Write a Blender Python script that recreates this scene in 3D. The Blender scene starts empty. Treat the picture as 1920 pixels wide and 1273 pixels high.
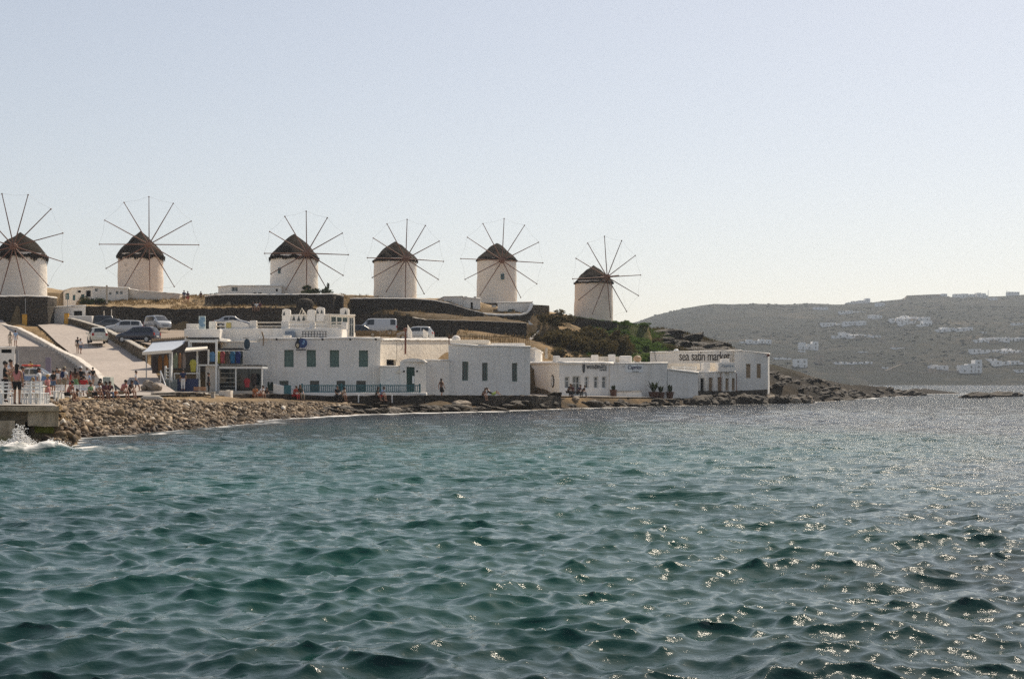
import bpy, bmesh, math, random
import numpy as np
from mathutils import Vector, Matrix, noise as mnoise

R = math.radians
scene = bpy.context.scene
COL = scene.collection

# ------------------------------------------------------------------ camera
F = 2667.0      # focal length in photo pixels (50 mm on 36 mm film)
CAMH = 2.5      # eye height above the water
HOR = 715.0     # photo row of the true horizon
cam_d = bpy.data.cameras.new('camera')
cam_d.lens = 50.0
cam_d.sensor_width = 36.0
cam_d.shift_y = (HOR - 636.5) / 1920.0
cam_d.clip_start = 0.2
cam_d.clip_end = 12000.0
cam = bpy.data.objects.new('camera', cam_d)
COL.objects.link(cam)
cam.location = (0, 0, CAMH)
cam.rotation_euler = (R(90), 0, 0)
scene.camera = cam

# ------------------------------------------------------------------ sky, sun, exposure
SUN_AZ = 27.0   # degrees to the right of the view axis
SUN_EL = 47.0
world = bpy.data.worlds.new('World')
scene.world = world
world.use_nodes = True
wn = world.node_tree
wn.nodes.clear()
w_out = wn.nodes.new('ShaderNodeOutputWorld')
w_bg = wn.nodes.new('ShaderNodeBackground')
w_sky = wn.nodes.new('ShaderNodeTexSky')
w_sky.sky_type = 'NISHITA'
w_sky.sun_disc = False
w_sky.sun_elevation = R(SUN_EL)
w_sky.sun_rotation = R(SUN_AZ)
w_sky.altitude = 0
w_sky.air_density = 1.0
w_sky.dust_density = 0.7
w_sky.ozone_density = 1.2
w_bg.inputs['Strength'].default_value = 0.15
w_hs = wn.nodes.new('ShaderNodeHueSaturation')
w_hs.inputs['Saturation'].default_value = 0.82
w_ga = wn.nodes.new('ShaderNodeGamma')      # film-like roll-off of the whole sky
w_ga.inputs['Gamma'].default_value = 0.7
wn.links.new(w_sky.outputs['Color'], w_hs.inputs['Color'])
wn.links.new(w_hs.outputs['Color'], w_ga.inputs['Color'])
w_wb = wn.nodes.new('ShaderNodeMix'); w_wb.data_type = 'RGBA'; w_wb.blend_type = 'MULTIPLY'; w_wb.inputs[0].default_value = 1.0
w_wb.inputs[7].default_value = (1.055, 0.99, 0.955, 1.0)      # warm film stock
wn.links.new(w_ga.outputs['Color'], w_wb.inputs[6])
wn.links.new(w_wb.outputs[2], w_bg.inputs['Color'])
wn.links.new(w_bg.outputs['Background'], w_out.inputs['Surface'])

sun_d = bpy.data.lights.new('sun', 'SUN')
sun_d.energy = 4.3
sun_d.angle = R(0.53)
sun_d.color = (1.0, 0.875, 0.71)
sun = bpy.data.objects.new('sun', sun_d)
COL.objects.link(sun)
svec = Vector((math.sin(R(SUN_AZ)) * math.cos(R(SUN_EL)), math.cos(R(SUN_AZ)) * math.cos(R(SUN_EL)), math.sin(R(SUN_EL))))
sun.rotation_euler = (-svec).to_track_quat('-Z', 'Y').to_euler()
sun.location = svec * 400

vs = scene.view_settings
vs.view_transform = 'Standard'
vs.look = 'None'
vs.gamma = 1.0
vs.exposure = 0.36
vs.use_curve_mapping = False
scene.cycles.use_denoising = False       # the photograph is grainy film
scene.cycles.max_bounces = 5
scene.cycles.diffuse_bounces = 3
scene.cycles.glossy_bounces = 2
scene.cycles.transmission_bounces = 3
scene.cycles.volume_bounces = 0
scene.cycles.transparent_max_bounces = 8
scene.cycles.caustics_reflective = False
scene.cycles.caustics_refractive = False
scene.cycles.sample_clamp_indirect = 4.0
scene.cycles.sample_clamp_direct = 5.0

# ------------------------------------------------------------------ helpers
def P(px, py, D):
    """the world point seen at photo pixel (px, py) at distance D along the view axis"""
    return Vector(((px - 960.0) / F * D, D, CAMH + (HOR - py) / F * D))

def PX(px, D):
    return (px - 960.0) / F * D

def PZ(py, D):
    return CAMH + (HOR - py) / F * D

def thing(name, label, cat, loc=(0, 0, 0), rotz=0.0, group=None):
    o = bpy.data.objects.new(name, None)
    o.empty_display_size = 0.3
    COL.objects.link(o)
    o.location = loc
    o.rotation_euler = (0, 0, rotz)
    o['label'] = label
    o['category'] = cat
    if group:
        o['group'] = group
    return o

def tag(o, label, cat, group=None):
    o['label'] = label
    o['category'] = cat
    if group:
        o['group'] = group
    return o

def copy_thing(root, loc, rotz, label, group=None, scale=None):
    r = root.copy()
    COL.objects.link(r)
    r.location = loc
    r.rotation_euler = (0, 0, rotz)
    r['label'] = label
    if group:
        r['group'] = group
    if scale:
        r.scale = scale
    for ch in list(root.children):
        c = ch.copy()
        COL.objects.link(c)
        c.parent = r
        for g in list(ch.children):
            d = g.copy()
            COL.objects.link(d)
            d.parent = c
    return r

class MB:
    """collects faces for ONE mesh object"""
    def __init__(self):
        self.v = []
        self.f = []
        self.m = []

    def add(self, verts, faces, mat=0):
        n = len(self.v)
        self.v.extend([tuple(p) for p in verts])
        for f in faces:
            self.f.append(tuple(n + i for i in f))
            self.m.append(mat)
        return self

    def box(self, x0, y0, z0, x1, y1, z1, mat=0):
        if x0 > x1: x0, x1 = x1, x0
        if y0 > y1: y0, y1 = y1, y0
        if z0 > z1: z0, z1 = z1, z0
        v = [(x0, y0, z0), (x1, y0, z0), (x1, y1, z0), (x0, y1, z0), (x0, y0, z1), (x1, y0, z1), (x1, y1, z1), (x0, y1, z1)]
        return self.add(v, [(3, 2, 1, 0), (4, 5, 6, 7), (0, 1, 5, 4), (1, 2, 6, 5), (2, 3, 7, 6), (3, 0, 4, 7)], mat)

    def obox(self, o, u, n, a0, a1, b0, b1, c0, c1, mat=0):
        """box in a frame: origin o, horizontal axis u, horizontal outward axis n, z up"""
        o = Vector(o); u = Vector(u); n = Vector(n); z = Vector((0, 0, 1))
        pts = []
        for c in (c0, c1):
            for (a, b) in ((a0, b0), (a1, b0), (a1, b1), (a0, b1)):
                pts.append(o + u * a + n * b + z * c)
        fs = [(3, 2, 1, 0), (4, 5, 6, 7), (0, 1, 5, 4), (1, 2, 6, 5), (2, 3, 7, 6), (3, 0, 4, 7)]
        if u.cross(n).z * (a1 - a0) * (b1 - b0) * (c1 - c0) < 0:
            fs = [tuple(reversed(f)) for f in fs]
        return self.add(pts, fs, mat)

    def tube(self, pts, rad, n=8, mat=0, cap=True):
        pts = [Vector(p) for p in pts]
        if not isinstance(rad, (list, tuple)):
            rad = [rad] * len(pts)
        rings = []
        prev = None
        for i, p in enumerate(pts):
            a = pts[max(0, i - 1)]
            b = pts[min(len(pts) - 1, i + 1)]
            t = (b - a)
            if t.length < 1e-9:
                t = Vector((0, 0, 1))
            t.normalize()
            if prev is None:
                ref = Vector((0, 0, 1)) if abs(t.z) < 0.9 else Vector((1, 0, 0))
                prev = t.cross(ref).normalized()
            s = (prev - t * prev.dot(t))
            if s.length < 1e-6:
                s = t.cross(Vector((0, 0, 1)) if abs(t.z) < 0.9 else Vector((1, 0, 0)))
            s.normalize()
            prev = s
            w = t.cross(s)
            rings.append([p + (s * math.cos(2 * math.pi * k / n) + w * math.sin(2 * math.pi * k / n)) * rad[i] for k in range(n)])
        verts = [q for r in rings for q in r]
        faces = []
        for i in range(len(rings) - 1):
            for k in range(n):
                k2 = (k + 1) % n
                faces.append((i * n + k, i * n + k2, (i + 1) * n + k2, (i + 1) * n + k))
        if cap:
            faces.append(tuple(reversed(range(n))))
            faces.append(tuple(range((len(rings) - 1) * n, len(rings) * n)))
        return self.add(verts, faces, mat)

    def lathe(self, prof, n=32, c=(0, 0, 0), jit=0.0, seed=0, mat=0, cap=False):
        rnd = random.Random(seed)
        verts = []
        for j, (r, z) in enumerate(prof):
            for k in range(n):
                a = 2 * math.pi * k / n
                rr = r
                if jit:
                    rr += jit * mnoise.noise(Vector((math.cos(a) * 2 + seed, math.sin(a) * 2, z * 0.7)))
                verts.append((c[0] + rr * math.cos(a), c[1] + rr * math.sin(a), c[2] + z))
        faces = []
        for j in range(len(prof) - 1):
            for k in range(n):
                k2 = (k + 1) % n
                faces.append((j * n + k, j * n + k2, (j + 1) * n + k2, (j + 1) * n + k))
        if cap:
            faces.append(tuple(reversed(range(n))))
            faces.append(tuple(range((len(prof) - 1) * n, len(prof) * n)))
        return self.add(verts, faces, mat)

    def prism(self, poly, z0, z1, mat=0):
        """poly: (x, y) counter-clockwise; z0 / z1 numbers or lists"""
        n = len(poly)
        za = z0 if isinstance(z0, (list, tuple)) else [z0] * n
        zb = z1 if isinstance(z1, (list, tuple)) else [z1] * n
        v = [(p[0], p[1], za[i]) for i, p in enumerate(poly)] + [(p[0], p[1], zb[i]) for i, p in enumerate(poly)]
        f = [(i, (i + 1) % n, n + (i + 1) % n, n + i) for i in range(n)]
        f.append(tuple(range(n, 2 * n)))
        f.append(tuple(reversed(range(n))))
        return self.add(v, f, mat)

    def sphere(self, c, r, nu=12, nv=8, mat=0):
        """r may be a 3-tuple"""
        if not isinstance(r, (list, tuple)):
            r = (r, r, r)
        verts = [(c[0], c[1], c[2] - r[2])]
        for j in range(1, nv):
            t = math.pi * j / nv
            for k in range(nu):
                a = 2 * math.pi * k / nu
                verts.append((c[0] + r[0] * math.sin(t) * math.cos(a), c[1] + r[1] * math.sin(t) * math.sin(a), c[2] - r[2] * math.cos(t)))
        verts.append((c[0], c[1], c[2] + r[2]))
        faces = []
        for k in range(nu):
            faces.append((0, 1 + (k + 1) % nu, 1 + k))
        for j in range(nv - 2):
            for k in range(nu):
                k2 = (k + 1) % nu
                faces.append((1 + j * nu + k, 1 + j * nu + k2, 1 + (j + 1) * nu + k2, 1 + (j + 1) * nu + k))
        top = len(verts) - 1
        b = 1 + (nv - 2) * nu
        for k in range(nu):
            faces.append((b + k, b + (k + 1) % nu, top))
        return self.add(verts, faces, mat)

    def mesh(self, name, mats, base=(0, 0, 0), smooth=False):
        me = bpy.data.meshes.new(name)
        b = Vector(base)
        me.from_pydata([(p[0] - b.x, p[1] - b.y, p[2] - b.z) for p in self.v], [], self.f)
        if not isinstance(mats, (list, tuple)):
            mats = [mats]
        for m in mats:
            me.materials.append(m)
        if len(mats) > 1:
            me.polygons.foreach_set('material_index', self.m)
        if smooth:
            me.polygons.foreach_set('use_smooth', [True] * len(me.polygons))
        me.update()
        return me

    def build(self, name, mats, parent=None, base=(0, 0, 0), smooth=False, bevel=0.0, seg=2, at=None, weld=False):
        me = self.mesh(name, mats, base, smooth)
        if weld:
            bm = bmesh.new(); bm.from_mesh(me)
            bmesh.ops.remove_doubles(bm, verts=bm.verts, dist=0.0008)
            bm.to_mesh(me); bm.free()
        o = bpy.data.objects.new(name, me)
        COL.objects.link(o)
        if parent is not None:
            o.parent = parent
            if at is not None:
                o.location = at
        else:
            o.location = base if at is None else at
        if bevel > 0:
            md = o.modifiers.new('bevel', 'BEVEL')
            md.width = bevel
            md.segments = seg
            md.limit_method = 'ANGLE'
            md.angle_limit = R(50)
        return o

# ------------------------------------------------------------------ materials
_mats = {}

class N:
    """small node-graph helper"""
    def __init__(self, name):
        self.m = bpy.data.materials.new(name)
        self.m.use_nodes = True
        self.t = self.m.node_tree
        self.b = self.t.nodes['Principled BSDF']
        self.out = self.t.nodes['Material Output']

    def n(self, typ, **kw):
        nd = self.t.nodes.new(typ)
        for k, v in kw.items():
            if k in nd.inputs:
                nd.inputs[k].default_value = v
            else:
                setattr(nd, k, v)
        return nd

    def l(self, a, b):
        self.t.links.new(a, b)

    def coord(self, kind='Object'):
        return self.n('ShaderNodeTexCoord').outputs[kind]

    def noise(self, scale, detail=4, rough=0.55, vec=None, stretch=None):
        nd = self.n('ShaderNodeTexNoise')
        nd.inputs['Scale'].default_value = scale
        nd.inputs['Detail'].default_value = detail
        nd.inputs['Roughness'].default_value = rough
        if vec is None:
            vec = self.n('ShaderNodeNewGeometry').outputs['Position']
        if stretch:
            mp = self.n('ShaderNodeMapping')
            mp.inputs['Scale'].default_value = stretch
            self.l(vec, mp.inputs['Vector'])
            vec = mp.outputs['Vector']
        self.l(vec, nd.inputs['Vector'])
        return nd.outputs['Fac']

    def ramp(self, fac, stops, interp='LINEAR'):
        nd = self.n('ShaderNodeValToRGB')
        cr = nd.color_ramp
        cr.interpolation = interp
        while len(cr.elements) < len(stops):
            cr.elements.new(0.5)
        for e, (p, c) in zip(cr.elements, stops):
            e.position = p
            e.color = (c[0], c[1], c[2], 1.0)
        self.l(fac, nd.inputs['Fac'])
        return nd.outputs['Color']

    def mix(self, fac, a, b, mode='MIX'):
        nd = self.n('ShaderNodeMix')
        nd.data_type = 'RGBA'
        nd.blend_type = mode
        for s, v in ((nd.inputs[0], fac), (nd.inputs[6], a), (nd.inputs[7], b)):
            if isinstance(v, (int, float)):
                s.default_value = v
            elif isinstance(v, (tuple, list)):
                s.default_value = (v[0], v[1], v[2], 1.0)
            else:
                self.l(v, s)
        return nd.outputs[2]

    def math(self, op, a, b=0.0, clamp=False):
        nd = self.n('ShaderNodeMath')
        nd.operation = op
        nd.use_clamp = clamp
        for s, v in ((nd.inputs[0], a), (nd.inputs[1], b)):
            if isinstance(v, (int, float)):
                s.default_value = v
            else:
                self.l(v, s)
        return nd.outputs[0]

    def bump(self, h, strength, dist, normal=None):
        nd = self.n('ShaderNodeBump')
        nd.inputs['Strength'].default_value = strength
        nd.inputs['Distance'].default_value = dist
        self.l(h, nd.inputs['Height'])
        if normal is not None:
            self.l(normal, nd.inputs['Normal'])
        return nd.outputs['Normal']

    def done(self, color=None, rough=0.8, normal=None, spec=0.3):
        if color is not None:
            if isinstance(color, (tuple, list)):
                self.b.inputs['Base Color'].default_value = (color[0], color[1], color[2], 1)
            else:
                self.l(color, self.b.inputs['Base Color'])
        if isinstance(rough, (int, float)):
            self.b.inputs['Roughness'].default_value = rough
        else:
            self.l(rough, self.b.inputs['Roughness'])
        if normal is not None:
            self.l(normal, self.b.inputs['Normal'])
        self.b.inputs['Specular IOR Level'].default_value = spec
        return self.m

def whitewash(name, col=(0.84, 0.795, 0.725), stain=0.35, streak=0.5, worn=0.0):
    """limewashed plaster: brushed coats, rain streaks, grime, worn patches"""
    if name in _mats:
        return _mats[name]
    g = N(name)
    base = g.mix(g.noise(0.6, 6, 0.65), tuple(c * 0.88 for c in col), tuple(min(1, c * 1.06) for c in col))
    st = g.math('MULTIPLY', g.ramp(g.noise(1.3, 6, 0.65, stretch=(1.2, 1.2, 0.16)), [(0.50, (0, 0, 0)), (0.78, (1, 1, 1))]), streak)
    c = g.mix(st, base, tuple(k * v for k, v in zip(col, (0.66, 0.62, 0.56))))
    sp = g.math('MULTIPLY', g.ramp(g.noise(3.1, 8, 0.7), [(0.58, (0, 0, 0)), (0.72, (1, 1, 1))]), stain)
    c = g.mix(sp, c, tuple(k * v for k, v in zip(col, (0.6, 0.55, 0.48))))
    if worn > 0:
        w = g.math('MULTIPLY', g.ramp(g.noise(0.55, 9, 0.72), [(0.60, (0, 0, 0)), (0.64, (1, 1, 1))]), worn)
        c = g.mix(w, c, (0.26, 0.21, 0.165))
    h = g.math('ADD', g.noise(2.2, 5), g.math('MULTIPLY', g.noise(14.0, 4), 0.35))
    _mats[name] = g.done(c, 0.88, g.bump(h, 0.8, 0.10), 0.2)
    return _mats[name]

def plain(name, col, rough=0.6, var=0.12, metal=0.0, scale=6.0, spec=0.4, bump=0.15):
    if name in _mats:
        return _mats[name]
    g = N(name)
    nz = g.noise(scale, 5, 0.6)
    c = g.mix(nz, tuple(k * (1 - var * 1.6) for k in col), tuple(min(1, k * (1 + var * 1.6)) for k in col))
    g.b.inputs['Metallic'].default_value = metal
    _mats[name] = g.done(c, rough, g.bump(g.noise(scale * 3, 3), bump, 0.02) if bump else None, spec)
    return _mats[name]

def stonework(name, cols, cell=0.42, joint=(0.05, 0.042, 0.034), flat=1.7, rough=0.92, bump=1.0):
    """rubble masonry: uneven stones of several tones, recessed dark joints"""
    if name in _mats:
        return _mats[name]
    g = N(name)
    pos = g.n('ShaderNodeNewGeometry').outputs['Position']
    mp = g.n('ShaderNodeMapping')
    mp.inputs['Scale'].default_value = (1 / cell, 1 / cell, flat / cell)
    warp = g.n('ShaderNodeTexNoise'); warp.inputs['Scale'].default_value = 1.2
    g.l(pos, warp.inputs['Vector'])
    ad = g.n('ShaderNodeVectorMath', operation='MULTIPLY_ADD')
    ad.inputs[1].default_value = (0.5, 0.5, 0.3)
    g.l(warp.outputs['Color'], ad.inputs[0]); g.l(pos, ad.inputs[2])
    g.l(ad.outputs[0], mp.inputs['Vector'])
    v1 = g.n('ShaderNodeTexVoronoi'); v1.inputs['Scale'].default_value = 1.0
    v1.inputs['Randomness'].default_value = 0.9
    g.l(mp.outputs['Vector'], v1.inputs['Vector'])
    v2 = g.n('ShaderNodeTexVoronoi', feature='DISTANCE_TO_EDGE'); v2.inputs['Scale'].default_value = 1.0
    v2.inputs['Randomness'].default_value = 0.9
    g.l(mp.outputs['Vector'], v2.inputs['Vector'])
    bw = g.n('ShaderNodeSeparateColor')
    g.l(v1.outputs['Color'], bw.inputs[0])
    k = len(cols)
    c = g.ramp(bw.outputs[0], [(i / max(1, k - 1), cc) for i, cc in enumerate(cols)])
    c = g.mix(g.math('MULTIPLY', g.noise(0.35, 5), 0.7), c, g.mix(0.5, c, (0.045, 0.04, 0.03), 'MIX'))
    c = g.mix(g.math('MULTIPLY', g.noise(9, 4), 0.5), c, tuple(x * 0.6 for x in cols[0]))
    edge = g.ramp(v2.outputs['Distance'], [(0.02, (0, 0, 0)), (0.13, (1, 1, 1))])
    c = g.mix(edge, joint, c)
    h = g.math('ADD', g.math('MULTIPLY', edge, 0.8), g.math('MULTIPLY', g.noise(6.0, 5), 0.5))
    h = g.math('ADD', h, g.math('MULTIPLY', bw.outputs[1], 0.35))
    _mats[name] = g.done(c, rough, g.bump(h, bump, 0.12), 0.2)
    return _mats[name]

M_WHITE = whitewash('whitewash')
M_WORN = whitewash('whitewash_worn', (0.70, 0.64, 0.56), 0.5, 0.6, 0.55)
M_CREAM = whitewash('whitewash_cream', (0.82, 0.74, 0.62), 0.3, 0.35)  # cream whitewash; on sunlit parts its warmth stands in for light
M_MILL = whitewash('whitewash_mill', (0.92, 0.845, 0.74), 0.15, 0.25)
M_MILLW = whitewash('whitewash_mill_worn', (0.88, 0.75, 0.63), 0.4, 0.3, 0.5)
M_STONE = stonework('dark_rubble', [(0.06, 0.047, 0.035), (0.125, 0.10, 0.075), (0.09, 0.07, 0.05), (0.17, 0.14, 0.105)], 0.45)
M_STONE_T = stonework('tan_rubble', [(0.22, 0.165, 0.105), (0.32, 0.25, 0.165), (0.27, 0.20, 0.13), (0.40, 0.33, 0.23)], 0.38)
M_GLASS = plain('dark_glass', (0.025, 0.035, 0.04), 0.08, 0.2, spec=0.6, bump=0)
M_GREENP = plain('green_paint', (0.15, 0.23, 0.20), 0.5, 0.2)
M_TEALP = plain('teal_paint', (0.03, 0.13, 0.15), 0.5, 0.2)
M_DOORG = plain('dark_green_paint', (0.02, 0.06, 0.045), 0.5, 0.2)
M_BROWNW = plain('brown_shutter', (0.32, 0.22, 0.13), 0.6, 0.2)
M_BLACK = plain('black_paint', (0.02, 0.02, 0.022), 0.5, 0.2)
M_METAL = plain('grey_metal', (0.38, 0.38, 0.37), 0.45, 0.12, 0.6)
M_CABLE = plain('cable', (0.06, 0.055, 0.05), 0.7, 0.1, bump=0)
M_RUST = plain('rust', (0.16, 0.055, 0.03), 0.7, 0.25)
M_WHITEP = plain('white_paint', (0.78, 0.78, 0.75), 0.45, 0.05)
M_CONC = plain('concrete', (0.42, 0.38, 0.32), 0.9, 0.3, scale=1.6, bump=0.6)
# ------------------------------------------------------------------ terrain height model
# control points: photo pixel and distance
_ctl = []
def C(px, py, D):
    p = P(px, py, D); _ctl.append((p.x, p.y, p.z))
def CZ(px, D, z):
    _ctl.append((PX(px, D), D, z))
SHORE = [(-400, 55), (-150, 58), (0, 60), (110, 62.5), (250, 68.7), (400, 78.4), (480, 86), (560, 98), (620, 105), (700, 109), (800, 114.5), (900, 119),
         (1000, 126), (1050, 132), (1150, 138), (1250, 146), (1340, 153), (1430, 160), (1490, 165), (1550, 178), (1620, 205), (1690, 245), (1740, 285)]
for px, D in SHORE:
    CZ(px, D, 0.0)
    CZ(px, D - 9, -1.1)
    CZ(px, D - 25, -2.6)
for px, D in SHORE[11:]:
    CZ(px, D + 3, 0.7)
# beach crest and promenade
for px, D, z in [(-300, 66, 1.3), (-100, 68, 1.3), (40, 70, 1.3), (125, 80, 1.2), (200, 86, 1.3), (300, 93, 1.35), (400, 98, 1.3), (480, 103, 1.15), (560, 108, 0.95), (640, 112, 0.55),
                 (720, 115, 0.5), (800, 118.0, 0.5), (900, 121.5, 0.5), (1000, 126.8, 0.5), (1060, 134, 0.6),
                 (0, 95, 1.55), (150, 95, 1.5), (250, 100, 1.6), (330, 106, 1.5), (450, 112, 1.2), (600, 119, 1.05), (760, 122, 1.05), (920, 126, 1.1), (1030, 137, 1.15)]:
    CZ(px, D, z)
# behind the waterfront houses
for px, D, z in [(560, 140, 4.5), (760, 142, 4.2), (920, 145, 4.5), (1040, 155, 3.8), (1150, 152, 2.4), (1250, 160, 2.0), (1340, 168, 1.6), (1420, 172, 1.4),
                 (-150, 112, 2.2), (0, 115, 2.2), (150, 112, 2.1), (250, 110, 2.1), (0, 146, 6.1), (-150, 150, 6.3), (60, 172, 9.8), (-150, 175, 10.2),
                 (150, 138, 5.1), (230, 125, 3.7), (290, 112, 2.3), (290, 145, 6.6), (200, 160, 8.0), (310, 166, 8.4), (420, 165, 8.4), (600, 164, 7.9), (720, 162, 7.4), (830, 160, 7.0),
                 (950, 160, 6.6), (1000, 166, 7.0)]:
    CZ(px, D, z)
# terraces of the windmills
for px, py, D in [(-150, 560, 180), (0, 566, 172), (40, 557, 180), (110, 572, 178), (170, 572, 180), (263, 555, 203), (340, 571, 182), (420, 572, 181), (345, 560, 197), (480, 577, 177), (552, 552, 191), (640, 566, 185),
                  (741, 561, 204), (700, 600, 172), (860, 605, 176), (930, 572, 221), (860, 560, 205), (990, 600, 192), (1020, 610, 190), (960, 632, 160), (900, 632, 158),
                  (1113, 598, 219), (1060, 596, 214), (1180, 607, 216), (1050, 640, 182), (1110, 650, 176), (1100, 668, 166), (1180, 645, 186), (1225, 652, 194), (1200, 670, 172),
                  (1270, 640, 212), (1330, 641, 214), (1375, 652, 212), (1300, 660, 190), (1380, 668, 188), (1440, 692, 190), (1480, 712, 186), (1530, 717, 200), (1440, 690, 212), (1470, 703, 214), (1500, 710, 218), (1550, 716, 224), (1450, 700, 232), (1500, 714, 236), (1600, 723, 226), (1650, 731, 240), (1700, 739, 262)]:
    C(px, py, D)
# back of the hill and off to the sides
for px, D, z in [(-100, 260, 14), (200, 260, 14), (500, 260, 13), (750, 265, 12), (950, 270, 10), (1110, 260, 8), (1250, 250, 5), (1380, 245, 2), (1500, 250, 0.0), (1640, 280, -0.5),
                 (-100, 330, 6), (300, 330, 4), (700, 330, 2), (1000, 330, 0), (1250, 300, -1.5), (1450, 290, -2.5), (1650, 320, -3), (-400, 120, 3), (-400, 180, 11), (-400, 250, 14)]:
    CZ(px, D, z)
_cp = np.array(_ctl)

def _tps(r2):
    return np.where(r2 > 1e-9, 0.5 * r2 * np.log(r2 + 1e-12), 0.0)

_cx = _cp[:, :2] / 50.0
_n = len(_cx)
_K = _tps(((_cx[:, None] - _cx[None]) ** 2).sum(-1)) + np.eye(_n) * 0.004
_Pm = np.hstack([np.ones((_n, 1)), _cx])
_A = np.block([[_K, _Pm], [_Pm.T, np.zeros((3, 3))]])
_w = np.linalg.solve(_A, np.concatenate([_cp[:, 2], np.zeros(3)]))

def ground(x, y):
    q = np.stack([np.asarray(x, float).ravel(), np.asarray(y, float).ravel()], 1) / 50.0
    out = np.empty(len(q))
    for i in range(0, len(q), 20000):
        s = q[i:i + 20000]
        k = _tps(((s[:, None] - _cx[None]) ** 2).sum(-1))
        out[i:i + 20000] = k @ _w[:_n] + _w[_n] + s @ _w[_n + 1:]
    return out.reshape(np.shape(x))

_rng = np.random.default_rng(5)
_lat = _rng.random((256, 256))
def vnoise(x, y, s):
    """value noise, numpy"""
    x = np.asarray(x) / s; y = np.asarray(y) / s
    xi = np.floor(x).astype(int); yi = np.floor(y).astype(int)
    fx = x - xi; fy = y - yi
    fx = fx * fx * (3 - 2 * fx); fy = fy * fy * (3 - 2 * fy)
    g = lambda a, b: _lat[a & 255, b & 255]
    return (g(xi, yi) * (1 - fx) + g(xi + 1, yi) * fx) * (1 - fy) + (g(xi, yi + 1) * (1 - fx) + g(xi + 1, yi + 1) * fx) * fy - 0.5

def fbm(x, y, s, o=4):
    t = 0; a = 1.0
    for i in range(o):
        t = t + a * vnoise(np.asarray(x) + 31.7 * i, np.asarray(y) - 17.3 * i, s / 2 ** i); a *= 0.5
    return t

# paved patches: rows of (x, y, z); the terrain is pressed down under them
def ladder(rows):
    """rows of (D, z, px_left, px_right)"""
    return [[(PX(a, D), D, z), (PX(b, D), D, z)] for (D, z, a, b) in rows]

PATCH = {
    'road': ladder([(103, 1.75, 232, 330), (112, 2.4, 212, 302), (125, 3.75, 166, 286), (138, 5.15, 134, 252), (150, 6.75, 104, 216), (160, 8.2, 84, 165), (168, 9.2, 70, 132), (185, 10.6, 42, 118)]),
    'parking_lot': [[(PX(a, d0), d0, z0), (PX(a, d1), d1, z1)] for (a, d0, z0, d1, z1) in
                    [(178, 163, 8.3, 174, 9.0), (232, 150, 7.1, 174, 8.95), (280, 137, 6.0, 174, 8.9), (350, 137, 6.0, 174, 8.8), (450, 150, 7.3, 174, 8.6), (650, 153, 7.2, 174, 8.2), (835, 152, 6.9, 171, 7.5)]],
    'plaza': ladder([(92, 1.5, -200, 140), (97, 1.58, -200, 330), (103, 1.72, -200, 332), (112, 2.1, -200, 300), (119, 2.25, -200, 232)]),
    'upper_path': ladder([(146.6, 6.1, -250, 80), (152, 7.0, -250, 60), (158, 8.0, -250, 30), (167, 9.7, -250, 4)]),
    'promenade': ladder([(54.5, 1.56, -420, 106), (66, 1.56, -400, 92), (80, 1.54, -330, 88), (92, 1.52, -260, 92)]),
    'walkway': [[(PX(a, d0), d0, z0), (PX(a, d1), d1, z1)] for (a, d0, z0, d1, z1) in
                [(318, 98.5, 1.5, 118, 1.7), (400, 105, 1.42, 119, 1.5), (480, 112, 1.22, 122, 1.3), (600, 116, 1.1, 123, 1.12), (713, 117.4, 1.08, 126, 1.1), (840, 121, 1.08, 128, 1.1), (960, 125, 1.1, 129, 1.1), (1000, 128, 1.1, 146, 1.2), (1048, 133.5, 1.12, 146, 1.2)]],
    'cafe_forecourt': [[(PX(a, d0), d0, z0), (PX(a, d1), d1, z1)] for (a, d0, z0, d1, z1) in [(1046, 133.5, 1.12, 146, 1.2), (1085, 137, 1.05, 147, 1.1), (1150, 140.5, 0.95, 150, 1.0), (1240, 147.5, 0.8, 154, 0.85)]],
}

def refine(grid, step=1.0):
    """bilinear refinement of a patch into quads about step metres"""
    g = np.array(grid, float)                         # rows, cols, 3
    rows = [g[0]]
    for i in range(len(g) - 1):
        k = max(1, int(np.ceil(np.linalg.norm(g[i + 1] - g[i], axis=-1).max() / step)))
        for j in range(1, k + 1):
            rows.append(g[i] + (g[i + 1] - g[i]) * j / k)
    g = np.array(rows)
    cols = [g[:, 0]]
    for i in range(g.shape[1] - 1):
        k = max(1, int(np.ceil(np.linalg.norm(g[:, i + 1] - g[:, i], axis=-1).max() / step)))
        for j in range(1, k + 1):
            cols.append(g[:, i] + (g[:, i + 1] - g[:, i]) * j / k)
    return np.stack(cols, 1)

STEP = 0.8
gx = np.arange(-175, 125, STEP); gy = np.arange(28, 334, STEP)
GX, GY = np.meshgrid(gx, gy)
GZ = ground(GX, GY)
rough = np.clip((GZ - 0.2) / 3.0, 0.15, 1)
GZ = GZ + fbm(GX, GY, 7.0, 4) * 0.55 * rough + fbm(GX + 90, GY, 2.2, 3) * 0.22 * np.clip(GZ, 0, 1)
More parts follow.
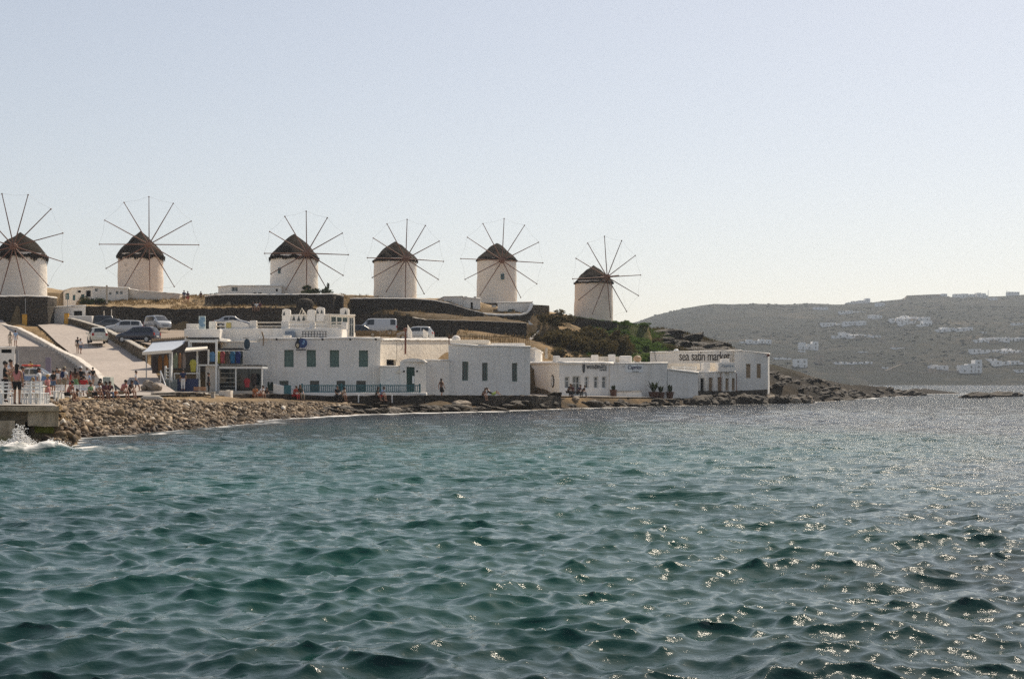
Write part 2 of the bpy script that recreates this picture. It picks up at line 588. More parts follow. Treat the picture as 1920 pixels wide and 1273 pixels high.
# terraces: the ground steps down in front of each retaining wall (px, D, py_top) and z in front
STEPS = [
    ([(150, 177, 573), (240, 176, 576), (330, 175, 580), (420, 175.5, 578), (500, 176, 577), (590, 177, 578), (640, 178, 582)], 8.6, 6, 7),
    ([(640, 179, 590), (700, 179, 589), (760, 179.5, 592), (780, 179.5, 596)], 7.6, 9, 5),
    ([(776, 179, 596), (800, 178, 600), (880, 177, 602), (940, 177, 604), (986, 178, 606.5)], 7.2, 12, 5),
    ([(636, 193, 566), (662, 191, 561), (720, 190, 560.5), (775, 190, 561), (810, 191, 564), (840, 192, 570), (875, 194, 581), (905, 196, 589), (940, 196, 592.5), (975, 195, 592), (995, 195, 590)], 10.1, 9, 5),
    ([(388, 187, 557), (402, 183, 554.5), (440, 181, 553.5), (520, 181, 553.5), (590, 181.5, 553), (622, 182.5, 552.5), (640, 187, 555)], 12.0, 4, 5),
    ([(-60, 168, 558), (0, 168, 557), (60, 168, 556.5), (86, 169, 557.5), (102, 173, 559)], 11.2, 3, 5),
    ([(1028, 205, 592), (1060, 204, 593.5), (1110, 203, 599), (1150, 203, 603), (1157, 203, 606)], 9.9, 5, 5),
]
for pts_, zf_, wf_, wb_ in STEPS:
    W_ = [P(p_, t_, D_) for p_, D_, t_ in pts_]
    best = np.full(GZ.shape, 1e9); side = np.zeros(GZ.shape); ztop = np.zeros(GZ.shape)
    for A_, B_ in zip(W_[:-1], W_[1:]):
        dx, dy = B_.x - A_.x, B_.y - A_.y; L2 = dx * dx + dy * dy
        t_ = np.clip(((GX - A_.x) * dx + (GY - A_.y) * dy) / L2, 0, 1)
        d_ = np.hypot(GX - A_.x - t_ * dx, GY - A_.y - t_ * dy)
        s_ = ((GX - A_.x) * dy - (GY - A_.y) * dx)
        m_ = d_ < best
        best = np.where(m_, d_, best); side = np.where(m_, s_, side); ztop = np.where(m_, A_.z + t_ * (B_.z - A_.z), ztop)
    fr = (side > 0) & (best < wf_)
    GZ = np.where(fr, np.minimum(GZ, zf_ + np.clip(best - wf_ * 0.6, 0, 99) * 0.6), GZ)
    bk = (side <= 0) & (best < wb_)
    GZ = np.where(bk, np.clip(GZ, ztop - 0.15, ztop + 0.15 + best * 0.25), GZ)
# rocky headland: broken, ledged rock east of the waterfront
rockw = np.clip((GX - (8 + (GY - 150) * 0.05)) / 12, 0, 1) * np.clip((GY - 158) / 10, 0, 1) * np.clip(GZ + 0.6, 0, 1)
led = fbm(GX * 0.7, GY * 1.5, 9.0, 5)
GZ = GZ + rockw * (np.round(led * 5) / 5 * 1.3 + led * 0.6) * np.where(GX > 22, 0.55, 0.35)
# the rocky ledge below the sea wall
lw = np.clip(1 - np.abs(GZ - 0.45) / 0.5, 0, 1) * np.clip((GX + 38) / 8, 0, 1) * (GY < 160)
GZ = GZ + lw * fbm(GX * 0.8 + 40, GY * 1.6, 3.5, 4) * 0.8
PRESS = dict(PATCH)
PRESS['stair_bed'] = ladder([(117.5, 1.9, -250, 172), (122, 2.3, -250, 164), (130, 3.4, -250, 143), (140, 4.8, -250, 110), (147, 5.7, -250, 84)])
for nm, g in PRESS.items():
    s = refine(g, 0.35).reshape(-1, 3)
    ix = np.round((s[:, 0] - gx[0]) / STEP).astype(int); iy = np.round((s[:, 1] - gy[0]) / STEP).astype(int)
    for dx in (-1, 0, 1):
        for dy in (-1, 0, 1):
            jx = np.clip(ix + dx, 0, len(gx) - 1); jy = np.clip(iy + dy, 0, len(gy) - 1)
            tmp = np.full(GZ.shape, np.inf)
            np.minimum.at(tmp, (jy, jx), s[:, 2])
            mk = np.isfinite(tmp)
            core = (dx == 0 and dy == 0)
            GZ[mk] = np.where(core, tmp[mk] - 0.12, np.minimum(GZ[mk], tmp[mk] - 0.12))

# the pier stands here: no soil in front of it, a spill of stones at its corner
TP_ = GX / GY * F + 960
GZ = np.where((TP_ < 112) & (GY < 62.0), np.minimum(GZ, -0.6), GZ)
GZ = np.where((TP_ > 46) & (TP_ < 140) & (GY > 51) & (GY < 61.5), np.clip((GY - 52.9) * 0.17 + fbm(GX, GY, 1.5, 2) * 0.15, -1.0, 0.6), GZ)

def gz_at(x, y):
    fx = np.clip((np.asarray(x, float) - gx[0]) / STEP, 0, len(gx) - 1.001); fy = np.clip((np.asarray(y, float) - gy[0]) / STEP, 0, len(gy) - 1.001)
    i = fx.astype(int); j = fy.astype(int); a = fx - i; b = fy - j
    return (GZ[j, i] * (1 - a) + GZ[j, i + 1] * a) * (1 - b) + (GZ[j + 1, i] * (1 - a) + GZ[j + 1, i + 1] * a) * b

# ---- ground colours by what grows or lies there, plus pale bounce ground at the mills
TPX = GX / GY * F + 960
def lerp(c, t, w):
    return c * (1 - w[..., None]) + np.array(t) * w[..., None]
n1 = fbm(GX, GY, 6.0, 4); n2 = fbm(GX + 55, GY + 20, 1.8, 3)
colr = np.ones(GX.shape + (3,)) * np.array((0.36, 0.245, 0.125))
colr = lerp(colr, (0.24, 0.165, 0.085), np.clip(n1 * 1.6 + 0.4, 0, 1))
colr = lerp(colr, (0.13, 0.10, 0.055), np.clip(n2 * 2.2 - 0.1, 0, 1))
tw_ = np.clip((TPX - 640) / 20, 0, 1) * np.clip((1040 - TPX) / 20, 0, 1) * np.clip((GY - 166) / 6, 0, 1)
colr = lerp(colr, (0.12, 0.088, 0.05), tw_ * 0.85)
pale_bounce_ = np.clip((TPX - 120) / 30, 0, 1) * np.clip((640 - TPX) / 20, 0, 1) * np.clip((GY - 177) / 2, 0, 1) + np.clip((TPX - 640) / 20, 0, 1) * np.clip((1200 - TPX) / 20, 0, 1) * np.clip((GY - 199) / 3, 0, 1) + np.clip((130 - TPX) / 20, 0, 1) * np.clip((GY - 170) / 3, 0, 1)
colr = lerp(colr, (0.52, 0.39, 0.235), np.clip(pale_bounce_, 0, 1) * np.clip(0.75 - n2 * 0.8, 0, 1))  # includes unseen ground behind the walls, paled to bounce light onto the towers
beach = np.clip((1.9 - GZ) / 0.5, 0, 1) * (GY < 118)
colr = lerp(colr, (0.40, 0.29, 0.17), beach)
wet = np.clip((0.35 - GZ) / 0.3, 0, 1)
colr = lerp(colr, (0.13, 0.10, 0.07), wet * 0.9)
green = np.clip((TPX - 1075 + n1 * 80) / 30, 0, 1) * np.clip((1262 - TPX + n2 * 70) / 25, 0, 1) * np.clip((GY - 155) / 8, 0, 1) * np.clip((GZ - 2.4) / 1.0, 0, 1) * (GY < 222)
colr = lerp(colr, (0.075, 0.105, 0.03), green * 0.9)
rk = np.clip(rockw * 1.6, 0, 1) * np.clip((TPX - 1225 + n1 * 60) / 30, 0, 1)
rc = lerp(np.ones(GX.shape + (3,)) * np.array((0.022, 0.017, 0.011)), (0.06, 0.045, 0.027), np.clip(n1 * 1.5 + 0.35, 0, 1))
rc = lerp(rc, (0.045, 0.042, 0.018), np.clip(n2 * 2.5 + 0.1, 0, 1) * np.clip((GZ - 3) / 2, 0, 1))
rc = lerp(rc, (0.035, 0.03, 0.025), np.clip((1.4 - GZ) / 0.9, 0, 1))
colr = colr * (1 - rk[..., None]) + rc * rk[..., None]
ledge = np.clip((GX + 42) / 6, 0, 1) * np.clip((1.35 - GZ) / 0.4, 0, 1) * (GY < 160)
colr = lerp(colr, (0.085, 0.066, 0.045), ledge * np.clip(0.75 + n2, 0, 1))

g = N('ground_soil')
ca = g.n('ShaderNodeVertexColor', layer_name='soil')
c = g.mix(g.math('MULTIPLY', g.noise(1.6, 8, 0.7), 0.8), ca.outputs['Color'], g.mix(1.0, ca.outputs['Color'], (0.45, 0.42, 0.38), 'MULTIPLY'))
c = g.mix(g.ramp(g.noise(5.0, 6, 0.7), [(0.45, (0, 0, 0)), (0.7, (0.6, 0.6, 0.6))]), c, g.mix(1.0, c, (1.5, 1.45, 1.35), 'MULTIPLY'))
h = g.math('ADD', g.noise(0.9, 8, 0.7), g.math('MULTIPLY', g.noise(5.0, 5, 0.7), 0.35))
M_SOIL = g.done(c, 0.95, g.bump(h, 1.0, 0.45), 0.15)

ny, nx = GX.shape
idx = np.arange(ny * nx).reshape(ny, nx)
keep = (GZ > -2.4)
kq = keep[:-1, :-1] | keep[1:, :-1] | keep[:-1, 1:] | keep[1:, 1:]
quads = np.stack([idx[:-1, :-1], idx[:-1, 1:], idx[1:, 1:], idx[1:, :-1]], -1)[kq]
used = np.unique(quads)
rem = np.full(ny * nx, -1); rem[used] = np.arange(len(used))
me = bpy.data.meshes.new('terrain')
vv = np.stack([GX.ravel(), GY.ravel(), GZ.ravel()], 1)[used]
me.vertices.add(len(vv)); me.vertices.foreach_set('co', vv.ravel())
fq = rem[quads]
me.loops.add(fq.size); me.loops.foreach_set('vertex_index', fq.ravel())
me.polygons.add(len(fq)); me.polygons.foreach_set('loop_start', np.arange(len(fq)) * 4)
me.polygons.foreach_set('use_smooth', np.ones(len(fq), bool))
at = me.color_attributes.new('soil', 'FLOAT_COLOR', 'POINT')
cc = np.concatenate([colr.reshape(-1, 3), np.ones((ny * nx, 1))], 1)[used]
at.data.foreach_set('color', cc.ravel())
me.materials.append(M_SOIL)
me.update(calc_edges=True); me.validate()
terrain = bpy.data.objects.new('terrain', me)
COL.objects.link(terrain)
terrain['kind'] = 'structure'

# ---- paved sheets
def paving(name, c0, c1, scale=0.5, joint=0.0):
    g = N(name)
    c = g.mix(g.noise(scale, 7, 0.65), c0, c1)
    c = g.mix(g.ramp(g.noise(0.12, 4), [(0.45, (0, 0, 0)), (0.7, (0.45, 0.45, 0.45))]), c, tuple(k * 0.62 for k in c0))
    c = g.mix(g.ramp(g.noise(7.0, 6, 0.7), [(0.5, (0, 0, 0)), (0.75, (0.4, 0.4, 0.4))]), c, tuple(k * 0.5 for k in c0))
    c = g.mix(g.ramp(g.noise(2.2, 7, 0.75), [(0.42, (0.55, 0.55, 0.55)), (0.58, (0, 0, 0))]), c, tuple(k * 0.72 for k in c0))
    nrm = g.bump(g.noise(4, 6), 0.8, 0.08)
    return g.done(c, 0.9, nrm, 0.25)
M_ROAD = paving('worn_road', (0.40, 0.345, 0.30), (0.52, 0.45, 0.39))
M_LOT = paving('dusty_lot', (0.27, 0.215, 0.165), (0.36, 0.29, 0.225))
M_PLAZA = paving('pale_paving', (0.36, 0.32, 0.28), (0.48, 0.43, 0.38))
M_PROM = paving('pier_paving', (0.40, 0.37, 0.33), (0.52, 0.48, 0.43))
PM = {'road': M_ROAD, 'parking_lot': M_LOT, 'plaza': M_PLAZA, 'promenade': M_PROM, 'upper_path': M_ROAD, 'walkway': M_PLAZA, 'cafe_forecourt': M_PLAZA}
for k, (nm, gr) in enumerate(PATCH.items()):
    s = refine(gr, 1.5)
    s[..., 2] += 0.004 * k + fbm(s[..., 0], s[..., 1], 4.0, 3) * 0.03
    mb = MB(); a, b = s.shape[:2]
    fs = [(i * b + j, i * b + j + 1, (i + 1) * b + j + 1, (i + 1) * b + j) for i in range(a - 1) for j in range(b - 1)]
    v0, v1, v2 = s[0, 0], s[0, 1], s[1, 0]
    if np.cross(v1 - v0, v2 - v0)[2] < 0:
        fs = [tuple(reversed(f)) for f in fs]
    mb.add(s.reshape(-1, 3), fs)
    o = mb.build(nm, PM[nm], smooth=True)
    o['kind'] = 'structure'

# ------------------------------------------------------------------ far coast across the bay
SKY = [(900, 640), (1100, 622), (1190, 606), (1215, 598), (1230, 593), (1290, 578), (1340, 570.5), (1380, 571), (1420, 570), (1480, 572.5), (1520, 571), (1560, 572), (1600, 568.5), (1640, 567), (1690, 561),
       (1697, 556.5), (1740, 555), (1770, 552.5), (1790, 556), (1830, 553), (1880, 552), (1920, 549), (2000, 546), (2150, 556), (2400, 590), (2700, 640)]
HD0, HD1 = 950.0, 1750.0
_sx = np.array([a for a, b in SKY]); _sy = np.array([b for a, b in SKY])
def hill_z(x, D):
    x = np.asarray(x, float); D = np.asarray(D, float)
    px = x / D * F + 960
    top = CAMH + (HOR - np.interp(px, _sx, _sy)) / F * HD1
    s = (D - HD0 - fbm(x, D * 0 + 3, 160, 3) * 60) / (HD1 - HD0)
    prof = np.clip(s, -0.3, 1) * 0.80 + 0.20 * np.sin(np.clip(s, 0, 1) * np.pi / 2) + np.clip(s * 8, 0, 1) * 0.035 * (1 - np.clip(s, 0, 1))
    nz = (fbm(x, D, 190, 5) * 14 + fbm(x + 300, D, 45, 3) * 4) * np.clip(s * 4, 0, 1) * (1 - np.clip(s, 0, 1)) ** 0.7
    back = np.clip((D - HD1) / 450, 0, 1)
    z = top * prof * (1 - back * 0.8) + nz + fbm(x, D, 25, 2) * 1.3 * np.clip(s * 5, 0, 1)
    return np.where(s < 0, s * 40, z)
hx = np.arange(-40, 1240, 7.0)
hd = np.concatenate([np.arange(900, 1800, 7.0), np.arange(1800, 2220, 30.0)])
TX, TD = np.meshgrid(np.linspace(-60, 1750, 330) / HD1, hd)
HX = TX * TD
HZ = hill_z(HX, TD)
me = bpy.data.meshes.new('hills')
ny, nx = HX.shape
idx = np.arange(ny * nx).reshape(ny, nx)
fq = np.stack([idx[:-1, :-1], idx[:-1, 1:], idx[1:, 1:], idx[1:, :-1]], -1).reshape(-1, 4)
vv = np.stack([HX.ravel(), TD.ravel(), HZ.ravel()], 1)
me.vertices.add(len(vv)); me.vertices.foreach_set('co', vv.ravel())
me.loops.add(fq.size); me.loops.foreach_set('vertex_index', fq.ravel())
me.polygons.add(len(fq)); me.polygons.foreach_set('loop_start', np.arange(len(fq)) * 4)
me.polygons.foreach_set('use_smooth', np.ones(len(fq), bool))
g = N('dry_scrub')
c = g.ramp(g.noise(0.018, 9, 0.68), [(0.32, (0.006, 0.009, 0.006)), (0.46, (0.018, 0.021, 0.014)), (0.58, (0.045, 0.040, 0.026)), (0.74, (0.15, 0.115, 0.078))])
c = g.mix(g.ramp(g.noise(0.006, 6, 0.65), [(0.40, (0.8, 0.8, 0.8)), (0.56, (0, 0, 0))]), c, (0.006, 0.009, 0.006))
c = g.mix(g.ramp(g.noise(0.11, 6, 0.7), [(0.42, (0, 0, 0)), (0.62, (0.85, 0.85, 0.85))]), c, (0.010, 0.013, 0.009))
tw = g.n('ShaderNodeTexWave'); tw.inputs['Scale'].default_value = 0.02; tw.inputs['Distortion'].default_value = 14; tw.inputs['Detail'].default_value = 4
tw.bands_direction = 'Z'
g.l(g.n('ShaderNodeNewGeometry').outputs['Position'], tw.inputs['Vector'])
c = g.mix(g.ramp(tw.outputs['Fac'], [(0.86, (0, 0, 0)), (0.97, (0.3, 0.3, 0.3))]), c, (0.08, 0.068, 0.05))
me.materials.append(g.done(c, 0.95, g.bump(g.noise(0.09, 8, 0.7), 1.0, 5.0), 0.1))
me.update(calc_edges=True)
hills = bpy.data.objects.new('hills', me)
COL.objects.link(hills)
hills['kind'] = 'structure'

# ------------------------------------------------------------------ sea
def ocean_band(L, Nn, lam_lo, lam_hi, slope, direc, spread, seed):
    """one band of wind waves as a periodic tile, scaled to the given rms slope"""
    rg = np.random.default_rng(seed)
    k1 = 2 * np.pi * np.fft.fftfreq(Nn, L / Nn)
    kx, ky = np.meshgrid(k1, k1)
    k = np.hypot(kx, ky); k[0, 0] = 1e9
    S = 1.0 / k ** 3.6
    th = np.arctan2(ky, kx) - direc
    S = S * (0.06 + np.maximum(np.cos(th), 0) ** spread)
    lam = 2 * np.pi / k
    edge = lambda t: np.clip(t, 0, 1)
    S = S * edge((lam / lam_lo - 0.8) / 0.4) * edge((1.2 - lam / lam_hi) / 0.4)
    h = (rg.normal(size=k.shape) + 1j * rg.normal(size=k.shape)) * np.sqrt(S)
    h[0, 0] = 0
    z = np.fft.ifft2(h).real
    dx = np.fft.ifft2(1j * kx / k * h).real
    dy = np.fft.ifft2(1j * ky / k * h).real
    sx = np.fft.ifft2(1j * kx * h).real; sy = np.fft.ifft2(1j * ky * h).real
    return np.stack([z, dx, dy], -1) * slope / np.sqrt((sx ** 2 + sy ** 2).mean())

def sample_tile(tile, L, x, y, rot):
    c, s = math.cos(rot), math.sin(rot)
    u = (x * c + y * s) / L; v = (-x * s + y * c) / L
    Nn = tile.shape[0]
    fu = (u % 1.0) * Nn; fv = (v % 1.0) * Nn
    i = np.floor(fu).astype(int); j = np.floor(fv).astype(int)
    a = (fu - i)[..., None]; b = (fv - j)[..., None]
    i %= Nn; j %= Nn; i2 = (i + 1) % Nn; j2 = (j + 1) % Nn
    r = (tile[j, i] * (1 - a) + tile[j, i2] * a) * (1 - b) + (tile[j2, i] * (1 - a) + tile[j2, i2] * a) * b
    d = np.stack([r[..., 0], r[..., 1] * c - r[..., 2] * s, r[..., 1] * s + r[..., 2] * c], -1)
    return d

rr = [4.0]
while rr[-1] < 2150:
    r0 = rr[-1]
    rr.append(r0 * (1 + min(0.03, 0.0037 * math.sqrt(1 + r0 / 80.0))))
rr = np.array(rr)
aa = np.radians(np.linspace(-36, 36, 780))
AA, RR = np.meshgrid(aa, rr)
SX = np.sin(AA) * RR; SY = np.cos(AA) * RR
WDIR = R(100)
bands = [  # tile size, samples, wavelength range, rms slope, tile rotation, crest length
    (31.0, 768, 1.05, 4.2, 0.100, 0.00, 2.5),
    (10.9, 512, 0.46, 1.05, 0.175, 0.35, 2.5),
    (5.3, 512, 0.20, 0.46, 0.20, -0.3, 1.8),
    (2.9, 512, 0.085, 0.20, 0.095, 0.6, 1.2)]
disp = np.zeros(SX.shape + (3,))
gap = np.gradient(rr)[:, None] * np.ones_like(SX)
for i, (L, n_, lo, hi, sl_, rt, sp) in enumerate(bands):
    t = ocean_band(L, n_, lo, hi, sl_, WDIR - rt, sp, 11 + i)
    w = np.clip((lo * 1.6 / gap - 1.4) / 1.6, 0, 1)
    disp += sample_tile(t, L, SX, SY, rt) * w[..., None]
# gusts: the chop is stronger in some places than in others
gust = 0.95 + 0.75 * fbm(SX, SY, 22, 3)
tz = np.full(SX.shape, -5.0)
inb = (SX > gx[0]) & (SX < gx[-1]) & (SY > gy[0]) & (SY < gy[-1])
tz[inb] = gz_at(SX[inb], SY[inb])
shallow = np.clip((-tz - 0.02) / 1.4, 0.18, 1)
disp *= (gust * shallow)[..., None]
VX = SX + disp[..., 1] * 1.1; VY = SY + disp[..., 2] * 1.1; VZ = disp[..., 0].copy()
# a wave breaking on the corner of the pier
def breaker(px, D, w, hgt, th):
    cx_ = PX(px, D)
    u = (SX - cx_) * math.cos(th) + (SY - D) * math.sin(th); v = -(SX - cx_) * math.sin(th) + (SY - D) * math.cos(th)
    return hgt * np.exp(-(u / w) ** 2 - (v / 0.55) ** 2)
br = breaker(96, 51.0, 0.75, 0.34, 0.4) + breaker(30, 52.6, 0.7, 0.3, 0.2) + breaker(-40, 51, 1.5, 0.3, 0.0)
VZ += br
foam = np.clip((tz + 0.30 + 0.55 * fbm(SX, SY, 2.4, 4)) / 0.22, 0, 1)
foam = np.maximum(foam, np.clip((tz + 0.75 + 0.7 * fbm(SX + 7, SY, 3.2, 4)) / 0.5, 0, 1) * np.clip(fbm(SX, SY + 9, 0.7, 3) * 3 - 0.1, 0, 1) * 0.85)
foam = np.maximum(foam, np.clip(br * 6 - 0.5 + fbm(SX, SY, 0.35, 3) * 1.6, 0, 1) * (br > 0.03))
near_pier = np.exp(-((SX - PX(45, 52.5)) / 3.6) ** 2 - ((SY - 52.6) / 1.7) ** 2)
foam = np.maximum(foam, np.clip(near_pier * 1.5 - 0.55 + fbm(SX, SY, 0.8, 4) * 1.5, 0, 1) * 0.9 * np.clip(near_pier * 4, 0, 1))
# shallow sandy / weedy bottom showing through
teal = np.clip(1 - np.hypot((SX + 1) / 26, (SY - 52) / 45), 0, 1) ** 0.8
teal = np.clip(teal * 1.35 + 0.7 * fbm(SX, SY, 16, 3) - 0.08, 0, 1)
far_mix = np.clip((RR - 16) / 50, 0, 1)

me = bpy.data.meshes.new('sea')
ny, nx = SX.shape
idx = np.arange(ny * nx).reshape(ny, nx)
fq = np.stack([idx[:-1, :-1], idx[1:, :-1], idx[1:, 1:], idx[:-1, 1:]], -1)
vis = ~((tz[:-1, :-1] > 1.0) & (tz[1:, 1:] > 1.0) & (tz[:-1, 1:] > 1.0))
fq = fq[vis].reshape(-1, 4)
vv = np.stack([VX.ravel(), VY.ravel(), VZ.ravel()], 1)
# plain water behind and beside the camera, out to the same distance
ring = []
extra_f = []
na = 40
ang = np.radians(np.linspace(36, 324, na))
rad2 = [4.0, 10, 30, 100, 400, 2150]
base_i = len(vv)
for r_ in rad2:
    for a_ in ang:
        ring.append((math.sin(a_) * r_, math.cos(a_) * r_, 0.0))
ring.append((0, 0, 0.0))
for i in range(len(rad2) - 1):
    for j in range(na - 1):
        extra_f.append((base_i + i * na + j, base_i + (i + 1) * na + j, base_i + (i + 1) * na + j + 1, base_i + i * na + j + 1))
vv = np.concatenate([vv, np.array(ring)])
fq = np.concatenate([fq, np.array(extra_f)])[:, ::-1]
me.vertices.add(len(vv)); me.vertices.foreach_set('co', vv.ravel())
me.loops.add(fq.size); me.loops.foreach_set('vertex_index', fq.ravel())
me.polygons.add(len(fq)); me.polygons.foreach_set('loop_start', np.arange(len(fq)) * 4)
me.polygons.foreach_set('use_smooth', np.ones(len(fq), bool))
def fattr(me, name, arr, pad):
    a = me.attributes.new(name, 'FLOAT', 'POINT')
    a.data.foreach_set('value', np.concatenate([arr.ravel(), np.full(pad, 0.0)]).astype(np.float32))
fattr(me, 'foam', foam, len(ring)); fattr(me, 'teal', teal, len(ring)); fattr(me, 'coarse', far_mix, len(ring))
g = N('sea_water')
at_f = g.n('ShaderNodeAttribute', attribute_name='foam').outputs['Fac']
at_t = g.n('ShaderNodeAttribute', attribute_name='teal').outputs['Fac']
at_c = g.n('ShaderNodeAttribute', attribute_name='coarse').outputs['Fac']
body = g.mix(at_t, (0.003, 0.009, 0.011), (0.004, 0.066, 0.047))
col = g.mix(at_f, body, (0.80, 0.78, 0.74))
rgh = g.math('ADD', g.math('MULTIPLY', at_f, 0.7), g.math('ADD', g.math('MULTIPLY', at_c, 0.06), 0.04))
pos = g.n('ShaderNodeNewGeometry').outputs['Position']
hn = g.math('ADD', g.math('MULTIPLY', g.noise(4.4, 3, 0.6, pos, (0.4, 1.8, 1.0)), 0.30), g.math('MULTIPLY', g.noise(1.6, 3, 0.6, pos, (0.36, 1.7, 1.0)), 0.80))
b1 = g.n('ShaderNodeBump'); b1.inputs['Distance'].default_value = 0.37
g.l(g.math('MULTIPLY', at_c, 1.0), b1.inputs['Strength']); g.l(hn, b1.inputs['Height'])
b2 = g.n('ShaderNodeBump'); b2.inputs['Distance'].default_value = 0.012; b2.inputs['Strength'].default_value = 0.6
g.l(g.noise(11.0, 4, 0.6, pos, (1.0, 1.3, 1.0)), b2.inputs['Height']); g.l(b1.outputs['Normal'], b2.inputs['Normal'])
g.b.inputs['IOR'].default_value = 1.333
me.materials.append(g.done(col, rgh, b2.outputs['Normal'], 0.5))
me.update(calc_edges=True)
sea = bpy.data.objects.new('sea', me)
COL.objects.link(sea)
sea['kind'] = 'structure'

# ------------------------------------------------------------------ sea haze
mb = MB(); mb.box(-2350, -2250, -6, 2450, 2350, 190)
g = N('haze_air')
g.t.nodes.remove(g.b)
pv = g.n('ShaderNodeVolumePrincipled')
pv.inputs['Density'].default_value = 0.00014
pv.inputs['Color'].default_value = (0.78, 0.88, 1.0, 1)
pv.inputs['Anisotropy'].default_value = 0.35
g.l(pv.outputs['Volume'], g.out.inputs['Volume'])
haze = mb.build('haze', g.m)
haze['kind'] = 'stuff'
haze['label'] = 'thin pale sea haze over the bay'
haze['category'] = 'haze'
# ------------------------------------------------------------------ windmills
g = N('thatch')
pos = g.coord('Object')
c = g.ramp(g.noise(2.5, 8, 0.7, pos, (3, 3, 0.7)), [(0.3, (0.014, 0.010, 0.007)), (0.55, (0.036, 0.026, 0.017)), (0.8, (0.085, 0.062, 0.038))])
M_THATCH = g.done(c, 0.95, g.bump(g.noise(5.0, 6, 0.7, pos, (3, 3, 0.6)), 1.0, 0.18), 0.1)
M_SPAR = plain('red_brown_spar', (0.20, 0.095, 0.06), 0.7, 0.25)
M_WIRE = plain('rigging_wire', (0.30, 0.28, 0.26), 0.5, 0.05, 0.5, bump=0)

def windmill(label, px, D, py_base, py_eave, py_apex, w_top, w_base, hub, Rpx, off, face, skip=(), fringe=0.35, mat=None, windows=(), sprit=0.0, sink=2.5, seed=0, droop=1.0):
    s = D / F                                     # metres per photo pixel here
    base = P(px, py_base, D)
    t = thing('windmill', label, 'windmill', base, 0, 'thatched windmills on the hill')
    ze = (py_base - py_eave) * s; za = (py_base - py_apex) * s
    rt = w_top * s / 2; rb = w_base * s / 2
    prof = [(rb + (rt - rb) * max(0, i / 14), -sink + (ze + sink + 0.25) * i / 14) for i in range(15)]
    mb = MB(); mb.lathe(prof, 56, jit=0.09, seed=seed)
    tower = mb.build('tower', mat or M_MILL, t, smooth=True)
    for (wx, wy, ww, wh) in windows:
        xo = (wx - px) * s; zo = (py_base - wy) * s
        yo = -math.sqrt(max(0.01, (rb * 0.98) ** 2 - xo ** 2))
        mb = MB(); mb.box(xo - ww * s / 2, yo - 0.05, zo - wh * s / 2, xo + ww * s / 2, yo + 0.5, zo + wh * s / 2)
        win = mb.build('window', M_GLASS, tower)
        mb = MB()
        for q in (-1, 1):
            mb.box(xo + q * ww * s / 2 - 0.05, yo - 0.09, zo - wh * s / 2 - 0.05, xo + q * ww * s / 2 + 0.05, yo + 0.4, zo + wh * s / 2 + 0.05)
            mb.box(xo - ww * s / 2 + 0.05, yo - 0.085, zo + q * wh * s / 2 - 0.05, xo + ww * s / 2 - 0.05, yo + 0.4, zo + q * wh * s / 2 + 0.05)
        mb.build('window_frame', M_TEALP, tower)
    # thatched cap: domed cone with an uneven hem
    rnd = random.Random(seed + 3)
    mb = MB()
    ro = rt * 1.035 + 0.10
    na, nr = 72, 12
    hem = [rnd.uniform(-0.5, 0.5) * fringe for _ in range(na)]
    verts = []
    for j in range(nr + 1):
        u = j / nr
        for k in range(na):
            a = 2 * math.pi * k / na
            r_ = ro * (1 - u) ** 0.94 + 0.02
            z = ze + (za - ze) * (u ** 0.96 + 0.05 * math.sin(u * math.pi)) / 1.0
            z = min(z, za - 0.12 * (r_ / ro) ** 0.5) if u > 0.9 else z
            nn = mnoise.noise(Vector((math.cos(a) * r_ * 0.9 + seed, math.sin(a) * r_ * 0.9, z * 0.9))) * 0.16
            if j == 0:
                z += -0.22 * droop + hem[k] * 0.6
            verts.append(((r_ + nn * (1 - u)) * math.cos(a), (r_ + nn * (1 - u)) * math.sin(a), z + nn))
    verts.append((0, 0, za + 0.05))
    fs = [(j * na + k, j * na + (k + 1) % na, (j + 1) * na + (k + 1) % na, (j + 1) * na + k) for j in range(nr) for k in range(na)]
    fs += [(nr * na + k, nr * na + (k + 1) % na, len(verts) - 1) for k in range(na)]
    mb.add(verts, fs)
    # underside
    i0 = len(mb.v)
    mb.add([((rt - 0.1) * math.cos(2 * math.pi * k / na), (rt - 0.1) * math.sin(2 * math.pi * k / na), ze + 0.1) for k in range(na)], [])
    for k in range(na):
        mb.f.append((k, i0 + k, i0 + (k + 1) % na, (k + 1) % na)); mb.m.append(0)
    roof = mb.build('thatch_roof', M_THATCH, t, smooth=True)
    # hanging straw, in clumps
    mb = MB()
    nt = 320
    for i in range(nt):
        a = 2 * math.pi * (i + rnd.random()) / nt
        cl = mnoise.noise(Vector((math.cos(a) * 3 + seed * 2.1, math.sin(a) * 3, 0)))
        ln = max(0.08, fringe * (0.9 + 1.9 * cl)) * rnd.uniform(0.6, 1.15)
        r1 = ro + rnd.uniform(-0.10, 0.06); z1 = ze - 0.1 * droop + rnd.uniform(-0.05, 0.15)
        w = rnd.uniform(0.05, 0.12)
        tx, ty = -math.sin(a), math.cos(a)
        p = Vector((r1 * math.cos(a), r1 * math.sin(a), z1))
        q = Vector(((r1 - 0.03) * math.cos(a), (r1 - 0.03) * math.sin(a), z1 - ln))
        inn = Vector((-math.cos(a) * 0.07, -math.sin(a) * 0.07, 0))
        tv = Vector((tx, ty, 0)) * w
        mb.add([p - tv, p + tv, q + tv * 0.3, q - tv * 0.3, p - tv + inn, p + tv + inn], [(0, 3, 2, 1), (4, 5, 2, 3), (0, 4, 3), (1, 2, 5)])
    mb.build('straw_fringe', M_THATCH, roof)
    # rotor
    fa = R(face)
    nv = Vector((math.sin(fa), -math.cos(fa), 0))          # the way the rotor faces
    sv = Vector((math.cos(fa), math.sin(fa), 0))
    hy_ = -(rt + 1.0)
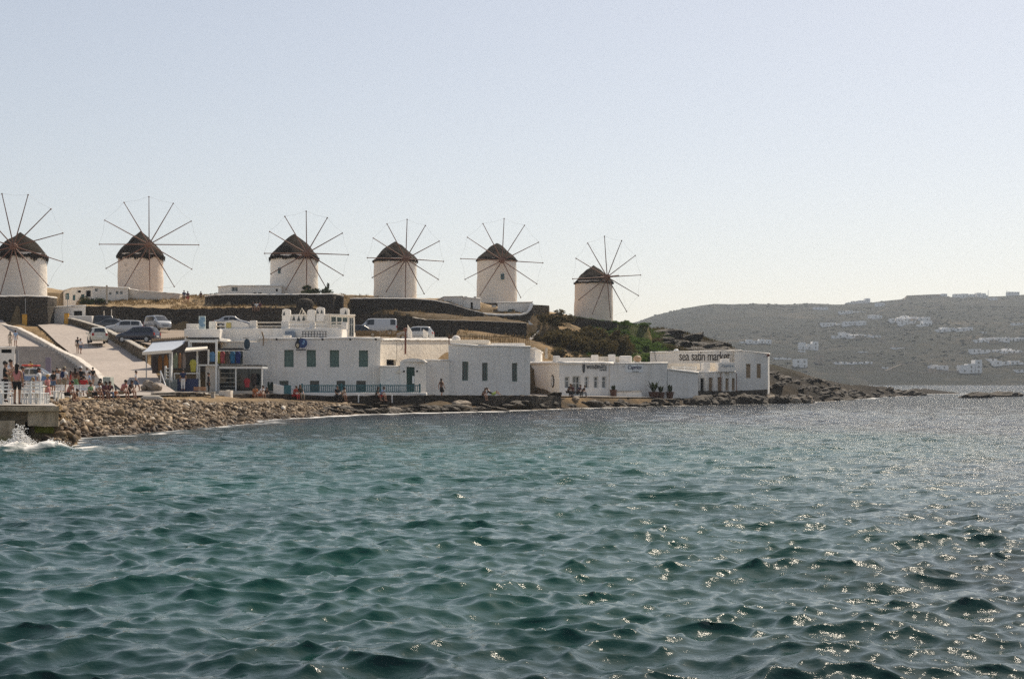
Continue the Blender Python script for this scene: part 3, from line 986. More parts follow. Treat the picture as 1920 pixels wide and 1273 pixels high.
    hp_ = P(hub[0], hub[1], D + hy_) - base
    hx_, hz = hp_.x, hp_.z
    H = Vector((hx_, hy_, hz))
    mb = MB(); mb.tube([(0, 0, hz + 0.15), H, H + nv * (0.55 + sprit)], [0.17, 0.17, 0.09 if sprit else 0.15], 10)
    mb.build('axle', M_SPAR, t)
    mb = MB(); mb.tube([H - nv * 0.32, H - nv * 0.28, H + nv * 0.28, H + nv * 0.34], [0.3, 0.42, 0.42, 0.26], 14)
    hubo = mb.build('hub', M_SPAR, t)
    Rm = Rpx * (D + hy_) / F
    tips = []
    for k in range(12):
        a = R(off + 30 * k + rnd.uniform(-0.8, 0.8))
        d = sv * math.cos(a) + Vector((0, 0, 1)) * math.sin(a)
        tip = H + d * Rm * rnd.uniform(0.985, 1.01) + nv * 0.05
        tips.append(tip)
        if k in skip:
            continue
        mb = MB()
        sag = Vector((0, 0, -0.05 * math.cos(a) ** 2))
        mb.tube([H + d * 0.2, H + d * Rm * 0.5 + sag * 0.5, tip + sag], [0.078, 0.066, 0.05], 7)
        sp = mb.build('spoke', M_SPAR, t)
        mb = MB(); mb.tube([tip + sag - d * 0.14, tip + sag + d * 0.03], 0.085, 7)
        mb.build('spoke_tip', M_SPAR, sp)
    for k in range(12):
        if k in skip or (k + 1) % 12 in skip:
            continue
        a_, b_ = tips[k], tips[(k + 1) % 12]
        mid = (a_ + b_) / 2 + (H - (a_ + b_) / 2) * 0.03
        mb = MB(); mb.tube([a_, mid, b_], 0.008, 5)
        mb.build('rim_wire', M_WIRE, t)
    if sprit:
        end = H + nv * (0.5 + sprit)
        for k in range(0, 12):
            mb = MB(); mb.tube([end, tips[k]], 0.005, 4)
            mb.build('stay_wire', M_WIRE, t)
    return t

windmill('thatched windmill at the left edge of the picture, cut off by the frame', 38, 178, 557, 480, 436, 94, 98, (25.5, 462), 102, 13.5, -8, fringe=0.55, seed=1)
windmill('weathered windmill with shaggy fringed thatch behind the long low white house', 263.5, 202, 556, 481, 434, 83, 82, (279.5, 458.5), 91, 1.0, 14, fringe=0.55, mat=M_MILLW, sprit=2.2, seed=2)
windmill('windmill with a small square window beside a flat annex on a stone terrace', 551.5, 190, 556, 484, 439, 88, 90, (575, 475), 79.5, 0.5, 17, fringe=0.3, windows=[(532, 510.5, 7, 9)], seed=3)
windmill('windmill with patchy pointed thatch, fourth from the left on the dark stone wall', 741, 204, 563, 490, 452, 80, 81, (761, 485.5), 74, -1.0, 18, fringe=0.14, sprit=2.4, seed=4, droop=0.6)
windmill('windmill with a narrow window rising behind a walled white courtyard', 931.5, 221, 576, 489, 456, 73, 78, (941.5, 488.5), 79, -2.6, 9, skip=(9,), fringe=0.10, windows=[(942.5, 521.5, 5, 9)], seed=5, droop=0.4)
windmill('rightmost windmill, standing alone above the green bushes', 1113, 219, 603, 531, 497, 70, 76, (1138.5, 519.5), 77, 5.0, 29, fringe=0.14, mat=M_MILLW, sprit=2.6, seed=6, droop=0.5)
# ------------------------------------------------------------------ building kit
def pbox(mb, px0, px1, py0, py1, D, depth, mat=0):
    """box whose front face spans the given photo pixels at distance D"""
    x0, x1 = PX(px0, D), PX(px1, D)
    z0, z1 = PZ(py1, D), PZ(py0, D)
    mb.box(x0, D, z0, x1, D + depth, z1, mat)
    return mb

def seg_hit(a, b, px):
    """parameter along segment a-b (XY) that is seen in photo column px"""
    m = (px - 960.0) / F
    den = (b[0] - a[0]) - m * (b[1] - a[1])
    return (m * a[1] - a[0]) / den

OPENING_DEPTH = 0.22
class House:
    def __init__(self, name, label, cat, foot, z0, openings=None, mat=None, base_px=None, parapet=0.10, reveal=OPENING_DEPTH, pmat=None, skip_parapet=()):
        """foot: corners (px, D, py_top), counter-clockwise seen from above; openings: {edge: [(px0, px1, py0, py1, kind)]}"""
        self.mat = mat or M_WHITE
        pts = [(PX(p, D), D, PZ(t, D)) for (p, D, t) in foot]
        self.pts = pts
        cx = (pts[0][0] + pts[1][0]) / 2; cy = (pts[0][1] + pts[1][1]) / 2
        self.base = Vector((cx, cy, z0))
        self.t = thing(name, label, cat, self.base)
        mb = MB()
        n = len(pts)
        openings = openings or {}
        self.todo = []
        for i in range(n):
            a, b = pts[i], pts[(i + 1) % n]
            self.wall(mb, a, b, z0, openings.get(i, []), reveal)
        mb.add(pts, [tuple(range(n))])
        self.wallo = mb.build('wall', self.mat, self.t, self.base)
        if parapet:
            for i in range(n):
                if i in skip_parapet:
                    continue
                a, b = Vector(pts[i]), Vector(pts[(i + 1) % n])
                L = (b - a).length
                k = max(2, int(L / 1.1))
                rnd = random.Random(int(L * 100) + i)
                ps = [a.lerp(b, j / k) + Vector((0, 0, rnd.uniform(-0.025, 0.025) - 0.02)) for j in range(k + 1)]
                m2 = MB(); m2.tube(ps, parapet, 8)
                m2.build('parapet', pmat or self.mat, self.t, self.base, smooth=True)
        for args in self.todo:
            self.fit(*args)

    def wall(self, mb, a, b, z0, ops, reveal):
        ax, bx = Vector((a[0], a[1], 0)), Vector((b[0], b[1], 0))
        L = (bx - ax).length
        u = (bx - ax) / L
        nrm = Vector((u.y, -u.x, 0))
        holes = []
        for (p0, p1, q0, q1, kind) in ops:
            s0 = seg_hit(a, b, p0); s1 = seg_hit(a, b, p1)
            if s0 > s1:
                s0, s1 = s1, s0
            s0 = min(max(s0, 0.01), 0.99); s1 = min(max(s1, 0.01), 0.99)
            D = a[1] + (b[1] - a[1]) * (s0 + s1) / 2
            holes.append((s0 * L, s1 * L, max(z0 + 0.02, PZ(q1, D)), PZ(q0, D), kind))
        us = sorted(set([0.0, L] + [h for hh in holes for h in hh[:2]]))
        extra = []
        for i in range(len(us) - 1):
            k = max(1, int((us[i + 1] - us[i]) / 1.2))
            extra += [us[i] + (us[i + 1] - us[i]) * j / k for j in range(k)]
        us = extra + [L]
        top = lambda s: a[2] + (b[2] - a[2]) * s / L
        vs_ = sorted(set([z0] + [h for hh in holes for h in hh[2:4]]))
        zt_ = min(a[2], b[2]) - 0.4
        vs_ = sorted(set(vs_ + [z for z in np.arange(z0 + 1.3, zt_, 1.3) if min(abs(z - q) for q in vs_) > 0.3] + ([zt_] if zt_ > vs_[-1] + 0.3 else [])))
        def ev(s, z, d=0.0):
            q = ax + u * s + Vector((0, 0, z))
            return tuple(q + mnoise.noise_vector(q * 0.55) * 0.035 - nrm * d)
        for i in range(len(us) - 1):
            s0, s1 = us[i], us[i + 1]
            sm = (s0 + s1) / 2
            for j in range(len(vs_)):
                za = vs_[j]
                last = j == len(vs_) - 1
                zb = None if last else vs_[j + 1]
                if not last:
                    zm = (za + zb) / 2
                    if any(h[0] < sm < h[1] and h[2] < zm < h[3] for h in holes):
                        continue
                    mb.add([ev(s0, za), ev(s1, za), ev(s1, zb), ev(s0, zb)], [(0, 1, 2, 3)])
                else:
                    mb.add([ev(s0, za), ev(s1, za), ev(s1, top(s1)), ev(s0, top(s0))], [(0, 1, 2, 3)])
        for h in holes:
            s0, s1, za, zb, kind = h
            d = reveal
            for q in ([(s0, za), (s0, zb)], [(s0, zb), (s1, zb)], [(s1, zb), (s1, za)], [(s1, za), (s0, za)]):
                (sa, z_a), (sb, z_b) = q
                mb.add([ev(sa, z_a), ev(sb, z_b), ev(sb, z_b, d), ev(sa, z_a, d)], [(0, 1, 2, 3)])
            self.todo.append((ax, u, nrm, s0, s1, za, zb, kind, d))

    def fit(self, ax, u, nrm, s0, s1, za, zb, kind, d):
        o = ax
        w = s1 - s0; hh = zb - za
        mb = MB()
        if kind in ('window', 'tall', 'sash', 'pair'):
            mb.obox(o, u, -nrm, s0 - 0.02, s1 + 0.02, d - 0.03, d + 0.04, za - 0.02, zb + 0.02)
            win = mb.build('window', M_GLASS, self.t, self.base)
            fr = MB()
            f = min(0.07, w * 0.12)
            fm = M_WHITEP if kind in ('pair', 'window') else M_GREENP
            fr.obox(o, u, -nrm, s0, s0 + f, d - 0.08, d - 0.031, za, zb)
            fr.obox(o, u, -nrm, s1 - f, s1, d - 0.08, d - 0.031, za, zb)
            fr.obox(o, u, -nrm, s0 + f, s1 - f, d - 0.08, d - 0.031, zb - f, zb)
            fr.obox(o, u, -nrm, s0 + f, s1 - f, d - 0.08, d - 0.031, za, za + f)
            fr.obox(o, u, -nrm, s0 + w / 2 - f / 3, s0 + w / 2 + f / 3, d - 0.075, d - 0.033, za + f, zb - f)
            if hh > 0.8:
                fr.obox(o, u, -nrm, s0 + f, s1 - f, d - 0.072, d - 0.034, za + hh * 0.62, za + hh * 0.62 + f * 0.7)
            fr.build('frame', fm, win, self.base)
        elif kind == 'shutter':
            mb.obox(o, u, -nrm, s0 - 0.02, s1 + 0.02, d - 0.03, d + 0.04, za - 0.02, zb + 0.02)
            win = mb.build('window', M_GREENP, self.t, self.base)
            k = max(6, int(hh / 0.12))
            for q in (0, 1):
                sl = MB()
                ua = s0 + 0.05 + q * w / 2; ub = s0 + w / 2 - 0.03 + q * w / 2
                for j in range(k):
                    z1 = za + 0.08 + (hh - 0.16) * j / k
                    sl.obox(o, u, -nrm, ua, ub, d - 0.075, d - 0.031, z1, z1 + (hh - 0.16) / k * 0.62)
                sl.obox(o, u, -nrm, ua - 0.03, ua, d - 0.09, d - 0.031, za + 0.01, zb - 0.01)
                sl.obox(o, u, -nrm, ub, ub + 0.03, d - 0.09, d - 0.031, za + 0.01, zb - 0.01)
                sl.build('shutter_leaf', M_GREENP, win, self.base)
        elif kind in ('door', 'greendoor', 'browndoor', 'brown', 'whitedoor', 'bluedoor'):
            m = {'door': M_GLASS, 'greendoor': M_DOORG, 'browndoor': M_BROWNW, 'brown': M_BROWNW, 'whitedoor': M_WHITEP, 'bluedoor': M_TEALP}[kind]
            mb.obox(o, u, -nrm, s0 - 0.02, s1 + 0.02, d - 0.02, d + 0.05, za - 0.02, zb + 0.02)
            dr = mb.build('window' if kind == 'brown' else 'door', m, self.t, self.base)
            fr = MB()
            k = 3 if kind == 'brown' else 2
            for j in range(k):
                for q in (0, 1):
                    fr.obox(o, u, -nrm, s0 + 0.06 + q * w / 2, s0 + w / 2 - 0.05 + q * w / 2, d - 0.055, d - 0.022, za + 0.08 + hh * j / k, za + hh * (j + 1) / k - 0.06)
            fr.build('panel', m, dr, self.base)
        else:   # deep opening, its inner darkness painted as a black lining
            mb.obox(o, u, -nrm, s0 - 0.02, s1 + 0.02, d + 0.6, d + 0.65, za - 0.02, zb + 0.02)
            mb.obox(o, u, -nrm, s0 - 0.02, s0 - 0.005, d, d + 0.6, za, zb)
            mb.obox(o, u, -nrm, s1 + 0.005, s1 + 0.02, d, d + 0.6, za, zb)
            mb.build('opening', M_BLACK, self.t, self.base)

    def part(self, mb, name, mat, parent=None, **kw):
        return mb.build(name, mat, parent or self.t, self.base, **kw)

def text_mesh(txt, bold=0.0, extrude=0.02, spacing=1.0, shear=0.0):
    cu = bpy.data.curves.new('lettering', 'FONT')
    cu.body = txt
    cu.size = 1.0
    cu.offset = bold
    cu.extrude = extrude
    cu.space_character = spacing
    cu.shear = shear
    cu.resolution_u = 4
    ob = bpy.data.objects.new('lettering', cu)
    COL.objects.link(ob)
    dg = bpy.context.evaluated_depsgraph_get()
    me = bpy.data.meshes.new_from_object(ob.evaluated_get(dg))
    bpy.data.objects.remove(ob)
    bpy.data.curves.remove(cu)
    return me

def lettering(txt, parent, base, o, u, w, h, mat, bold=0.0, spacing=1.0, shear=0.0, z=None, name='lettering', thick=0.03, wobble=0.0):
    """letters standing proud of a wall: lower left corner o, along horizontal u, w by h metres"""
    me = text_mesh(txt, bold, 0.5, spacing, shear)
    co = np.zeros(len(me.vertices) * 3); me.vertices.foreach_get('co', co); co = co.reshape(-1, 3)
    mn, mx = co.min(0), co.max(0)
    s = (co - mn) / np.maximum(mx - mn, 1e-6)
    if wobble:
        for q in s:
            n_ = mnoise.noise_vector(Vector((q[0] * w * 1.6, q[1] * h * 0.8, 0.3)))
            q[0] += n_.x * wobble * h / w; q[1] += n_.y * wobble
    u = Vector(u).normalized(); nrm = Vector((u.y, -u.x, 0))
    o = Vector(o) - Vector(base)
    out = np.array(o)[None] + s[:, :1] * w * np.array(u)[None] + s[:, 1:2] * h * np.array((0, 0, 1.0))[None] + (s[:, 2:3] * thick + 0.006) * np.array(nrm)[None]
    me.vertices.foreach_set('co', out.ravel())
    me.materials.clear(); me.materials.append(mat)
    me.update()
    ob = bpy.data.objects.new(name, me)
    COL.objects.link(ob)
    ob.parent = parent
    return ob

def wall_path(name, label, pts, thick, mat, cap=None, capname='coping', cat='wall', group=None, rough=0.10, cap_h=0.10, drop=None):
    """stone wall along pts (px, D, py_top, z_bottom); uneven faces"""
    W = [Vector((PX(p, D), D, PZ(t, D))) for (p, D, t, zb) in pts]
    Zb = [zb for (_, _, _, zb) in pts]
    base = Vector((W[0].x, W[0].y, Zb[0]))
    t = thing(name, label, cat, base, 0, group)
    S = []
    for i in range(len(W) - 1):
        L = (W[i + 1] - W[i]).length
        k = max(1, int(L / 0.55))
        for j in range(k):
            q = j / k
            S.append((W[i].lerp(W[i + 1], q), Zb[i] + (Zb[i + 1] - Zb[i]) * q))
    S.append((W[-1], Zb[-1]))
    mb = MB(); verts = []; nr = 0
    for i, (p, zb) in enumerate(S):
        a = S[max(0, i - 1)][0]; b = S[min(len(S) - 1, i + 1)][0]
        d = Vector((b.x - a.x, b.y - a.y, 0)).normalized()
        n = Vector((d.y, -d.x, 0))
        k = max(3, min(9, int((p.z - zb) / 0.5) + 2)) if i == 0 else nr
        nr = k
        col = []
        for j in range(k):
            z = zb + (p.z - zb) * j / (k - 1)
            jt = rough * mnoise.noise(Vector((p.x * 1.7, p.y * 1.7, z * 2.3))) + rough * 0.6 * random.Random(i * 31 + j).uniform(-1, 1)
            tz_ = rough * 0.8 * random.Random(i * 7).uniform(-1, 1) if (j == k - 1 and not cap) else 0
            col.append(p * 1.0 + n * (thick / 2 + jt)); col[-1].z = z + tz_
        for j in range(k):
            z = p.z - (p.z - zb) * j / (k - 1)
            tz_ = rough * 0.8 * random.Random(i * 7).uniform(-1, 1) if (j == 0 and not cap) else 0
            q_ = p - n * thick / 2; q_ = Vector((q_.x, q_.y, z + tz_))
            col.append(q_)
        verts += col
    m = 2 * nr
    fs = []
    for i in range(len(S) - 1):
        for j in range(m - 1):
            fs.append((i * m + j, (i + 1) * m + j, (i + 1) * m + j + 1, i * m + j + 1))
    fs.append(tuple(range(m - 1, -1, -1))); fs.append(tuple((len(S) - 1) * m + j for j in range(m)))
    mb.add(verts, fs)
    mb.build('masonry', mat, t, base)
    if cap:
        cb = MB(); cv = []
        for i, (p, zb) in enumerate(S):
            a = S[max(0, i - 1)][0]; b = S[min(len(S) - 1, i + 1)][0]
            d = Vector((b.x - a.x, b.y - a.y, 0)).normalized(); n = Vector((d.y, -d.x, 0))
            jz = random.Random(i * 13).uniform(-0.03, 0.03)
            w = thick / 2 + 0.05
            for (o_, z) in ((w, 0.002), (w, cap_h * 0.7), (w * 0.55, cap_h), (-w * 0.55, cap_h), (-w, cap_h * 0.7), (-w, 0.002)):
                q_ = p + n * o_; cv.append(Vector((q_.x, q_.y, p.z + z + jz)))
        fs = []
        for i in range(len(S) - 1):
            for j in range(6):
                fs.append((i * 6 + j, (i + 1) * 6 + j, (i + 1) * 6 + (j + 1) % 6, i * 6 + (j + 1) % 6))
        fs.append((5, 4, 3, 2, 1, 0)); fs.append(tuple((len(S) - 1) * 6 + j for j in range(6)))
        cb.add(cv, fs)
        cb.build(capname, cap, t, base)
    return t

# ------------------------------------------------------------------ walls of the hillside
wall_path('retaining_wall', 'long dark rubble retaining wall behind the parked cars', [(150, 177, 573, 8.0), (240, 176, 576, 8.4), (330, 175, 580, 8.4), (420, 175.5, 578, 8.2), (500, 176, 577, 8.0), (590, 177, 578, 7.8), (640, 178, 582, 7.6)], 0.7, M_STONE)
wall_path('retaining_wall', 'dark rubble wall rising in a curve below the fourth windmill and the courtyard', [(636, 193, 566, 7.0), (662, 191, 561, 7.0), (720, 190, 560.5, 7.0), (775, 190, 561, 7.0), (810, 191, 564, 7.0), (840, 192, 570, 7.0), (875, 194, 581, 7.0), (905, 196, 589, 7.0)], 0.7, M_STONE, M_WHITE, cap_h=0.14)
wall_path('retaining_wall', 'dark rubble wall under the white sweeping coping of the courtyard', [(905, 196.3, 590, 7.0), (940, 196, 592.5, 7.0), (975, 195, 592, 7.0), (987, 195, 589, 7.0), (993, 195.2, 582, 7.0), (997, 195.6, 572, 7.0)], 0.5, M_STONE, M_WHITE, cap_h=0.26)
wall_path('terrace_wall', 'dark terrace wall with a thin pale top line above the tan fence', [(776, 179, 596, 5.5), (800, 178, 600, 5.5), (880, 177, 602, 5.5), (940, 177, 604, 5.5), (986, 178, 606.5, 5.5)], 0.6, M_STONE, M_CONC, cap_h=0.07)
wall_path('retaining_wall', 'dark stone wall behind the white van', [(640, 179, 590, 6.5), (700, 179, 589, 6.5), (760, 179.5, 592, 6.5), (780, 179.5, 596, 6.5)], 0.7, M_STONE)
wall_path('terrace_wall', 'stone terrace wall with pale coping under the third windmill', [(388, 187, 557, 9.8), (402, 183, 554.5, 9.8), (440, 181, 553.5, 9.8), (520, 181, 553.5, 9.8), (590, 181.5, 553, 9.8), (622, 182.5, 552.5, 9.8), (640, 187, 555, 9.8)], 0.6, M_STONE, M_WHITE, cap_h=0.16)
wall_path('terrace_wall', 'stone wall with pale coping under the leftmost windmill', [(-60, 168, 558, 9.0), (0, 168, 557, 9.0), (60, 168, 556.5, 9.0), (86, 169, 557.5, 9.0), (102, 173, 559, 9.0)], 0.6, M_STONE, M_WHITE, cap_h=0.16)
wall_path('terrace_wall', 'dark stone wall below the rightmost windmill', [(1028, 205, 592, 7.5), (1060, 204, 593.5, 7.5), (1110, 203, 599, 7.5), (1150, 203, 603, 7.5), (1157, 203, 606, 7.5)], 0.7, M_STONE)
wall_path('ruined_wall', 'broken dark wall stub at the brow of the green slope', [(1164, 206, 604, 7.0), (1176, 206, 603.5, 7.0), (1190, 206.5, 606, 6.0)], 1.2, M_STONE, rough=0.2)
wall_path('road_wall', 'rubble wall with pale coping between the ramp road and the car park', [(124, 170, 596, 8.6), (150, 166, 602, 8.2), (188, 158, 613, 7.4), (214, 150, 626, 6.4), (240, 142, 639, 5.4), (272, 131, 656.5, 4.0)], 0.45, M_STONE_T, M_CONC, cap_h=0.12)
wall_path('parapet_wall', 'whitewashed parapet curving down between the steps and the ramp road', [(-40, 170, 600, 7.5), (0, 165, 607, 7.0), (35, 158, 615, 6.4), (82, 148, 639, 5.0), (113, 140, 657, 4.2), (146, 130, 672, 3.4), (168, 122, 688, 2.5), (186, 116.5, 702, 2.0), (198, 113, 718, 1.7)], 0.42, M_WORN, M_WORN, cap_h=0.07, rough=0.06)

# white zigzag stair parapet by the courtyard
zz = thing('stair_parapet', 'white zigzag stair parapet between the courtyard and the fenced field', 'wall', P(1000, 640, 178))
for i, (a, b) in enumerate([((991, 607, 180), (1011, 625, 179)), ((1011, 625, 179), (989, 643, 172))]):
    A = P(*a); B = P(*b)
    mb = MB()
    d = (B - A); n = Vector((0, 1, 0))
    up = Vector((0, 0, 0.42))
    vs8 = [A, B, B + n * 0.5, A + n * 0.5, A + up, B + up, B + n * 0.5 + up, A + n * 0.5 + up]
    mb.add(vs8, [(0, 1, 5, 4), (1, 2, 6, 5), (2, 3, 7, 6), (3, 0, 4, 7), (4, 5, 6, 7), (3, 2, 1, 0)])
    mb.build('flight_parapet', M_WHITE, zz, zz.location)
mb = MB(); A = P(1011, 625, 179.6); B = P(989, 643, 172.6); C_ = P(1011, 641, 179.6)
mb.add([A, B, C_, A + Vector((0, .6, 0)), B + Vector((0, .6, 0)), C_ + Vector((0, .6, 0))], [(0, 1, 2), (5, 4, 3), (0, 3, 4, 1), (1, 4, 5, 2), (2, 5, 3, 0)])
mb.build('flight_side', M_STONE_T, zz, zz.location)
h = House('stone_hut', 'square tan stone hut right of the windmill courtyard', 'hut', [(994, 197, 571), (1029, 198, 573), (1030, 204, 574), (995, 203, 572)], 6.0, {0: [(1017, 1022, 595, 603, 'dark')]}, M_STONE_T, parapet=0)
mb = MB(); pbox(mb, 1032, 1044, 588, 592.5, 205, 1.0)
o = tag(mb.build('stone_block', M_STONE_T, base=P(1038, 592.5, 205), bevel=0.06), 'low tan stone block on the wall left of the rightmost windmill', 'block')

# ------------------------------------------------------------------ houses by the windmills
h = House('low_house', 'long low white house with arched blue openings at the foot of the shaggy windmill', 'house',
          [(119, 186, 545), (134, 184.5, 540), (173, 184, 537), (240, 185, 540), (242, 194, 540), (121, 194, 545)], 10.2,
          {0: [(122, 129, 550, 562, 'bluedoor')], 1: [(136, 141, 553, 563, 'bluedoor'), (145, 152, 545, 549, 'dark'), (152, 158, 552, 563, 'bluedoor'), (161, 170, 545, 557, 'dark')], 2: [(178, 183, 541, 547, 'window'), (204, 209, 548, 553, 'window'), (217, 222, 546, 552, 'window'), (225, 230, 546, 552, 'window')]}, M_WHITE)
mb = MB(); mb.tube([P(200, 569, 181), P(200, 535, 181)], 0.12, 8); tag(mb.build('post', M_CONC, base=P(200, 569, 181)), 'pale bare post in front of the long low white house', 'post')
wall_path('garden_wall', 'curved pale plaster wall sloping away right of the shaggy windmill', [(238, 186.5, 541.5, 10.4), (262, 186, 546, 10.4), (300, 187, 549, 10.6), (333, 190, 551.5, 11.0), (341, 194, 553, 11.3)], 0.6, M_WORN, M_WHITE, cap_h=0.10, rough=0.06)
h = House('annex', 'flat white annex joined to the left side of the third windmill', 'annex', [(409, 187, 537.5), (432, 184.5, 535.5), (528, 184.5, 535.5), (528, 190, 535.5), (412, 191, 537)], 12.0,
          {1: [(434, 446, 538, 547, 'window'), (475, 481, 549, 551, 'dark'), (484, 491, 549, 551, 'dark'), (517, 521, 541.5, 546.5, 'dark'), (527, 536, 538, 548, 'window')]}, M_WHITE)
# courtyard of the fifth windmill
h = House('courtyard_house', 'white house with two tiny holes and a slit window left of the courtyard', 'house', [(820, 201, 562), (832, 199.5, 556.5), (868, 198.5, 556), (869, 208, 556), (822, 208, 562)], 9.8,
          {1: [(845, 847.5, 562.5, 565, 'dark'), (853, 857, 572, 577, 'dark')]}, M_WHITE)
h = House('courtyard_house', 'white house end with stepped parapet and slit window beside the dark courtyard gate', 'house', [(868.5, 198.4, 557.5), (900.5, 198.4, 560.5), (901, 207, 560.5), (869.5, 206, 557.5)], 9.5, {0: [(882.5, 886.5, 567, 583, 'dark')]}, M_WHITE)
for q in ((870, 876), (888, 893)):
    mb = MB(); pbox(mb, q[0], q[1], 555.5, 559.5, 198.3, 0.5); h.part(mb, 'merlon', M_WHITE, bevel=0.05)
h = House('courtyard_wall', 'white courtyard wall with a small framed door in front of the fifth windmill', 'wall', [(933, 198.5, 567.5), (998, 198.5, 566), (998, 200, 566), (933, 200, 567.5)], 9.5, {0: [(953, 965, 580, 592, 'bluedoor')]}, M_WHITE)
mb = MB(); pbox(mb, 955.5, 962, 582.5, 592, 198.42, 0.25); h.part(mb, 'door_leaf', M_WHITEP)
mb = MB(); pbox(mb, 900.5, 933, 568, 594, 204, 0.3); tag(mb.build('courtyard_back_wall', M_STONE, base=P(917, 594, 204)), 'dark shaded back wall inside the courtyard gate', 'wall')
mb = MB(); pbox(mb, 922, 930, 572, 592, 201, 0.2); tag(mb.build('courtyard_door', M_METAL, base=P(926, 592, 201)), 'grey door leaf in the shaded courtyard gate', 'door')
mb = MB(); mb.prism([(PX(907, 188), 188), (PX(914, 188), 188), (PX(914, 188), 188.6), (PX(907, 188), 188.6)], PZ(603, 188), [PZ(590, 188), PZ(598, 188), PZ(598, 188), PZ(590, 188)])
tag(mb.build('buttress', M_CONC, base=P(910, 603, 188)), 'small pale buttress on the wall below the courtyard', 'buttress')

# gatehouse by the top of the road
h = House('gate_hut', 'small white hut with a dark slot window by the road barrier', 'hut', [(92, 172, 577), (134, 171, 573.5), (160, 171, 573.5), (160, 177, 573.5), (93, 177, 576)], 8.6, {1: [(138, 154, 583, 592, 'dark')]}, M_WHITE)
mb = MB(); pbox(mb, 124, 172, 592, 606, 169, 1.2); h2 = tag(mb.build('garden_wall', M_WHITE, base=P(148, 606, 169), bevel=0.06), 'white block wall below the small hut by the road barrier', 'wall')

# ------------------------------------------------------------------ waterfront: house with the green shutters
h = House('waterfront_house', 'white two-storey house with four green shuttered windows above a teal railing', 'house',
          [(488, 121, 634.5), (713, 122.4, 634), (704, 136, 634), (480, 135, 634.5)], 0.9,
          {0: [(533, 550.5, 656, 688, 'shutter'), (575, 592.5, 656, 688, 'shutter'), (618.5, 636, 656.5, 688, 'shutter'), (673, 690, 657, 688, 'shutter'),
               (501, 512, 716, 737, 'greendoor'), (524, 541, 714, 731, 'tall'), (581, 598, 714, 740, 'door'), (631, 647, 713.5, 740, 'door'), (668, 686, 713.5, 740, 'door')],
           3: [(481.5, 486, 656, 688, 'shutter')]}, M_WHITE, reveal=0.34)
C_HOUSE = h
for lx in (519, 560, 605, 657, 705):
    mb = MB(); A = P(lx, 635.5, 120.8); mb.tube([A + Vector((0, 0.15, 0)), A], 0.03, 6); mb.sphere(A + Vector((0, -0.04, -0.03)), 0.11, 8, 6)
    h.part(mb, 'wall_lamp', M_BLACK)
for lx in (506, 700):
    mb = MB(); mb.tube([P(lx, 634, 120.85), P(lx, 720, 120.85)], 0.035, 6); h.part(mb, 'drain_pipe', M_WHITE)
mb = MB(); A = P(491, 622, 120.5); mb.tube([A, P(494, 632, 120.6), P(493.5, 648, 120.8)], [0.07, 0.06, 0.05], 6); h.part(mb, 'flue_pipe', M_BROWNW)
# the round painted sign
sg = thing('wall_sign', 'round blue painted sign with a dark figure on the shuttered house', 'sign', P(565, 652, 120.7))
b_ = sg.location
A = P(567, 643.5, 120.82)
mb = MB(); mb.tube([A, A - Vector((0, 0.05, 0))], 0.41, 28); mb.build('disc', plain('sign_blue', (0.02, 0.05, 0.16), 0.5, 0.25), sg, b_)
mb = MB()
for k in range(5):
    mb.sphere(A + Vector((0.12 + 0.07 * math.cos(k * 1.3), -0.06, 0.06 + 0.14 * math.sin(k * 1.7))), (0.07, 0.02, 0.05), 8, 6)
mb.build('pale_marks', plain('sign_pale_blue', (0.25, 0.42, 0.6), 0.6, 0.2), sg, b_)
mb = MB(); B = P(558.5, 645, 120.80)
mb.sphere(B + Vector((0, 0, -0.05)), (0.24, 0.05, 0.36), 12, 8); mb.sphere(B + Vector((0.03, 0, 0.36)), (0.14, 0.05, 0.15), 10, 6)
mb.tube([B + Vector((0.1, 0, 0.4)), B + Vector((0.36, 0, 0.62))], [0.05, 0.02], 6); mb.tube([B + Vector((-0.05, 0, 0.42)), B + Vector((-0.1, 0, 0.64))], [0.04, 0.015], 6)
mb.build('dark_figure', M_BLACK, sg, b_)
mb = MB(); mb.sphere(B + Vector((-0.02, -0.05, -0.12)), (0.12, 0.03, 0.16), 10, 6); mb.build('pale_chest', plain('sign_cream', (0.55, 0.45, 0.3), 0.6), sg, b_)
mb = MB(); A = P(555, 656.8, 120.84); mb.box(A.x, A.y, A.z, A.x + 0.82, A.y + 0.04, A.z + 0.10); mb.build('caption_strip', M_BLACK, sg, b_)
# hanging sign seen edge on
sg = thing('hanging_sign', 'dark oval hanging sign on the side of the shuttered house, above the clothes shop', 'sign', P(463, 655, 119))
A = P(463, 645, 119)
mb = MB(); mb.sphere(A, (0.26, 0.06, 0.46), 14, 10); mb.build('board', plain('sign_dark_teal', (0.03, 0.06, 0.08), 0.5), sg, sg.location)
mb = MB(); mb.tube([A + Vector((-0.35, 0, 0.5)), A + Vector((0.2, 0, 0.55))], 0.025, 6); mb.tube([A + Vector((-0.26, 0, -0.5)), A + Vector((0.22, 0, -0.5))], 0.03, 6); mb.build('bracket', M_BLACK, sg, sg.location)

# link wall left of it (lower, warm white) with a door
h = House('side_wing', 'pale side wing between the clothes shop and the shuttered house', 'house', [(417, 120.5, 641), (489, 121.4, 641), (480, 132, 640), (408, 132, 640)], 0.9, {0: [(474, 481, 656, 684, 'shutter')]}, M_CREAM, parapet=0.06)

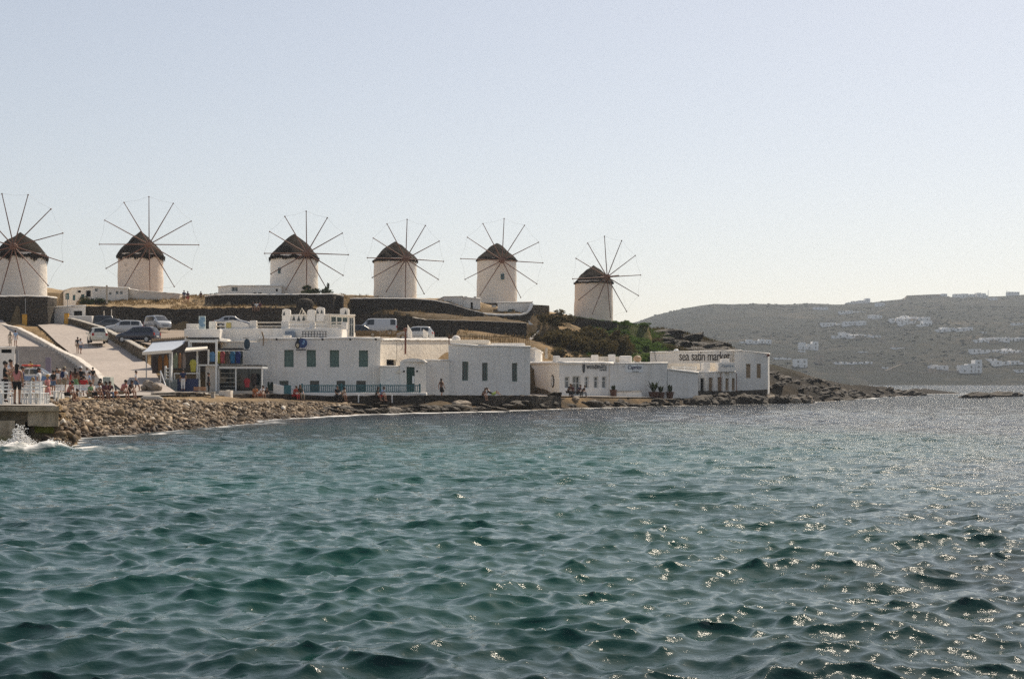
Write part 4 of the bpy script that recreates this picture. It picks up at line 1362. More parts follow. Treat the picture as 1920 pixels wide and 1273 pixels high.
# ---- the lit cream gable behind
h = House('cream_house', 'cream sunlit house wall with a small dark window behind the stair house', 'house', [(713, 124.0, 636.5), (846, 150, 637), (838, 154, 637), (700, 146, 636)], 0.9,
          {0: [(725, 742, 674, 685, 'dark'), (813, 823, 694, 712, 'window')]}, M_CREAM, parapet=0.12, pmat=M_WHITE)  # warmth of the grazing sun partly put into the cream coat
mb = MB(); mb.tube([P(760, 664, 124.5), P(760.5, 617, 124.5)], 0.085, 8); mb.sphere(P(760, 618, 124.5), 0.18, 8, 6)
h.part(mb, 'chimney_pipe', M_RUST)
mb = MB(); mb.tube([P(744, 638, 124), P(744, 678, 124)], 0.02, 5); mb.tube([P(714, 640, 124), P(750, 638, 124.3), P(756, 650, 125), P(752, 656, 124.6)], 0.02, 5)
h.part(mb, 'cable', M_CABLE)
mb = MB(); pbox(mb, 766, 839, 632.5, 637.5, 149.0, 1.2); h.part(mb, 'roof_ledge', M_WHITE, bevel=0.12)
for (a, b_, c_) in ((764, 772, 609), (793, 802, 617)):
    mb = MB(); A = P(a, 636, 146); B = P(b_, 636, 146)
    mb.prism([(A.x, 146), (B.x, 146), (B.x, 146.5), (A.x, 146.5)], A.z, [PZ(c_, 146), PZ(c_ + 13, 146), PZ(c_ + 13, 146), PZ(c_, 146)] if a < 780 else [PZ(c_, 146), PZ(c_ + 6, 146), PZ(c_ + 6, 146), PZ(c_, 146)])
    h.part(mb, 'roof_fin', M_WHITE)

# ---- stair house with green door
h = House('stair_house', 'small white stair house with rounded top and dark green door', 'house', [(750, 121.3, 678), (799, 121.8, 678), (798, 127, 677), (752, 127, 677)], 0.9, {0: [(762, 777.5, 688, 735, 'greendoor')]}, M_WHITE, parapet=0)
mb = MB(); n_ = 12; A = P(751, 678.5, 121.3); B = P(798, 678.5, 121.7)
prof = [(math.cos(math.pi * k / n_), math.sin(math.pi * k / n_)) for k in range(n_ + 1)]
cx_ = (A.x + B.x) / 2; rx = (B.x - A.x) / 2
vs1 = [(cx_ - c * rx, 121.35, A.z + s * 0.30) for c, s in prof]; vs2 = [(x, 127, z) for (x, y, z) in vs1]
mb.add(vs1 + vs2, [(k, k + n_ + 1, k + n_ + 2, k + 1) for k in range(n_)] + [tuple(range(n_ + 1))[::-1], tuple(range(n_ + 1, 2 * n_ + 2))])
h.part(mb, 'vaulted_roof', M_WHITE, smooth=False)
mb = MB(); pbox(mb, 773, 777, 705, 719, 121.45, 0.03); h.part(mb, 'notice', M_WHITEP)
for lx in (757.5, 782):
    mb = MB(); mb.sphere(P(lx, 696, 121.2), 0.09, 8, 6); mb.tube([P(lx, 696, 121.2), P(lx, 696, 121.4)], 0.03, 5); h.part(mb, 'wall_lamp', M_BLACK)
h = House('terrace_wall', 'white terrace wall with a small half-round niche left of the green door', 'wall', [(712.5, 121.2, 687), (750.2, 121.4, 687), (750.2, 125, 687), (711, 125, 687)], 0.9, {}, M_WHITE, parapet=0.07)
mb = MB(); A = P(747.5, 699.5, 121.28)
mb.add([A + Vector((0.21 * math.cos(math.pi * k / 10), 0, 0.26 * math.sin(math.pi * k / 10))) for k in range(11)] + [A + Vector((0.21 * math.cos(math.pi * k / 10), 0.06, 0.26 * math.sin(math.pi * k / 10))) for k in range(11)], [tuple(range(11))] + [(k, k + 11, k + 12, k + 1) for k in range(10)])
h.part(mb, 'niche', M_CREAM)  # flat cream half-round, the lit look of the arch is in its colour

# ---- big plain block
h = House('plain_block', 'large plain white block with three narrow windows facing the water', 'house', [(841, 126.0, 644.5), (896, 126.6, 648), (994, 128, 650), (990, 138, 650), (850, 137, 645)], 0.9,
          {0: [(866.5, 878, 678, 713.5, 'tall')], 1: [(904, 914.5, 680, 714.5, 'tall'), (960, 970, 680.5, 715, 'tall')]}, M_WHITE, reveal=0.3)
mb = MB(); pbox(mb, 841, 918, 637.5, 646, 129.0, 5); h.part(mb, 'raised_roof', M_CREAM, bevel=0.1)  # the sunlit band along the roof is put into this cream colour
mb = MB(); pbox(mb, 919, 985, 643.5, 650, 130.5, 5); h.part(mb, 'raised_roof', M_WHITE, bevel=0.15)
mb = MB(); mb.sphere(P(855, 636, 130), (0.4, 0.4, 0.35), 10, 8); h.part(mb, 'roof_dome', M_WHITE, smooth=True)
mb = MB(); mb.tube([P(842, 645, 125.8), P(842, 630, 125.8)], 0.05, 6); h.part(mb, 'vent_pipe', M_RUST)
mb = MB(); pbox(mb, 979, 983, 655, 740, 127.78, 0.2); h.part(mb, 'pilaster', M_WHITE)
h = House('low_wing', 'lower white wing stepping out from the plain block by the walkway', 'house', [(798, 124.5, 675), (842, 125.4, 675), (843, 130, 675), (799, 130, 675)], 0.9, {}, M_WHITE, parapet=0.07)

# ---- house behind the gap, right of the plain block
h = House('back_house', 'small white house with rounded corner behind the plain block', 'house', [(990, 152, 653), (1003, 151.5, 653), (1014, 152, 659), (1017, 156, 661), (990, 158, 653)], 1.0, {}, M_WHITE)
mb = MB(); mb.tube([P(1024, 672, 150), P(1024.5, 652, 150)], [0.16, 0.12], 8); tag(mb.build('garden_post', M_CONC, base=P(1024, 672, 150)), 'short pale post beside the dark bush', 'post')

# ---- windmills cafe
h = House('cafe', 'white seaside cafe with windmills lettering and four small windows', 'cafe', [(1048.5, 137.5, 680), (1149, 146, 680.5), (1149, 156, 681), (1000, 158, 680.5), (993, 150, 680.5)], 0.9,
          {0: [(1059, 1068, 706, 728, 'window'), (1073.5, 1088, 705, 742, 'pair'), (1096, 1104, 706, 728, 'pair'), (1113.5, 1122, 706, 728, 'pair'), (1129, 1137, 706, 728, 'pair')]}, M_WHITE, parapet=0.16)
CAFE = h
A = Vector((PX(1048.5, 137.5), 137.5, 0)); B = Vector((PX(1149, 146), 146, 0)); cu_ = (B - A).normalized(); cn_ = Vector((cu_.y, -cu_.x, 0))
def cafe_pt(px, py, out=0.02):
    s = seg_hit(A, B, px); q = A.lerp(B, s); return Vector((q.x, q.y, PZ(py, q.y))) + cn_ * out
p0 = cafe_pt(1099, 691.5); p1 = cafe_pt(1137, 691.5)
lettering('windmills', h.t, h.base, p0, cu_, (p1 - p0).length, 0.52, M_BLACK, 0.0, 1.12)
p0 = cafe_pt(1124, 695, 0.0); p1 = cafe_pt(1137, 695, 0.0)
mb = MB(); mb.obox(Vector((p0.x, p0.y, 0)), cu_, cn_, 0, (p1 - p0).length, 0.005, 0.03, p0.z, p0.z + 0.11); h.part(mb, 'caption_strip', M_BLACK)
mb = MB(); c_ = cafe_pt(1094, 688, 0.09); mb.tube([c_, c_ + cn_ * 0.08], 0.01, 5)
mb.v = []; mb.f = []; mb.m = []
ring = [c_ + cu_ * (0.22 * math.cos(2 * math.pi * k / 24)) + Vector((0, 0, 0.58 * math.sin(2 * math.pi * k / 24))) for k in range(24)]
mb.add([p for p in ring] + [p - cn_ * 0.07 for p in ring], [tuple(range(24)), tuple(reversed(range(24, 48)))] + [(k, k + 24, (k + 1) % 24 + 24, (k + 1) % 24) for k in range(24)])
h.part(mb, 'oval_emblem', M_BLACK)
# emblem on the slanting side wall
A2 = Vector((PX(993, 150), 150, 0)); B2 = Vector((PX(1048.5, 137.5), 137.5, 0)); u2 = (B2 - A2).normalized(); n2_ = Vector((u2.y, -u2.x, 0))
s = seg_hit(A2, B2, 1036.5); q = A2.lerp(B2, s); c_ = Vector((q.x, q.y, PZ(714.5, q.y))) + n2_ * 0.05
mb = MB(); ring = [c_ + u2 * (0.62 * math.cos(2 * math.pi * k / 28)) + Vector((0, 0, 0.62 * math.sin(2 * math.pi * k / 28))) for k in range(28)]
mb.add(ring + [p - n2_ * 0.05 for p in ring], [tuple(range(28)), tuple(reversed(range(28, 56)))] + [(k, k + 28, (k + 1) % 28 + 28, (k + 1) % 28) for k in range(28)])
em = h.part(mb, 'round_emblem', M_BLACK)
for k in range(6):
    a_ = math.pi * k / 6 + 0.2
    mb = MB(); d = u2 * math.cos(a_) + Vector((0, 0, math.sin(a_)))
    mb.tube([c_ + n2_ * 0.02 - d * 0.5, c_ + n2_ * 0.02 + d * 0.5], 0.032, 5); h.part(mb, 'emblem_spoke', M_WHITEP, em)
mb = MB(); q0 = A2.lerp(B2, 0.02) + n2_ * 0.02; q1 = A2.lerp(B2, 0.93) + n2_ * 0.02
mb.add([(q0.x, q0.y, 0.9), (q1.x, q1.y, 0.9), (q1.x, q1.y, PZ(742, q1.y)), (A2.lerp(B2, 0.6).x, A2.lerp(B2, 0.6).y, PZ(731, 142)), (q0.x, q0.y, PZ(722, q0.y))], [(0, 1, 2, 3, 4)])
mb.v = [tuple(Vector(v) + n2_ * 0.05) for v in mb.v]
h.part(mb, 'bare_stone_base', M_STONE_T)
mb = MB(); pbox(mb, 1037, 1050, 667, 681, 139, 1.0); h.part(mb, 'pillar', M_WHITE, bevel=0.06)
mb = MB(); pbox(mb, 1050, 1112, 670.5, 683, 150, 0.5); h.part(mb, 'roof_wall', M_WHITE)
mb = MB(); pbox(mb, 1109, 1122, 665.5, 684, 149.4, 0.8); h.part(mb, 'roof_block', M_WHITE, bevel=0.05)
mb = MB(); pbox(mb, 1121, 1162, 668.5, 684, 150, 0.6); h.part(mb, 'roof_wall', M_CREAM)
mb = MB(); pbox(mb, 1141, 1154, 664.5, 684, 149.4, 0.8); h.part(mb, 'roof_block', M_WHITE, bevel=0.05)
mb = MB(); pbox(mb, 1161, 1185.5, 667, 684, 149.5, 1.2); h.part(mb, 'roof_block', M_WHITE, bevel=0.2)
for q in range(1):
    mb = MB(); mb.tube([cafe_pt(1142, 679, 0.05), cafe_pt(1142, 745, 0.05)], 0.03, 5); h.part(mb, 'drain_pipe', M_CREAM)

# ---- long wall with the script sign
h = House('long_wall_house', 'long white house wall with a dark script sign between the two restaurants', 'house', [(1148.6, 146.2, 681), (1251, 150, 680.5), (1251, 158, 680), (1149, 156, 681)], 0.5, {}, M_WHITE, parapet=0.09)
A = Vector((PX(1148.6, 146.2), 146.2, 0)); B = Vector((PX(1251, 150), 150, 0)); gu = (B - A).normalized(); gn = Vector((gu.y, -gu.x, 0))
def wall_pt(px, py, out=0.02):
    s = seg_hit(A, B, px); q = A.lerp(B, s); return Vector((q.x, q.y, PZ(py, q.y))) + gn * out
mb = MB(); p0 = wall_pt(1172, 698.5, 0); p1 = wall_pt(1205, 698.5, 0); W = (p1 - p0).length
mb.obox(Vector((p0.x, p0.y, 0)), gu, gn, 0, W, 0.004, 0.05, p0.z, p0.z + 0.83); sb = h.part(mb, 'sign_board', M_WHITEP)
p0 = wall_pt(1176.5, 694, 0.055); p1 = wall_pt(1202, 694, 0.055)
lettering('Caprice', h.t, h.base, p0, gu, (p1 - p0).length, 0.52, plain('sign_navy', (0.03, 0.035, 0.09), 0.5), 0.004, 0.95, 0.25)
p0 = wall_pt(1185, 697.2, 0.0); p1 = wall_pt(1197, 697.2, 0.0)
mb = MB(); mb.obox(Vector((p0.x, p0.y, 0)), gu, gn, 0, (p1 - p0).length, 0.055, 0.07, p0.z, p0.z + 0.06); h.part(mb, 'caption_strip', M_BLACK)
mb = MB(); p0 = wall_pt(1167, 687, 0.03); mb.tube([p0, p0 + gu * 0.45], 0.02, 5); h.part(mb, 'sign_arm', M_BLACK)
mb = MB(); pbox(mb, 1188, 1202, 676, 681.5, 152, 0.7); h.part(mb, 'roof_block', M_WHITE, bevel=0.08)
mb = MB(); mb.sphere(P(1195, 672.5, 152), (0.45, 0.4, 0.36), 10, 6); h.part(mb, 'roof_lamp', M_BROWNW)
bn = House('wall_bench', 'long low white bench built against the script-sign wall', 'bench', [(1157, 144.8, 733.5), (1203, 146.5, 733), (1203, 147.6, 733), (1157, 146, 733.5)], 0.7, {}, M_WHITE, parapet=0.06, pmat=M_CONC)

# ---- sea restaurant
h = House('sea_restaurant', 'white restaurant with tall hand-painted lettering along its long upper wall', 'restaurant', [(1219, 163, 660.5), (1378, 166, 657), (1378, 176, 657), (1222, 173, 660)], 0.8, {}, M_WHITE, parapet=0.07)
A3 = Vector((PX(1219, 163), 163, 0)); B3 = Vector((PX(1378, 166), 166, 0)); u3 = (B3 - A3).normalized(); n3 = Vector((u3.y, -u3.x, 0))
def r_pt(px, py, out=0.02):
    s = seg_hit(A3, B3, px); q = A3.lerp(B3, s); return Vector((q.x, q.y, PZ(py, q.y))) + n3 * out
M_PAINT = plain('brown_black_lettering', (0.045, 0.035, 0.03), 0.7, 0.2)
p0 = r_pt(1273.5, 676, 0.01); p1 = r_pt(1368.5, 676, 0.01)
lettering('sea satin market', h.t, h.base, p0, u3, (p1 - p0).length, PZ(658.5, p0.y) - PZ(676, p0.y), M_PAINT, 0.004, 0.92, wobble=0.05)
mb = MB(); mb.sphere(P(1268, 657.5, 164), (0.3, 0.25, 0.2), 10, 6); h.part(mb, 'roof_lamp', M_WHITEP)
mb = MB(); mb.tube([P(1227, 660, 162.8), P(1231, 679, 162.8)], 0.03, 5); h.part(mb, 'cable', M_CABLE)
h2 = House('sea_restaurant_wing', 'tall pale blue-shaded end of the restaurant with two brown windows over the rocks', 'restaurant', [(1377, 162.5, 657.5), (1391, 162.7, 656.8), (1440, 163.5, 663.5), (1443, 174, 663), (1379, 174, 657)], 0.8,
           {1: [(1399, 1407.5, 682, 709, 'brown'), (1419, 1427, 682, 709, 'brown')]}, M_WHITE, parapet=0.08)
mb = MB(); mb.tube([P(1439.5, 664, 163.2), P(1442, 668, 163.2)], 0.16, 7); h2.part(mb, 'downpipe_head', M_RUST)
h3 = House('sea_terrace', 'low white terrace house with bright coping in front of the restaurant lettering', 'house', [(1251.5, 150.2, 692.5), (1309, 153, 698.5), (1309, 161, 698), (1252, 160, 692)], 0.5, {}, M_WHITE, parapet=0.12)
mb = MB(); pbox(mb, 1252, 1312, 681, 693, 161.2, 0.5); h3.part(mb, 'back_wall', M_CREAM)
for y_ in (688.5, 692.5):
    mb = MB(); mb.tube([P(1258, y_, 158.5), P(1307, y_ + 0.8, 158.8)], 0.05, 6); h3.part(mb, 'rail', M_WHITEP)
for x_ in (1262, 1284, 1305):
    mb = MB(); mb.tube([P(x_, 698, 158.5), P(x_, 686, 158.5)], 0.05, 6); h3.part(mb, 'rail_post', M_WHITEP)
mb = MB(); mb.tube([P(1251.5, 697, 150), P(1251.5, 748, 150)], 0.04, 6); h3.part(mb, 'drain_pipe', M_METAL)
h4 = House('sea_porch', 'white porch with several red-brown doors between pillars above the dark rocks', 'porch', [(1309.5, 156.5, 697.5), (1379, 158.5, 697), (1379, 162, 697), (1310, 161, 697.5)], 0.9,
           {0: [(1313.5, 1320, 709, 733, 'dark'), (1329, 1336, 708, 733, 'browndoor'), (1345.5, 1353.5, 707, 733, 'browndoor'), (1360, 1366, 709, 732, 'browndoor'), (1372, 1378, 709, 732, 'browndoor')]}, M_WHITE, parapet=0.09)
mb = MB(); pbox(mb, 1319, 1331.5, 680, 697, 158, 2.0); h4.part(mb, 'roof_block', M_WHITE, bevel=0.06)
mb = MB(); pbox(mb, 1347, 1378, 679.5, 697.5, 157.2, 2.4); h4.part(mb, 'roof_block', M_WHITE, bevel=0.06)
mb = MB(); pbox(mb, 1353, 1368, 672.5, 679.5, 158, 1.4); h4.part(mb, 'roof_block', M_WHITE, bevel=0.06)
mb = MB(); pbox(mb, 1331.5, 1347, 680, 697, 160.6, 0.3); h4.part(mb, 'roof_recess', M_CREAM)
lettering('Caprice', h4.t, h4.base, P(1353, 689.5, 157.18), (1, 0, 0), 1.3, 0.38, plain('faded_blue', (0.24, 0.32, 0.40), 0.8), 0.0, 1.0, 0.2)
for x_ in (1324, 1341, 1357, 1369.5):
    mb = MB(); pbox(mb, x_ - 1.5, x_ + 1.5, 699, 734, 156.0, 0.25); h4.part(mb, 'pillar', M_WHITE)
for x_ in (1308, 1351, 1381):
    mb = MB(); mb.tube([P(x_, 700, 155.8), P(x_, 734, 155.8)], 0.04, 6); h4.part(mb, 'drain_pipe', M_RUST)
h5 = House('rock_foundation', 'rough dark stone foundation under the porch and restaurant end, wet at the sea', 'foundation', [(1297, 152.5, 733), (1380, 157.5, 733), (1438, 161, 730), (1441, 172, 730), (1298, 162, 733)], -0.6, {}, M_STONE, parapet=0)
h6 = House('rock_foundation', 'low dark rock footing below the long script-sign wall', 'foundation', [(1150, 143.3, 748.5), (1252, 148.6, 748), (1298, 152, 746), (1298, 158, 746), (1150, 150, 748)], -0.6, {}, M_STONE, parapet=0)

# ------------------------------------------------------------------ low sea wall and terrace with teal railing
wall_path('sea_wall', 'long low dark stone sea wall along the walkway', [(590, 115.2, 741.5, -0.2), (672, 115.9, 741.5, -0.2), (735, 116.8, 741.5, -0.2), (800, 118.2, 741, -0.2), (900, 121.6, 741, -0.2), (1000, 126.4, 742, -0.2), (1047, 131.5, 743.5, -0.2)], 0.55, M_STONE, rough=0.05)
wall_path('sea_wall', 'low dark stone sea wall below the clothes shop end of the walkway', [(402, 104.0, 741, 0.3), (440, 107.5, 739, 0.3), (500, 111.8, 738.5, 0.2), (560, 114.2, 740, 0.0), (588, 115.1, 741.5, -0.2)], 0.55, M_STONE, rough=0.06)
for x_ in (672, 735):
    mb = MB(); pbox(mb, x_ - 1.2, x_ + 1.2, 740.6, 755, PX(0, 1) * 0 + (115.55 if x_ == 672 else 116.45), 0.3); tag(mb.build('marker_post', M_WHITEP, base=P(x_, 755, 115.5), bevel=0.02), 'white painted strip on the sea wall, ' + ('left' if x_ == 672 else 'right') + ' one of two', 'marker')
tr = thing('terrace_railing', 'teal wooden railing on a white plinth in front of the shuttered house', 'railing', P(665, 741, 119))
b_ = tr.location
mb = MB(); pbox(mb, 543, 799, 736, 747, 118.9, 1.6); mb.build('plinth', M_WHITE, tr, b_, bevel=0.05)
for y_ in (722.6, 734.5):
    mb = MB(); pbox(mb, 566, 787, y_ - 0.9, y_ + 0.9, 119.05, 0.09); mb.build('rail', M_TEALP, tr, b_)
mbp = MB(); x0 = PX(566, 119.05); z0, z1 = PZ(733.7, 119), PZ(723.4, 119)
mbp.box(-0.03, 0.02, z0, 0.03, 0.07, z1)
me_b = mbp.mesh('baluster', M_TEALP)
nb = 62
for k in range(nb):
    ob = bpy.data.objects.new('baluster', me_b); COL.objects.link(ob); ob.parent = tr
    ob.location = Vector((PX(567 + 219 * k / (nb - 1), 119.05), 119.05, 0)) - b_
for x_ in (566, 640, 713, 787):
    mb = MB(); pbox(mb, x_ - 1.4, x_ + 1.4, 719, 737, 119.02, 0.14); mb.build('newel_post', M_TEALP, tr, b_, bevel=0.02)
mb = MB(); A = P(512, 720, 118.5); 
mb.prism([(PX(512, 118.5), 118.5), (PX(532, 118.5), 118.5), (PX(532, 118.5), 119.6), (PX(512, 118.5), 119.6)], 0.9, [PZ(719, 118.5), PZ(724, 118.5), PZ(724, 118.5), PZ(719, 118.5)])
tag(mb.build('stair_block', M_WHITE, base=P(522, 741, 118.5), bevel=0.06), 'stepped white stair block left of the teal railing', 'step')
mb = MB(); pbox(mb, 532.5, 545, 722, 742, 118.6, 0.2); tag(mb.build('garden_gate', M_TEALP, base=P(538, 742, 118.6)), 'dark teal gate panel at the left end of the railing', 'gate')
# ------------------------------------------------------------------ roof terrace above the shops
rt = thing('roof_terrace', 'white roof terrace wall with posts and two rails above the clothes shop', 'terrace', P(420, 640, 124))
b_ = rt.location
mb = MB(); pbox(mb, 345, 412, 617, 634, 121.5, 10); mb.build('parapet_wall', M_WHITE, rt, b_, bevel=0.06)
mb = MB(); pbox(mb, 411, 640, 615.5, 640, 123.2, 11); mb.build('parapet_wall', M_WHITE, rt, b_, bevel=0.06)
for (a, b, y0) in ((349, 373, 607), (391.5, 404, 602.5), (468, 480.5, 601), (527, 541, 602), (580, 590, 603), (640, 650, 604)):
    mb = MB(); pbox(mb, a, b, y0, 618, 123.6, 0.55); mb.build('post', M_WHITE, rt, b_, bevel=0.04)
for (a, b) in ((404, 425), (480.5, 527), (541, 580), (590, 640)):
    for y_ in (604.5, 611.5):
        mb = MB(); pbox(mb, a, b, y_ - 1.1, y_ + 1.1, 123.8, 0.14); mb.build('rail', M_CREAM, rt, b_)
mb = MB()
A = PX(421, 123.4); 
pts = [(421, 603), (436, 600), (452, 604), (467, 610), (467, 617), (421, 617)]
v1 = [P(a, y, 123.4) for a, y in pts]; v2 = [p + Vector((0, 0.5, 0)) for p in v1]
mb.add(v1 + v2, [(5, 4, 3, 2, 1, 0), tuple(range(6, 12))] + [(k, (k + 1) % 6, (k + 1) % 6 + 6, k + 6) for k in range(6)])
mb.build('gabled_parapet', M_WHITE, rt, b_)
mb = MB(); pbox(mb, 424, 433, 605, 615, 123.34, 0.05); mb.build('notice', plain('notice_yellow', (0.55, 0.45, 0.15), 0.7), rt, b_)
bs = thing('menu_board', 'tall pale blue picture board standing on the roof terrace', 'board', P(379, 618, 122.6))
mb = MB(); pbox(mb, 372.5, 385, 592.5, 618, 122.6, 0.12); mb.build('panel', plain('board_pale', (0.55, 0.62, 0.60), 0.6), bs, bs.location)
mb = MB()
rnd = random.Random(4)
for k in range(7):
    mb.sphere(P(rnd.uniform(376, 382), rnd.uniform(598, 613), 122.58), (rnd.uniform(0.08, 0.2), 0.015, rnd.uniform(0.1, 0.3)), 8, 6)
mb.build('painted_figure', plain('board_blue', (0.20, 0.32, 0.42), 0.6, 0.3), bs, bs.location)
bx_ = thing('roof_clutter', 'black wire crate on the roof of the shuttered house', 'crate', P(590, 634, 122.4))
for k in range(9):
    mb = MB(); pbox(mb, 567 + k * 5.4, 568.2 + k * 5.4, 621, 634, 122.2, 0.05); mb.build('upright', M_BLACK, bx_, bx_.location)
for y_ in (621, 626, 631):
    mb = MB(); pbox(mb, 566, 613, y_, y_ + 1.0, 122.12, 0.05); mb.build('crossbar', M_BLACK, bx_, bx_.location)
mb = MB(); pbox(mb, 534, 552, 621, 633, 122.6, 0.6); tag(mb.build('roof_tank', plain('slate_blue', (0.12, 0.16, 0.22), 0.5), base=P(543, 633, 122.6), bevel=0.05), 'slate blue box on the roof above the round sign', 'tank')
mb = MB(); pbox(mb, 530, 545, 628.5, 632.5, 121.6, 0.5); tag(mb.build('roof_slab', M_WHITE, base=P(537, 632.5, 121.6), bevel=0.05), 'small white slab on the roof edge above the round sign', 'slab')

# rooftop room with dovecote turrets
h = House('rooftop_room', 'white rooftop room with a row of small windows and a blue glass door', 'room', [(619, 128, 590), (664.5, 128.3, 591), (665, 134, 591), (619, 134, 590)], 4.0,
          {0: [(621, 630, 594, 608, 'tall'), (632, 640.5, 595, 608, 'tall'), (642.5, 651, 595.5, 607, 'tall'), (654.5, 663, 595, 631, 'pair')]}, M_CREAM, parapet=0.07)
h = House('rooftop_parapet', 'white rooftop parapet with a row of small diamond holes and pointed turrets', 'parapet', [(529, 128.6, 590.5), (619, 128.6, 590), (619, 130, 590), (529, 130, 590.5)], 4.0, {}, M_WHITE, parapet=0.06)
for k in range(6):
    mb = MB(); A = P(541.5 + k * 9.2, 597.5 - (k % 2) * 0.8, 128.55)
    mb.add([A + Vector((-0.14, 0, -0.2)), A + Vector((0.14, 0, -0.2)), A + Vector((0, 0, 0.25)), A + Vector((-0.14, 0.06, -0.2)), A + Vector((0.14, 0.06, -0.2)), A + Vector((0, 0.06, 0.25))], [(0, 1, 2), (0, 2, 5, 3), (1, 4, 5, 2), (0, 3, 4, 1)])
    h.part(mb, 'dove_hole', M_GLASS)  # flat dark plate stands in for the shade inside the hole
def turret(p0, p1, y0, holes, lab, D=128.3):
    t = thing('dove_turret', lab, 'turret', P((p0 + p1) / 2, 600, D), 0, 'dovecote turrets on the roof')
    mb = MB(); n_ = 8
    A = P(p0, y0 + 4, D); B = P(p1, y0 + 4, D); cx_ = (A.x + B.x) / 2; rx = (B.x - A.x) / 2; zt = PZ(y0, D) - A.z
    top = [(cx_ - rx * math.cos(math.pi * k / n_), A.z + zt * math.sin(math.pi * k / n_)) for k in range(n_ + 1)]
    ring = [(A.x, PZ(602, D))] + top + [(B.x, PZ(602, D))]
    v1 = [(x, D, z) for x, z in ring]; v2 = [(x, D + 0.5, z) for x, z in ring]; m = len(ring)
    mb.add(v1 + v2, [tuple(range(m))[::-1], tuple(range(m, 2 * m))] + [(k, (k + 1) % m, (k + 1) % m + m, k + m) for k in range(m)])
    mb.build('body', M_WHITE, t, t.location)
    for hx_ in holes:
        A = P(hx_, y0 + 9, D - 0.03); mb = MB()
        mb.add([A + Vector((-0.11, 0, -0.16)), A + Vector((0.11, 0, -0.16)), A + Vector((0, 0, 0.22)), A + Vector((-0.11, 0.06, -0.16)), A + Vector((0.11, 0.06, -0.16)), A + Vector((0, 0.06, 0.22))], [(0, 1, 2), (0, 2, 5, 3), (1, 4, 5, 2), (0, 3, 4, 1)])
        mb.build('dove_hole', M_GLASS, t, t.location)  # dark plate on the face, hole shade put into its colour
turret(529, 544, 579, (532.5,), 'left dovecote turret with one hole on the white roof')
turret(576, 591, 580, (), 'rounded blank roof turret between the pierced ones')
turret(593, 608, 575.5, (595.5, 603), 'roof turret with two small holes, tallest of the row')
turret(637.5, 654, 577, (648,), 'right dovecote turret above the rooftop room windows', 129.2)
mb = MB(); mb.tube([P(561, 590, 128.4), P(566, 578, 128.4), P(572, 590, 128.4)], 0.05, 5); mb.tube([P(566, 590, 128.45), P(569, 582, 128.45), P(574, 590, 128.45)], 0.05, 5)
tag(mb.build('trestle', M_CREAM, base=P(567, 590, 128.4)), 'small pale wooden trestle on the roof parapet', 'trestle')

# ------------------------------------------------------------------ clothes shop with awning
sh = thing('clothes_shop', 'open-fronted clothes shop with white posts below the roof terrace', 'shop', P(380, 738, 118))
b_ = sh.location
M_SHADE = plain('shop_interior_shade', (0.10, 0.08, 0.065), 0.9, 0.3)  # shade of the shop interior put into the dark back wall colour
def spart(name, mat, px0, px1, py0, py1, D, dep, bev=0.0, parent=None):
    mb = MB(); pbox(mb, px0, px1, py0, py1, D, dep)
    return mb.build(name, mat, parent or sh, b_, bevel=bev)
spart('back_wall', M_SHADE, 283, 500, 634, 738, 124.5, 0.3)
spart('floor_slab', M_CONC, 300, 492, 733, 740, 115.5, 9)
spart('roof_slab', M_WHITE, 346, 412, 633.5, 640, 117.5, 7, 0.04)
spart('roof_beam', M_BLACK, 349, 410, 632.6, 635.4, 117.3, 0.2)
spart('cross_beam', M_WHITEP, 355, 406, 637.5, 642, 117.2, 0.2)
for (a, b, y0, y1, D) in ((352.5, 356, 640, 653, 117.4), (356.5, 359.5, 640, 653, 117.5), (368, 371, 657, 736, 115.9), (389, 391.5, 655, 684, 116), (403.5, 407, 636, 738, 116), (320, 323, 659, 716, 113.5), (372.5, 374.5, 684, 736, 116.2)):
    spart('post', M_WHITEP, a, b, y0, y1, D, 0.16)
spart('counter_panel', plain('panel_grey', (0.30, 0.34, 0.33), 0.7), 311, 332, 711, 734, 114.5, 0.12)
spart('counter_panel', plain('panel_navy', (0.035, 0.05, 0.12), 0.7), 332.5, 371, 710, 734, 114.6, 0.12)
spart('counter_top', M_WHITEP, 326, 370, 699, 701, 114.8, 0.8)
spart('counter_leg', M_WHITEP, 326, 328, 701, 711, 114.8, 0.1)
spart('white_pier', M_WORN, 385, 404, 683, 736, 116.4, 0.6, 0.04)
spart('upper_sill', M_WHITEP, 371, 408, 683, 686, 116.1, 0.4)
# right-hand show windows
spart('upper_fascia', M_BLACK, 406, 455, 652.5, 656.5, 117.0, 0.5)
spart('upper_lintel', M_WHITEP, 407, 455, 656.5, 658.5, 117.1, 0.3)
spart('upper_glass', M_GLASS, 407, 455, 658.5, 683, 119.2, 0.06)
spart('lower_canopy', M_WHITEP, 410, 492, 686.5, 691, 116.3, 2.5)
spart('canopy_edge', M_BLACK, 410, 492, 684.5, 686.4, 116.2, 2.6)
spart('lower_glass', M_GLASS, 411, 491, 691, 734, 119.4, 0.06)
for x_ in (410, 442, 491):
    spart('post', M_WHITEP, x_ - 1, x_ + 1, 691, 736, 116.5, 0.12)
for y_ in (699, 708, 716, 724, 730):
    spart('shelf', M_METAL, 412, 441, y_, y_ + 1.2, 118.2, 0.5)
spart('side_return', M_WHITE, 455, 490, 641, 684, 121.0, 0.4)

